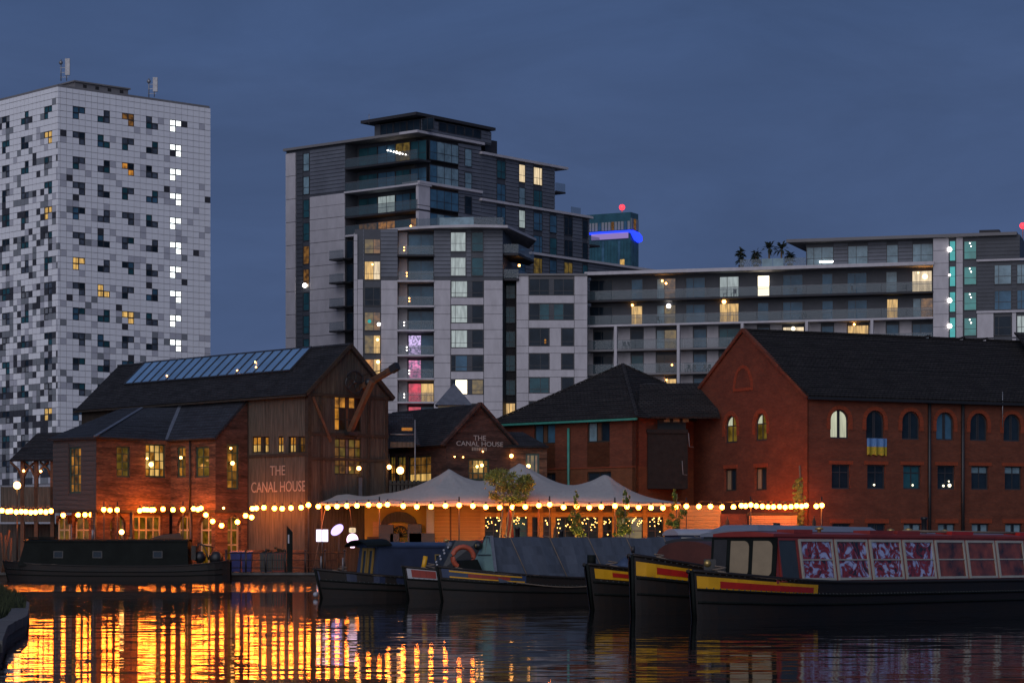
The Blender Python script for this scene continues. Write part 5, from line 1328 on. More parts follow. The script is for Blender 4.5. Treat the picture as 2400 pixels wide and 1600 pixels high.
# ================================================================ stretch tent
tent = thing('stretch_tent', 'wide pale stretch tent with pointed peaks over the pub terrace', 'tent', (-1, 151, GZ))
TX0, TX1, TY0, TY1, TZ = -11.3, 9.9, 150.2, 157.6, 4.52
pk = []
for px, py, D, s_ in ((1053, 1098, 154.2, 3.0), (1220, 1083, 154.8, 3.4), (1418, 1110, 154.2, 3.0), (1020, 1146, 151.9, 1.2), (788, 1148, 152.8, 2.2), (900, 1160, 154.5, 2.6)):
    p = at(px, py, D); pk.append((p.x, p.y, p.z, s_))
def tz(x, y):
    h = 0
    for (a, b, c, s_) in pk:
        r = math.hypot(x - a, (y - b) * .9); h = max(h, 0) + 0
        v = (c - TZ) * math.exp(-r / s_) * (1 + .035 * math.sin(math.atan2(y - b, x - a) * 13) * math.exp(-abs(r - 1.2))); h = (h ** 4 + v ** 4) ** .25
    f = 1 - math.exp(-(max(0, y - TY0)) / .8); e = min(1, max(0, (x - TX0) / 1.5)) * min(1, max(0, (TX1 - x) / 4.0))
    sag = -.05 * math.sin((x - TX0) * 1.1) ** 2 * math.exp(-(y - TY0) / .6)
    return TZ + h * f * (.25 + .75 * e) + sag
mb = MB(); nx, ny = 150, 46
idx = {}
for i in range(nx + 1):
    for j in range(ny + 1):
        x = TX0 + (TX1 - TX0) * i / nx; y = TY0 + (TY1 - TY0) * j / ny
        idx[i, j] = len(mb.v); mb.v.append((x, y, tz(x, y)))
for i in range(nx):
    for j in range(ny):
        mb.f.append([idx[i, j], idx[i + 1, j], idx[i + 1, j + 1], idx[i, j + 1]]); mb.m.append(0); mb.s.append(True)
n0 = len(mb.v); base_f = list(mb.f)
mb.v += [(x, y, z - .02) for x, y, z in mb.v[:n0]]
for f in base_f: mb.f.append([q + n0 for q in reversed(f)]); mb.m.append(0); mb.s.append(True)
mb.build('canopy', 'tent_fabric', tent)
mb = MB()
for i in range(60):
    a, b = TX0 + (TX1 - TX0) * i / 60, TX0 + (TX1 - TX0) * (i + 1) / 60
    sa, sb_ = .10 + .07 * abs(math.sin(i * .52)), .10 + .07 * abs(math.sin((i + 1) * .52))
    for off in (0, .015): mb.face([V(a, TY0 + off, tz(a, TY0) - sa), V(b, TY0 + off, tz(b, TY0) - sb_), V(b, TY0 + off, tz(b, TY0) - .02), V(a, TY0 + off, tz(a, TY0) - .02)])
mb.build('valance', 'tent_fabric', tent)
for px in (754, 1056, 1262, 1442, 1592):
    p = at(px, 1300, 150.6 if px not in (1056,) else 154); k = MB(); k.tube([V(p.x, p.y, GZ), V(p.x, p.y, tz(p.x, p.y) - .02)], .06, 6); k.build('pole', 'timber_beam', tent)
k = MB(); a, b = at(764, 1195, 150.3), at(733, 1340, 149.2); k.tube([V(a.x, a.y, TZ - .1), V(b.x, b.y, GZ)], .02, 4); k.build('guy_rope', 'rope', tent)

# ================================================================ pavilion under the tent
fV = hfac(1130, 155.0, 1, 0); Xv = fV.u
pav = thing('terrace_pavilion', 'lit terrace pavilion under the tent with timber posts, glazed bays and a yellow wall', 'pavilion', at(1150, 1340, 155))
zc_ = 4.5
def seg(name, a, b, m, d0=-.2, d1=0, v1=zc_, v0=GZ): return fpiece(name, m, pav, fV, Xv(a), Xv(b), v0, v1, d0, d1)
seg('dark_wall', 742, 850, 'timber_dark', -.5, -.3)
seg('yellow_wall', 848, 1006, 'yellow_wall')
k = MB(); o_ = fV.rect(768, 848, 1198, 1300); k.fprism(fV, [(o_[0], GZ), (o_[1], GZ)] + [(o_[0] + (o_[1] - o_[0]) * (.5 + .5 * math.cos(math.pi * i / 12)), 2.4 + 1.5 * math.sin(math.pi * i / 12)) for i in range(13)], -.28, -.24); k.build('doorway', 'recess_dark', pav)
window(pav, fV, *fV.rect(800, 818, 1232, 1300), 1, 5, 'frame_grey', 'glass_blue', -.2, fw=.05, name='glazed_door')
fpiece('notice_board', 'orange_board', pav, fV, *fV.rect(874, 918, 1222, 1256), 0, .05)
fpiece('bench', 'timber_beam', pav, fV, *fV.rect(862, 920, 1257, 1261), .05, .6)
# arched valance, boxes and fan window on the yellow wall
k = MB(); n = 14; u0, u1 = Xv(893), Xv(978); uc = (u0 + u1) / 2; ro = (u1 - u0) / 2; vb = fV.v(935, 1232)
out = [(uc - ro * math.cos(math.pi * i / n), vb + ro * .80 * math.sin(math.pi * i / n)) for i in range(n + 1)]
inn = [(uc - ro * .78 * math.cos(math.pi * i / n), vb - .15 + ro * .38 * math.sin(math.pi * i / n)) for i in range(n + 1)]
for i in range(n): k.fprism(fV, [inn[i], inn[i + 1], out[i + 1], out[i]], .02, .3)
k.build('arch_canopy', 'timber_dark', pav)
for a, b, y0, y1 in ((889, 922, 1229, 1290), (956, 988, 1228, 1290), (915, 936, 1250, 1290), (960, 1019, 1249, 1290)): fpiece('crate_box', 'metal_black', pav, fV, *fV.rect(a, b, y0, y1, .5), .3, .8)
k = MB(); c = fV.w(Xv(938), fV.v(938, 1256), .15)
for i in range(9):
    a = math.pi * i / 8; p = c + V(.45 * math.cos(a), 0, .55 * math.sin(a)); k.tube([c, p], .025, 5)
k.tube([c + V(.5 * math.cos(math.pi * i / 12), 0, .6 * math.sin(math.pi * i / 12)) for i in range(13)], .05, 5); k.build('fan_window', 'metal_black', pav)
seg('curtain', 1000, 1018, 'tent_fabric', .1, .5)
# boarded wall, real boards
z = GZ
while z < zc_ - .1:
    fpiece('board', 'orange_board', pav, fV, Xv(1010), Xv(1127), z, z + .21, -.2, 0 + .012 * R.random())
    fpiece('board', 'orange_board', pav, fV, Xv(1562), Xv(1690), z, z + .21, -.2, 0 + .012 * R.random()); z += .225
seg('back_wall', 1127, 1562, 'cream_paint', -3.2, -3.0)
seg('glazing_backing', 1127, 1562, 'glass_dark', -.35, -.3, 3.7)
posts = [1131, 1181, 1242, 1268, 1297, 1353, 1407, 1440, 1512, 1560]
for px in posts:
    fpiece('post', 'orange_board', pav, fV, Xv(px) - .13, Xv(px) + .13, GZ, zc_, -.1, .14)
fpiece('header_beam', 'orange_board', pav, fV, Xv(1128), Xv(1562), 3.78, 4.05, -.08, .10)
for a, b in zip(posts, posts[1:]):
    m_ = {1181: 'glass_teal', 1268: 'glass_brown', 1131: 'glass_dark'}.get(a, 'lit_olive' if R.random() < .6 else 'glass_dark')
    window(pav, fV, Xv(a) + .14, Xv(b) - .14, GZ, 3.77, 2 if b - a > 40 else 1, [3, 1], 'frame_dark', m_, -.15, fw=.06, name='glazed_bay')
# fairy lights hung along the header, one curtain per bay
gi = 0
names = ['beside the olive tree', 'behind the red parasol', 'in the bay before the black parasol', 'in the narrow bay by the red parasol', 'above the first potted shrub', 'right of the first potted shrub', 'behind the tall potted shrub', 'past the tall potted shrub', 'in the bay at the boarded wall end']
for gi, (a, b) in enumerate(zip(posts, posts[1:])):
    u0, u1 = Xv(a) + .2, Xv(b) - .2
    if u1 - u0 < .3: continue
    t = thing('fairy_light_curtain', 'curtain of warm fairy lights under the tent ' + names[gi], 'fairy lights', fV.w(u0, 3.7, .2), 'fairy lights under the tent')
    k = MB(); nb = int((u1 - u0) * 17)
    w_ = MB(); w_.tube([fV.w(u0 + (u1 - u0) * q / 8, 3.75 - .12 * math.sin(math.pi * q / 8), .2) for q in range(9)], .008, 4); w_.build('wire', 'metal_black', t)
    for q in range(nb):
        u = R.uniform(u0, u1); v = 3.75 - abs(R.gauss(0, .42)); p = fV.w(u, v, R.uniform(.15, .3)); k.ball(p, R.uniform(.022, .042), 5, 4)
    k.build('light_bulbs', 'fairy', t, kind='stuff')
# lit board wall right of the tent and yard wall
yard = thing('boarded_yard_wall', 'brightly lit boarded wall in front of the brick warehouse gable', 'wall', at(1800, 1340, 152.5)); fY = hfac(1755, 151.2, 1, 0)
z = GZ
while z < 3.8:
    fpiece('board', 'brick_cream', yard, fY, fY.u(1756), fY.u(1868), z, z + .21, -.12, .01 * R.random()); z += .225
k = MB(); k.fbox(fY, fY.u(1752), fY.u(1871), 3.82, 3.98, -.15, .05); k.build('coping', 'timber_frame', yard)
k = MB(); k.fbox(fY, fY.u(1690), fY.u(1752), GZ, 3.9, -.6, -.4); k.build('return_wall', 'brick_red', yard)

# ================================================================ festoon lights
BULB = {}
def bulb_mesh(r):
    if r not in BULB:
        b = MB(); b.ball(V(0, 0, 0), r, 10, 8); BULB[r] = b.mesh('bulb', 'bulb_glow')
        c = MB(); c.lathe(V(0, 0, r * .8), [(.05, 0), (.06, .12), (.03, .2), (0, .2)], 6); BULB[r, 'cap'] = c.mesh('socket', 'metal_black')
    return BULB[r]
def festoon(label, pts, D, r=.142, endpoles=()):
    """pts: list of (px, py) bulb places along the cable"""
    P = [at(x + R.uniform(-1.2, 1.2), y + R.uniform(-1.2, 1.2), D(x) if callable(D) else D) for x, y in pts]
    t = thing('festoon_string', label, 'string lights', P[0], 'festoon strings along the quay')
    k = MB(); k.tube([p + V(0, 0, r + .16) for p in P], .014, 4); k.build('cable', 'metal_black', t)
    me = bulb_mesh(r)
    for p in P:
        o = inst('bulb', me, t, Matrix.Translation(p)); inst('socket', BULB[r, 'cap'], o, Matrix.Translation(p))
    for e in endpoles:
        p = P[e]; q = MB(); q.tube([V(p.x, p.y + .1, GZ), V(p.x, p.y + .1, p.z + .5)], .045, 6); q.build('pole', 'metal_black', t)
def sag(xs, y0, y1, dip):
    n = len(xs)
    return [(x, y0 + (y1 - y0) * i / max(1, n - 1) + dip * math.sin(math.pi * i / max(1, n - 1))) for i, x in enumerate(xs)]
def wallD(x, off=.8):
    for lo, hi, fc in ((0, 226, f_de), (226, 400, f_cd), (400, 505, f_bc), (505, 580, f_ab), (580, 735, fS), (1600, 1893, fWg)):
        if lo <= x < hi: return fc.w(fc.u(x, off), 0, off).y
    return 150.4
festoon('dense festoon string at the far left below the timber gallery', sag([4, 17, 26, 38, 50, 60, 73, 83, 95, 108, 120], 1196, 1198, 2), 149.2)
festoon('festoon string in front of the grey weatherboarded wing wall', sag([149, 184, 199, 213], 1206, 1206, 1), lambda x: f_de.w(f_de.u(x, -.7), 0, -.7).y)
festoon('pair of festoon bulbs at the corner of the brick wing', [(242, 1194), (258, 1196)], wallD, endpoles=(0,))
festoon('festoon string under the brick wing windows', sag([274, 327, 337, 345, 353, 360, 382, 405, 429], 1195, 1193, 0), wallD, endpoles=(0, 8))
festoon('short bunched festoon string by the wing corner', sag([454, 463, 471], 1192, 1190, 1), wallD)
festoon('festoon string dipping in front of the wing end wall', [(483, 1207), (499, 1222), (520, 1230), (556, 1222), (576, 1209), (589, 1211)], lambda x: min(wallD(x), 153.4))
festoon('festoon string across the painted timber wall', [(591, 1191), (600, 1190), (619, 1190), (642, 1191), (662, 1191), (683, 1190), (704.6, 1189), (723, 1184)], lambda x: wallD(x, .9), endpoles=(7,))
festoon('festoon string over the left end of the tent front', [(746, 1187), (768, 1188), (790, 1187), (813, 1185), (837, 1185), (863.5, 1183), (888, 1183)], 149.7, endpoles=(6,))
festoon('festoon string in front of the yellow wall', [(909, 1183), (944, 1186), (977, 1187), (1011, 1187), (1044, 1185), (1077, 1183)], 149.7, endpoles=(5,))
festoon('festoon string crossing the olive tree', [(1107, 1184), (1139, 1187), (1171, 1188), (1202, 1187), (1231, 1187), (1262.5, 1185), (1288, 1183)], 149.7, endpoles=(6,))
festoon('festoon string above the first potted shrub', [(1322, 1187), (1351, 1187), (1380.5, 1188), (1410, 1187), (1440.5, 1184)], 149.7, endpoles=(4,))
festoon('festoon string over the right end of the tent', [(1469, 1186), (1496, 1188), (1526, 1189), (1554, 1189), (1583, 1187), (1608, 1185)], 149.7, endpoles=(5,))
festoon('festoon string leaving the tent towards the brick warehouse', [(1637, 1186), (1665, 1187), (1692, 1187), (1720, 1187), (1737, 1185), (1747, 1186)], lambda x: 150.0 if x < 1700 else 152.5)
festoon('festoon string in front of the lit boarded wall', [(1760, 1182), (1787, 1185), (1813, 1187), (1840, 1187), (1866, 1186), (1890, 1185), (1913, 1186), (1927, 1184)], 150.3, endpoles=(0, 7))
festoon('festoon string close against the brick warehouse gable', [(1772, 1185), (1800, 1186), (1827, 1187), (1853, 1186), (1878, 1186)], lambda x: wallD(x, 1.1))
# single lamps
for px, py, D, r, lab in ((40, 1137, 151, .22, 'orange globe street lamp on a post at the far left'), (285, 1246, 151.6, .15, 'low glowing lantern by the brick wing doors')):
    p = at(px, py, D); t = thing('post_lamp', lab, 'lamp', V(p.x, p.y, GZ)); k = MB(); k.tube([V(p.x, p.y, GZ), p - V(0, 0, r)], .05, 6); k.build('post', 'metal_black', t)
    k = MB(); k.ball(p, r, 10, 8); k.build('globe', 'bulb_soft', t)
for px, py, fc, r, lab in ((354, 1088, f_cd, .14, 'large glowing globe lamp at the wide window of the brick wing'), (345, 1074, f_cd, .07, 'small glowing globe lamp above the large one at the wing window'), (424, 1072, f_bc, .09, 'small pendant lamp at the narrow wing window'), (545, 1085, f_ab, .12, 'glowing globe lamp at the tall window of the wing end wall'), (541, 1050, f_ab, .07, 'tiny lamp at the top of the end wall window'), (841, 1097, fG, .13, 'round pale lamp on the timber gable beside the lower window'), (524, 1190, f_ab, .07, 'small bracket lamp above the wing end door')):
    u, v = fc.hit(px, py, .3); p = fc.w(u, v, .3); t = thing('globe_lamp', lab, 'lamp', p, 'globe lamps')
    k = MB(); k.ball(p, r, 10, 8); k.build('globe', 'bulb_soft', t); k = MB(); k.tube([p, fc.w(u, v + .1, .0)], .025, 5); k.build('bracket', 'metal_black', t)

# ================================================================ lit signs by the tent entrance
p = at(755, 1254, 149.4); t = thing('light_box_sign', 'white illuminated double box sign on a pole at the tent entrance', 'sign', V(p.x, p.y, GZ))
k = MB(); k.box(p.x - .34, p.x - .04, p.y - .06, p.y + .06, p.z - .36, p.z + .34); k.build('lit_panel', 'sign_white', t)
k = MB(); k.box(p.x + .02, p.x + .34, p.y - .06, p.y + .06, p.z - .36, p.z + .34); k.build('lit_panel', 'sign_white', t)
k = MB(); k.tube([V(p.x, p.y + .1, GZ), V(p.x, p.y + .1, p.z + .4)], .04, 6); k.build('pole', 'metal_black', t)
p = at(790, 1241, 150.0); t = thing('oval_sign', 'tilted glowing violet-white oval sign beside the dark doorway', 'sign', V(p.x, p.y, GZ))
k = MB(); n = 20; a = .7
ring = [V(p.x + .42 * math.cos(2 * math.pi * i / n) * math.cos(a) - .26 * math.sin(2 * math.pi * i / n) * math.sin(a), p.y, p.z + .42 * math.cos(2 * math.pi * i / n) * math.sin(a) + .26 * math.sin(2 * math.pi * i / n) * math.cos(a)) for i in range(n)]
k.face(ring); k.face([q + V(0, .1, 0) for q in reversed(ring)])
for i in range(n): k.face([ring[i], ring[i] + V(0, .1, 0), ring[(i + 1) % n] + V(0, .1, 0), ring[(i + 1) % n]])
k.build('lit_face', 'sign_violet', t); k = MB(); k.tube([V(p.x + .1, p.y + .15, GZ), p + V(.1, .15, 0)], .03, 6); k.build('pole', 'metal_black', t)
p = at(826, 1264, 149.6); t = thing('bulb_sign', 'giant illuminated light-bulb shaped sign hanging at the tent front', 'sign', V(p.x, p.y, p.z))
k = MB(); k.ball(p, .34, 14, 10, 0, 1.08); k.build('lit_bulb', 'sign_pink', t)
k = MB(); k.lathe(p, [(.12, -.48), (.15, -.36), (.1, -.3)], 10); k.build('tip', 'sign_pink', t)
k = MB(); k.lathe(p, [(.15, .40), (.2, .45), (.2, .66), (.14, .70), (0, .70)], 10); k.build('cap', 'lit_cream', t)
k = MB(); k.tube([p + V(0, 0, .7), V(p.x - .2, p.y, TZ - .1)], .03, 5); k.build('hanger', 'timber_beam', t)

# ================================================================ planting and parasols on the terrace
def leafy(k, c, rx, ry, rz, n, s0, s1, clumps=14):
    cs = [(R.gauss(0, .5), R.gauss(0, .5), R.gauss(0, .5)) for _ in range(clumps)]
    for i in range(n):
        a = R.choice(cs); q = V(a[0] + R.gauss(0, .17), a[1] + R.gauss(0, .17), a[2] + R.gauss(0, .15)); q = q * (min(q.length, 1.0 + .12 * R.random()) / max(q.length, 1e-3)); q = V(c[0] + rx * q.x, c[1] + ry * q.y, c[2] + rz * q.z)
        s_ = R.uniform(s0, s1); d1 = V(R.gauss(0, 1), R.gauss(0, 1), R.gauss(0, 1)).normalized(); d2 = d1.cross(V(R.gauss(0, 1), R.gauss(0, 1), R.gauss(0, 1))).normalized()
        k.face([q - d1 * s_, q + d2 * s_ * .45, q + d1 * s_, q - d2 * s_ * .45])
p = at(1178, 1340, 149.2); base = V(p.x, p.y, GZ); ot = thing('olive_tree', 'round-headed olive tree lit from below in front of the tent', 'tree', base)
k = MB(); zc = at(1190, 1140, 149.2).z; cx = at(1192, 0, 149.2).x
for dx, tx in ((-.1, -.5), (.06, .25), (.15, .9)):
    k.tube([base + V(dx, 0, 0), base + V(dx * 2.2, R.uniform(-.1, .1), 1.6), V(cx + tx * .5, p.y, zc - .5), V(cx + tx, p.y + R.uniform(-.4, .4), zc + .2)], .085, 6, r1=.02)
for i in range(16):
    a = R.uniform(0, 6.28); k.tube([V(cx + R.uniform(-.3, .3), p.y, zc - .7), V(cx + .9 * math.cos(a), p.y + .6 * math.sin(a), zc + R.uniform(-.5, .5))], .02, 4, r1=.008)
k.build('trunk', 'bark', ot)
k = MB(); leafy(k, (cx, p.y, zc + .1), 1.45, 1.1, 1.0, 3600, .06, .125, 20); k.build('crown', 'leaf_olive', ot)
k = MB(); k.lathe(base, [(0, 0), (.36, 0), (.42, .6), (.36, .6), (.34, .52), (0, .52)], 12); k.build('planter', 'plant_pot', ot)
def shrub(px, ytop, ybot, D, w, label, n=900):
    p = at(px, 1340, D); b = V(p.x, p.y, GZ); t = thing('potted_shrub', label, 'shrub', b, 'potted shrubs on the terrace')
    z1 = at(px, ytop, D).z; z0 = at(px, ybot, D).z
    k = MB(); k.lathe(b, [(0, 0), (.25, 0), (.32, .55), (.27, .55), (0, .48)], 10); k.build('planter', 'plant_pot', t)
    k = MB(); k.tube([b + V(0, 0, .5), V(b.x, b.y, (z0 + z1) / 2), V(b.x + .05, b.y, z1 - .1)], .05, 6, r1=.015); k.build('stem', 'bark', t)
    k = MB()
    for lv_, ww in ((.25, 1.0), (.55, .75), (.9, .3)): leafy(k, (b.x + R.uniform(-.1, .1), b.y, z0 + (z1 - z0) * lv_), w * ww, w * .8 * ww, (z1 - z0) * .2, int(n * ww / 2), .05, .12, 10)
    k.build('crown', 'leaf_green', t)
shrub(1348, 1162, 1270, 149.0, .55, 'slim potted shrub second from the olive tree with a yellow-lit crown')
shrub(1465, 1158, 1270, 148.9, .6, 'taller potted shrub with a brightly lit stem near the tent end', 1300)
shrub(1585, 1152, 1256, 149.2, .65, 'loose leafy shrub at the tent corner by the white-roofed cruiser', 900)
for px, py, D, w, lab in ((1176, 1328, 148.35, .3, 'floor uplight at the foot of the olive tree'), (1459, 1330, 148.3, .15, 'floor uplight at the foot of the taller potted shrub'), (1352, 1330, 148.3, .12, 'floor uplight at the foot of the slim potted shrub')):
    p = at(px, py, D); t = thing('uplight', lab, 'lamp', V(p.x, p.y, GZ), 'uplights'); k = MB(); k.box(p.x - w, p.x + w, p.y - .1, p.y + .1, GZ, GZ + .12); k.build('housing', 'metal_black', t)
    k = MB(); k.box(p.x - w + .03, p.x + w - .03, p.y - .07, p.y + .07, GZ + .125, GZ + .15); k.build('lens', 'uplight_glow', t)
def parasol(px, ytop, D, m, label, h0=.9, w=.26):
    p = at(px, 1340, D); b = V(p.x, p.y, GZ); zt_ = at(px, ytop, D).z; t = thing('closed_parasol', label, 'parasol', b, 'closed parasols')
    k = MB(); k.tube([b, V(b.x, b.y, zt_ + .1)], .035, 6); k.lathe(b, [(0, 0), (.3, 0), (.3, .08), (0, .1)], 10); k.build('pole', 'metal_black', t)
    k = MB(); k.lathe(V(b.x, b.y, 0), [(.05, GZ + h0), (w, GZ + h0 + .05), (w * 1.05, GZ + h0 + .5), (w * .75, (GZ + h0 + zt_) / 2), (.10, zt_ - .15), (.02, zt_)], 10); k.build('canopy', m, t)
parasol(1194, 1192, 149.8, 'parasol_red', 'closed dark red parasol beside the olive tree trunk', .5, .36)
parasol(1705, 1214, 150.2, 'parasol_black', 'closed black parasol left of the lit boarded wall')
parasol(1908, 1212, 149.6, 'parasol_black', 'closed black parasol under the far right end of the festoon lights')
parasol(1302, 1232, 149.4, 'parasol_black', 'short closed black parasol in front of the glazed bays')
# ================================================================ quay furniture
rl = thing('quay_railing', 'black iron railing along the quay edge in front of the timber warehouse', 'railing', at(640, 1340, 147.9))
xa, xb = at(530, 0, 147.9).x, at(808, 0, 147.9).x; n = 7
for i in range(n):
    x = xa + (xb - xa) * i / (n - 1); k = MB(); k.tube([V(x, 147.9, GZ), V(x, 147.9, GZ + 1.25)], .055, 6); k.ball(V(x, 147.9, GZ + 1.28), .08, 8, 6); k.build('post', 'metal_black', rl)
for z in (.3, .75, 1.15):
    k = MB(); k.tube([V(xa, 147.9, GZ + z), V(xb, 147.9, GZ + z)], .028, 5); k.build('rail', 'metal_black', rl)
p = at(679, 1340, 147.75); t = thing('mooring_post_sign', 'tall dark slanted-top way marker post on the quay', 'signpost', V(p.x, p.y, GZ))
zt_ = at(679, 1236, 147.75).z; k = MB(); k.hexa([V(p.x - .16, p.y - .06, GZ), V(p.x + .16, p.y - .06, GZ), V(p.x + .16, p.y + .06, GZ), V(p.x - .16, p.y + .06, GZ), V(p.x - .16, p.y - .06, zt_ + .12), V(p.x + .16, p.y - .06, zt_ - .25), V(p.x + .16, p.y + .06, zt_ - .25), V(p.x - .16, p.y + .06, zt_ + .12)]); k.build('post', 'boat_dark_green', t)
k = MB(); k.box(p.x - .1, p.x - .02, p.y - .07, p.y - .062, zt_ - .9, zt_ - .4); k.build('arrow_mark', 'boat_white', t)
for i, (px, m, lab) in enumerate(((553, 'bin_blue', 'blue wheeled bin behind the railing nearest the moored dark boat'), (579, 'bin_blue', 'second blue wheeled bin behind the railing'), (625, 'boat_navy', 'dark slatted planter box behind the railing'), (655, 'boat_maroon', 'dark red panelled planter box left of the way marker post'))):
    p = at(px, 1340, 149.0); t = thing('wheeled_bin' if i < 2 else 'planter_box', lab, 'bin' if i < 2 else 'planter', V(p.x, p.y, GZ)); h = 1.15
    k = MB(); w = .30 if i < 2 else .38; k.hexa([V(p.x - w * .85, p.y - .25, GZ + .06), V(p.x + w * .85, p.y - .25, GZ + .06), V(p.x + w * .85, p.y + .25, GZ + .06), V(p.x - w * .85, p.y + .25, GZ + .06), V(p.x - w, p.y - .3, GZ + h), V(p.x + w, p.y - .3, GZ + h), V(p.x + w, p.y + .3, GZ + h), V(p.x - w, p.y + .3, GZ + h)]); k.build('body', m, t)
    if i < 2:
        k = MB(); k.slab([V(p.x - w - .03, p.y - .34, GZ + h + .06), V(p.x + w + .03, p.y - .34, GZ + h + .06), V(p.x + w + .03, p.y + .34, GZ + h + .14), V(p.x - w - .03, p.y + .34, GZ + h + .14)], .05); k.build('lid', m, t)
        for s_ in (-1, 1):
            k = MB(); k.tube([V(p.x + s_ * w * .7 - .04, p.y + .28, GZ + .1), V(p.x + s_ * w * .7 + .04, p.y + .28, GZ + .1)], .1, 10); k.build('wheel', 'metal_black', t)
    else:
        for q in range(5):
            x = p.x - w + .02 + q * (2 * w / 5); k = MB(); k.box(x, x + 2 * w / 5 - .04, p.y - .33, p.y - .305, GZ + .15, GZ + h - .05); k.build('slat', 'timber_side', t)
        k = MB(); leafy(k, (p.x, p.y, GZ + h + .12), w, .25, .2, 160, .05, .1, 6); k.build('foliage', 'leaf_dark', t)
# heap of rusty poles at the far left quay edge
t = thing('pole_stack', 'leaning rusty poles on the quay at the far left', 'poles', at(14, 1330, 148.5))
for i, (a, b) in enumerate(((4, 22), (10, 2), (16, 12), (22, 26))):
    k = MB(); p, q = at(a, 1335, 148.6), at(b, 1242 + 6 * i, 148.9); k.tube([V(p.x, p.y, GZ), q], .06, 5); k.build('rusty_pole', 'timber_beam', t)
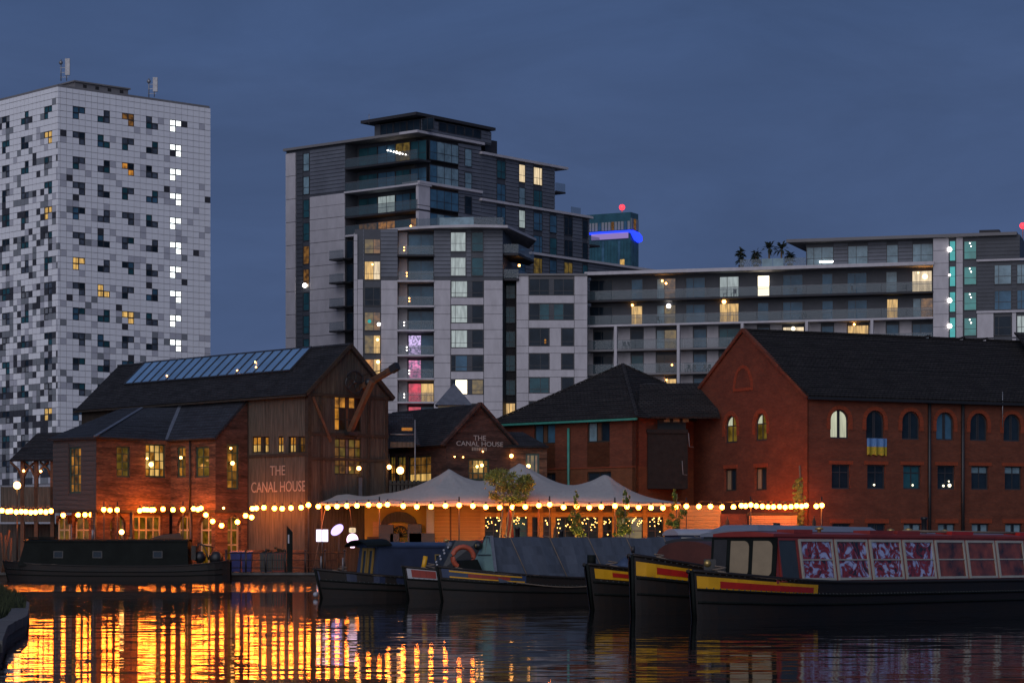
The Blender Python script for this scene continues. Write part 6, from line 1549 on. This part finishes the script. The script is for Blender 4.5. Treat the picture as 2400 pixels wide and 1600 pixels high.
# ================================================================ boats
class Boat:
    def __init__(s, name, label, px, D, dirv, L, beam=2.1, hb=1.15, hm=.75, hs=.85, bl=3.4, rake=.35, hull='hull_black', group='narrowboats moored in the basin', cat='narrowboat'):
        p = at(px, HY, D); s.f = Fac(V(p.x, p.y, 0), (dirv[0], dirv[1], 0)); s.L, s.beam, s.hb, s.hm, s.hs, s.bl, s.rake = L, beam, hb, hm, hs, bl, rake
        s.t = thing(name, label, cat, (p.x, p.y, 0), group)
        mb = MB(); ss = [0, .06, .15, .3, .5, .75, 1.05, 1.4, 1.8, 2.3, 2.9, 3.6, 4.5, 6] + [6 + (L - 7.5) * i / 6 for i in range(1, 7)] + [L - 1.2, L - .8, L - .4, L - .15, L]; ss = sorted(x for x in set(ss) if 0 <= x <= L)
        tt = [-.35, -.02, .35, .6, .62, 1.0]
        for sd in (-1, 1):
            for a, b in zip(ss, ss[1:]):
                for c, d in zip(tt, tt[1:]):
                    q = [s.hp(a, c, sd), s.hp(b, c, sd), s.hp(b, d, sd), s.hp(a, d, sd)]
                    mb.face(q if sd > 0 else q[::-1])
        s.hull = mb.build('hull', hull, s.t)
        mb = MB()
        for a, b in zip(ss, ss[1:]):
            q = [s.hp(a, .93, 1), s.hp(b, .93, 1), s.hp(b, .93, -1), s.hp(a, .93, -1)]
            mb.face(q)
        mb.build('deck', 'boat_grey_green', s.t)
        mb = MB(); mb.tube([s.hp(a, 1.0, 1) for a in ss], .045, 5); mb.tube([s.hp(a, 1.0, -1) for a in ss], .045, 5); mb.build('gunwale', hull, s.t)
        mb = MB()
        for tz_ in (.62, .35): mb.tube([s.hp(a, tz_, 1, .01) for a in ss[1:-2]], .03, 5)
        mb.build('rubbing_strake', 'boat_dark_green', s.t)
        mb = MB(); mb.tube([s.hp(0, -.2, 1), s.hp(0, .5, 1), s.hp(0, 1.01, 1)], .05, 6); mb.build('stem_post', 'boat_dark_green', s.t)
    def half(s, x):
        a = math.sin(math.pi / 2 * min(1, (x + .03) / s.bl)) ** .72; b = math.sin(math.pi / 2 * min(1, (s.L - x + .25) / 1.7)) ** .6
        return s.beam / 2 * a * b
    def sheer(s, x): return s.hm + (s.hb - s.hm) * max(0, 1 - x / 6.0) ** 2 + (s.hs - s.hm) * max(0, 1 - (s.L - x) / 4) ** 2
    def hp(s, x, t, sd, off=0):
        h = s.sheer(x); z = t * h; w = s.half(x) * (1 - .10 * max(0, 1 - max(t, -.2)) ** 1.5)
        sh = s.rake * (1 - t) * max(0, 1 - x / 2.5)
        return s.f.w(x + sh, z, sd * (w + off))
    def band(s, name, m, x0, x1, t0, t1, off=.015, sides=(1, -1), n=16):
        mb = MB()
        for sd in sides:
            for i in range(n):
                a, b = x0 + (x1 - x0) * i / n, x0 + (x1 - x0) * (i + 1) / n
                q = [s.hp(a, t0, sd, off), s.hp(b, t0, sd, off), s.hp(b, t1, sd, off), s.hp(a, t1, sd, off)]
                q2 = [s.hp(a, t0, sd, off - .02), s.hp(b, t0, sd, off - .02), s.hp(b, t1, sd, off - .02), s.hp(a, t1, sd, off - .02)]
                mb.face(q if sd > 0 else q[::-1]); mb.face([q2[0], q2[1], q[1], q[0]]); mb.face([q[3], q[2], q2[2], q2[3]])
        return mb.build(name, m, s.hull)
    def cabin(s, name, m, x0, x1, z0, z1, wb=.95, wt=.84, lean=.15, roof=None, crown=.10):
        w = s.f.w; mb = MB()
        mb.hexa([w(x0, z0, wb), w(x1, z0, wb), w(x1, z0, -wb), w(x0, z0, -wb), w(x0 + lean, z1, wt), w(x1 - .05, z1, wt), w(x1 - .05, z1, -wt), w(x0 + lean, z1, -wt)], 0, skip=(1,))
        c = mb.build(name, m, s.t)
        mb = MB(); n = 8; e = .05
        for i in range(n):
            a, b = -1 + 2 * i / n, -1 + 2 * (i + 1) / n
            za, zb = z1 + crown * (1 - a * a) + .03, z1 + crown * (1 - b * b) + .03; W = wt + e
            mb.face([w(x0 + lean - .1, za, a * W), w(x1, za, a * W), w(x1, zb, b * W), w(x0 + lean - .1, zb, b * W)][::-1], 0, True)
            mb.face([w(x0 + lean - .1, z1 - .04, a * W), w(x0 + lean - .1, za, a * W), w(x0 + lean - .1, zb, b * W), w(x0 + lean - .1, z1 - .04, b * W)])
        for sd in (-1, 1): mb.face([w(x0 + lean - .1, z1 - .04, sd * (wt + e)), w(x1, z1 - .04, sd * (wt + e)), w(x1, z1 + .03, sd * (wt + e)), w(x0 + lean - .1, z1 + .03, sd * (wt + e))])
        mb.build('cabin_roof', roof or m, c)
        s.side = Fac(w(0, z0, wb), s.f.U, (w(0, z1, wt) - w(0, z0, wb))); s.front = Fac(w(x0, z0, 0), -s.f.N * -1 if False else s.f.N, (w(x0 + lean, z1, 0) - w(x0, z0, 0)))
        s.sl = (w(0, z1, wt) - w(0, z0, wb)).length
        return c
def fittings(b, vents=(), chimney=None, fenders=(), z=2.0, rope=True):
    f = b.f
    for x in vents:
        k = MB(); k.lathe(f.w(x, z, .15), [(.05, 0), (.05, .08), (.11, .09), (.10, .13), (0, .16)], 10); k.build('mushroom_vent', 'brass', b.t)
    if chimney:
        k = MB(); k.lathe(f.w(chimney, z, .35), [(.08, 0), (.08, .42), (.10, .43), (.10, .5), (.06, .5)], 10); k.build('chimney', 'metal_black', b.t)
    for x in fenders:
        p = b.hp(x, .95, 1, .03); q = b.hp(x, .15, 1, .1)
        k = MB(); k.tube([p, q], .015, 4); k.lathe(q, [(0, -.05), (.09, 0), (.10, .2), (.09, .38), (0, .42)], 8); k.build('rope_fender', 'rope', b.t)
    if rope:
        k = MB(); k.tube([b.hp(.5 + .45 * i, 1.03 - .05 * math.sin(math.pi * i / 6), 1, .02) for i in range(7)], .018, 4)
        c = f.w(1.0, b.sheer(1.0) * .95, .1)
        k.tube([c + V(.16 * math.cos(i * .7), .16 * math.sin(i * .7), .012 * i) for i in range(22)], .02, 4); k.build('mooring_rope', 'rope', b.t)
    # rivet rows along the upper side plate
    k = MB()
    for i in range(90):
        x = .25 + i * (min(b.L, 14) / 90)
        for t_ in (.97, .66): q = b.hp(x, t_, 1, .012); k.box(q.x - .012, q.x + .012, q.y - .012, q.y + .012, q.z - .012, q.z + .012)
    k.build('rivets', 'boat_grey_green', b.hull, kind='stuff')
DR = (.648, .762); DG = (.894, .447)
# ---- red trip boat
b = Boat('trip_boat', 'red trip boat with large white-framed windows and a yellow and red bow stripe', 1618, 60.0, DR, 21, 2.15, 1.13, .82, .9, 3.2, .12, group=None, cat='trip boat')
b.band('bow_stripe', 'boat_yellow', .06, 3.75, .60, .90); b.band('bow_bar', 'boat_red', .55, 3.55, .67, .82, .026)
k = b.cabin('cabin', 'boat_maroon', 2.13, 20, .82, 1.98, 1.0, .84, .10, 'boat_maroon', .06)
sd = b.side
window(b.t, sd, sd.u(1826, 0, 1320), sd.u(1872, 0, 1320), .03, b.sl - .08, 1, 1, 'boat_maroon', 'boat_grey_green', .03, fw=.05, ft=.03, name='side_panel', pane_name='panel')
u0 = sd.u(1876, 0, 1320); pit = (sd.u(2338, 0, 1320) - u0) / 6
for i in range(10):
    pm = 'boat_print' if i < 4 else 'boat_pane_red'
    window(b.t, sd, u0 + i * pit, u0 + i * pit + pit * .92, .06, b.sl - .10, 1, 2, 'frame_white', pm, .05, fw=.06, ft=.05, bar=.03)
fr = Fac(b.f.w(2.12, .82, -1.0), b.f.N, (b.f.w(2.22, 1.98, 0) - b.f.w(2.12, .82, 0)))
k = MB(); k.fbox(fr, .04, 1.96, .02, 1.10, .0, .03); k.build('front_board', 'boat_dark_green', b.t)
for a, c in ((.62, 1.16), (1.28, 1.84)):
    k = MB(); n = 8; poly = [(a, .18), (c - .12, .18)] + [(c - .12 + .12 * math.sin(math.pi / 2 * i / n), .30 - .12 * math.cos(math.pi / 2 * i / n) + 0) for i in range(n + 1)] + [(c - .16 + .16 * math.cos(math.pi / 2 * i / n), .86 + .16 * math.sin(math.pi / 2 * i / n)) for i in range(n + 1)] + [(a, 1.02)]
    k.fprism(fr, poly, .03, .045); k.build('front_window', 'cream_panel', b.t)
k = MB(); k.fbox(fr, .12, .50, .25, 1.05, .03, .04); k.build('front_door', 'recess_dark', b.t)
k = MB(); c = b.f.w(1.25, 1.28, -.35); k.box(c.x - .14, c.x + .14, c.y - .12, c.y + .12, c.z - .16, c.z + .12); lm = k.build('lamp_box', 'metal_black', b.t)
k = MB(); k.lathe(V(0, 0, 0), [(0, 0), (.075, .0), (.085, .03), (0, .035)], 12); k.build('lamp_lens', 'brass', lm, Matrix.Translation(c + V(-.06, -.12, .02)) @ Matrix.Rotation(math.pi / 2, 4, 'X'))
k = MB(); k.tube([b.f.w(1.25, .9, -.35), c], .03, 6); k.build('lamp_post', 'metal_black', b.t)
for i, x in enumerate((3.2, 6.6, 7.9, 10.6, 14.2)):
    k = MB(); k.fbox(b.f, x, x + (1.1 if i else .8), 2.03, 2.12, .25, .75); q = k.build('life_jacket_box', 'boat_red' if i > 2 else 'boat_maroon', b.t)
k = MB(); k.tube([b.f.w(8.5, 2.12, .55), b.f.w(17, 2.10, .6)], .035, 6); k.build('boat_pole', 'rope', b.t)
k = MB(); k.tube([b.f.w(3.75, .86, .98), b.f.w(3.75, .7, 1.05)], .04, 5); k.build('cleat', 'brass', b.t)
fittings(b, (5.2, 9.4), None, (), 2.05)
# ---- working boat with tall yellow bow
b = Boat('working_boat', 'black narrowboat with tall yellow bow, red bar and a rounded brown-red cratch', 1478, 64.5, DR, 21, 2.15, 1.50, .95, 1.0, 3.0, .06)
b.band('bow_stripe', 'boat_yellow', .05, 3.5, .66, .90); b.band('bow_bar', 'boat_red', .5, 3.4, .72, .84, .026)
mb = MB(); f = b.f; n = 12; x0, x1 = 2.0, 4.2
arc = [(1.0 * math.cos(math.pi * i / n), 1.0 + .86 * math.sin(math.pi * i / n) ** .38) for i in range(n + 1)]
for (ya, za), (yb, zb) in zip(arc, arc[1:]): mb.face([f.w(x0 + .35, za, ya), f.w(x1, za, ya), f.w(x1, zb, yb), f.w(x0 + .35, zb, yb)], 0, True)
mb.face([f.w(x0 + .35, z, y) for y, z in arc][::-1]); mb.build('cratch_cover', 'cratch_brown', b.t)
b.cabin('cabin', 'boat_grey_green', 4.2, 19, .95, 2.02, .95, .82, .05, 'boat_roof_grey', .10)
mb = MB(); w_ = f.w; 
mb.hexa([w_(4.4, 2.13, .8), w_(10.4, 2.13, .8), w_(10.4, 2.13, -.8), w_(4.4, 2.13, -.8), w_(4.8, 2.30, .55), w_(10.3, 2.28, .55), w_(10.3, 2.28, -.55), w_(4.8, 2.30, -.55)]); mb.build('roof_sheet', 'boat_roof_grey', b.t)
for i in range(4): window(b.t, b.side, 5.2 + i * 2.4, 6.2 + i * 2.4, .25, .75, 2, 1, 'brass', 'glass_dark', .03, ft=.04, fw=.04, name='cabin_window')
k = MB(); k.tube([f.w(.1, 1.55, 0), f.w(.1, 1.72, 0)], .05, 6); k.build('bollard', 'metal_black', b.t)
fittings(b, (12, 15), 13.5, (), 2.1)
# ---- third boat, small yellow bow
b = Boat('working_boat', 'black narrowboat with a low yellow bow and blue sheeting, second of the yellow-bowed pair', 1373, 69.5, DR, 20, 2.1, 1.25, .85, .9, 3.0, .25)
b.band('bow_stripe', 'boat_yellow', .12, 3.6, .70, .92); b.band('bow_bar', 'boat_red', .55, 3.5, .76, .86, .026)
f = b.f; mb = MB(); n = 10
for i in range(n):
    for j in range(6):
        def sp(i, j): x = 1.4 + 1.3 * i / n; y = -.5 + 1.0 * j / 6; return f.w(x, 1.12 + .34 * math.sin(math.pi * i / n) * (.6 + .4 * math.sin(j * 1.9 + i)) , y)
        mb.face([sp(i, j), sp(i + 1, j), sp(i + 1, j + 1), sp(i, j + 1)], 0, True)
mb.build('folded_sheet', 'tarp_blue', b.t)
b.cabin('cabin', 'boat_dark_green', 4.5, 18.5, .85, 1.85, .92, .80, .3, 'slab_dark', .10)
k = MB(); k.tube([f.w(.5, 1.2, -.2), f.w(.5, 1.5, -.2)], .12, 8); k.build('mast_stub', 'boat_dark_green', b.t)
fittings(b, (7, 10), 8.6, (), 1.95)
# ---- boat with pale green cratch board and navy side cloths
b = Boat('working_boat', 'narrowboat with a pale green cratch board and long navy side cloths', 1022, 83.0, DG, 21, 2.1, 1.12, .72, .85, 3.2, .2)
b.band('bow_paint', 'boat_royal', .10, 2.75, .70, 1.0); b.band('bow_line', 'boat_yellow', .30, 2.6, .88, .93, .026); b.band('bow_line', 'boat_yellow', .30, 2.7, .71, .75, .026); b.band('name_panel', 'boat_maroon', .85, 2.2, .76, .87, .026)
f = b.f; x0 = 1.75
mb = MB(); A = [f.w(x0 - .1, .95, .92), f.w(x0 + .12, 2.12, .16), f.w(x0 + .12, 2.12, -.16), f.w(x0 - .1, .95, -.92)]; Bk = [p + f.U * .07 for p in A]
mb.face(A); mb.face(Bk[::-1])
for i in range(4): mb.face([A[i], Bk[i], Bk[(i + 1) % 4], A[(i + 1) % 4]])
cr_ = mb.build('cratch_board', 'cratch_green', b.t)
k = MB(); k.bar(A[0] + f.U * .05, A[1] + f.U * .05, .10, .05); k.bar(A[3] + f.U * .05, A[2] + f.U * .05, .10, .05); k.build('edge_strip', 'lead', cr_)
k = MB(); k.bar(f.w(x0 - .05, 1.0, .0), f.w(x0 + .1, 2.1, 0), .03, .02); k.bar(f.w(x0 - .02, 1.5, -.5), f.w(x0 - .02, 1.5, .5), .02, .03); k.build('seam', 'boat_grey_green', cr_)
k = MB(); c = f.w(x0 - .1, 1.80, -.3); k.lathe(V(0, 0, 0), [(0, -.02), (.13, -.02), (.15, .05), (.08, .16), (0, .18)], 12); hl = k.build('head_lamp', 'metal_black', cr_, Matrix.Translation(c) @ Matrix.Rotation(math.pi / 2, 4, 'X') @ Matrix.Rotation(.3, 4, 'Y'))
k = MB(); k.ball(c + V(-.02, -.08, 0), .09, 8, 6); k.build('lamp_lens', 'brass', cr_)
n = 44; x1 = 18.5
mb = MB()
for sd_ in (1, -1):
    for i in range(n):
        a, c = x0 + .05 + (x1 - x0) * i / n, x0 + .05 + (x1 - x0) * (i + 1) / n
        for j in range(5):
            def tp(x, q):
                z = .60 + (2.10 - .60) * q; y = .98 - .83 * q; wv_ = .025 * math.sin(x * 5.1 + q * 3) * (1 - abs(2 * q - 1)); z -= .05 * math.sin(x * 1.9) ** 2 * q; return f.w(x, z, sd_ * (y + wv_ + .01))
            q = [tp(a, j / 5), tp(c, j / 5), tp(c, (j + 1) / 5), tp(a, (j + 1) / 5)]; mb.face(q if sd_ > 0 else q[::-1], 0, True)
for i in range(n):
    a, c = x0 + .05 + (x1 - x0) * i / n, x0 + .05 + (x1 - x0) * (i + 1) / n
    mb.face([tp(a, 1.0), tp(c, 1.0), f.w(c, 2.1 - .05 * math.sin(c * 1.9) ** 2, .15), f.w(a, 2.1 - .05 * math.sin(a * 1.9) ** 2, .15)][::-1])
mb.build('side_cloth', 'tarp_navy', b.t)
for i in range(11):
    x = x0 + .7 + i * 1.45; k = MB(); k.tube([f.w(x, 2.13, .0), f.w(x + .15, 2.08, .17), f.w(x + .45, .62, 1.02)], .018, 4); k.build('tie_rope', 'rope', b.t)
k = MB(); k.tube([f.w(2.4 + i * .5, .60 - .16 * math.sin(math.pi * i / 8), 1.06) for i in range(9)], .02, 4); k.build('mooring_line', 'rope', b.t)
p = f.w(.95, 1.42, .05); lr = thing('life_ring', 'orange life ring on the bow in front of the green cratch board', 'life ring', p)
k = MB(); n = 20; k.tube([p + V(.34 * math.cos(2 * math.pi * i / n), .10 * math.cos(2 * math.pi * i / n), .34 * math.sin(2 * math.pi * i / n)) for i in range(n + 1)], .085, 8, cap=False); k.build('ring', 'orange_ring', lr)
k = MB(); k.hexa([f.w(.7, 1.0, .35), f.w(1.5, 1.0, .35), f.w(1.5, 1.0, -.35), f.w(.7, 1.0, -.35), f.w(.85, 1.32, .2), f.w(1.4, 1.35, .2), f.w(1.4, 1.35, -.2), f.w(.85, 1.32, -.2)]); k.build('fore_locker', 'boat_dark_green', b.t)
fittings(b, (), None, (), 2.0)
# ---- boat with white-edged painted bow panels and maroon cabin
b = Boat('narrowboat', 'narrowboat with white-edged painted bow panels and a maroon cabin', 943, 87.0, DG, 18, 2.0, 1.10, .75, .8, 3.0, .2)
b.band('bow_border', 'boat_white', .08, 2.6, .62, 1.0); b.band('bow_panel', 'boat_maroon', .2, .95, .69, .93, .026); b.band('bow_panel', 'boat_yellow', 1.0, 1.3, .69, .93, .026); b.band('bow_panel', 'boat_royal', 1.35, 2.5, .69, .93, .026)
b.cabin('cabin', 'boat_maroon', 2.6, 15, .75, 1.88, .92, .8, .25, 'boat_maroon', .1)
f = b.f; k = MB(); k.hexa([f.w(1.2, .95, .5), f.w(2.4, .95, .7), f.w(2.4, .95, -.7), f.w(1.2, .95, -.5), f.w(1.9, 2.0, .25), f.w(2.6, 1.98, .6), f.w(2.6, 1.98, -.6), f.w(1.9, 2.0, -.25)]); k.build('cratch', 'metal_black', b.t)
k = MB()
for i in range(9): k.ball(f.w(1.15 + .07 * i, 1.05 + .1 * i, .05 + (.12 if i % 2 else -.08)), .045, 6, 5)
k.build('rope_fender', 'boat_white', b.t)
k = MB(); k.ball(f.w(1.75, 1.82, .05), .13, 8, 6); k.build('bow_lamp', 'lead', b.t)
k = MB(); k.tube([f.w(1.0, .95, -.5), f.w(1.1, 1.45, -.5)], .09, 6); k.build('water_can', 'boat_yellow', b.t)
k = MB(); k.fbox(f, 3.6, 7.4, .95, 1.60, .86, .93); k.build('side_sheet', 'tarp_blue', b.t)
fittings(b, (5, 8), 4.2, (), 1.95)
# ---- blue boat
b = Boat('narrowboat', 'navy blue narrowboat with yellow-framed cabin doors, nearest the quay', 737, 89.0, DG, 18, 2.1, 1.0, .62, .8, 3.0, .25)
b.band('hull_top', 'hull_blue', .04, 16, .60, 1.0)
b.cabin('cabin', 'boat_navy', 1.96, 16, .62, 1.80, .95, .84, .12, 'boat_royal', .12)
f = b.f; k = MB(); n = 8
for i in range(n):
    a, c = -1 + 2 * i / n, -1 + 2 * (i + 1) / n; zz = lambda q: 1.92 + .10 * (1 - q * q) - .1 * abs(q) ** 3
    k.hexa([f.w(1.55, zz(a) - .05, a), f.w(2.5, zz(a), a), f.w(2.5, zz(c), c), f.w(1.55, zz(c) - .05, c), f.w(1.55, zz(a), a), f.w(2.5, zz(a) + .05, a), f.w(2.5, zz(c) + .05, c), f.w(1.55, zz(c), c)])
k.build('canopy', 'boat_dark_green', b.t)
fr = Fac(f.w(1.95, .62, 0), f.N, (f.w(2.07, 1.8, 0) - f.w(1.95, .62, 0)))
for a in (-.48, .06): window(b.t, fr, a, a + .46, .10, 1.12, 1, 1, 'ochre', 'glass_dark', .05, fw=.10, ft=.05, name='cabin_door')
for i in range(3): window(b.t, b.side, 4.2 + i * 3, 5.0 + i * 3, .45, .9, 1, 1, 'brass', 'glass_dark', .03, ft=.04, fw=.04, name='cabin_window')
k = MB(); k.tube([f.w(.25, 1.0, 0), f.w(.25, 1.45, 0)], .03, 5); k.tube([f.w(.9, .95, .4), f.w(.9, 1.4, .4)], .03, 5); k.build('bow_stanchion', 'metal_grey', b.t)
k = MB(); k.ball(f.w(.02, .12, .05), .09, 8, 6); k.build('bow_fender', 'boat_white', b.t)
fittings(b, (5, 7.5), 9.5, (), 1.9)
# ---- dark boat lying along the quay
b = Boat('narrowboat', 'long dark green-black narrowboat moored along the quay at the left', 8, 145.2, (1, 0), 12.9, 2.1, 1.15, .85, 1.15, 2.2, .3)
b.cabin('cabin', 'boat_dark_green', 1.0, 10.6, .85, 2.25, .95, .86, .4, 'boat_dark_green', .10)
f = b.f
for x in (3.0, 5.2, 8.6): window(b.t, b.side, x, x + .55, .45, .85, 1, 1, 'metal_black', 'glass_dark', .03, ft=.04, fw=.05, name='porthole')
k = MB(); k.fbox(f, 1.5, 3.0, 2.4, 2.5, -.3, .5); k.build('roof_hatch', 'boat_dark_green', b.t)
k = MB(); k.slab([f.w(8.4, 2.42, .4), f.w(10.2, 2.42, .4), f.w(10.0, 2.72, -.2), f.w(8.9, 2.62, -.2)], .05); k.build('roof_board', 'timber_beam', b.t)
k = MB(); k.tube([f.w(5.1, 2.35, .2), f.w(5.1, 2.9, .2)], .07, 8); k.build('chimney', 'metal_grey', b.t)
k = MB(); n = 10; k.tube([f.w(10.8 + .9 * i / n, 1.2 + .9 * math.sin(math.pi * i / n), .5) for i in range(n + 1)], .04, 5); k.tube([f.w(11.6, 1.2, 0), f.w(11.9, 1.9, 0), f.w(11.0, 2.1, 0)], .05, 6); k.build('tiller', 'metal_black', b.t)
k = MB(); k.ball(f.w(11.2, 1.35, .4), .35, 8, 6); k.ball(f.w(12.1, 1.3, .3), .4, 8, 6); k.build('stern_fender', 'metal_black', b.t)
k = MB(); k.fbox(f, 10.75, 11.0, 1.2, 2.0, -.8, .8); k.build('stern_doors', 'timber_dark', b.t)
fittings(b, (4.2, 7.2), None, (), 2.33)
# ---- white-roofed cruiser behind
b = Boat('cabin_cruiser', 'small cabin cruiser with a white roof behind the yellow-bowed boats', 1520, 100.0, (.95, .3), 6.5, 2.3, 1.3, 1.0, 1.0, 2.4, .4, hull='boat_white', group=None, cat='cruiser')
b.cabin('cabin', 'hull_blue', .5, 3.1, 1.0, 2.30, .95, .80, .5, 'boat_white', .18)
for i in range(3): window(b.t, b.side, 1.05 + i * .66, 1.6 + i * .66, .75, 1.18, 1, 1, 'frame_white', 'glass_dark', .02, ft=.03, fw=.04, name='cabin_window')
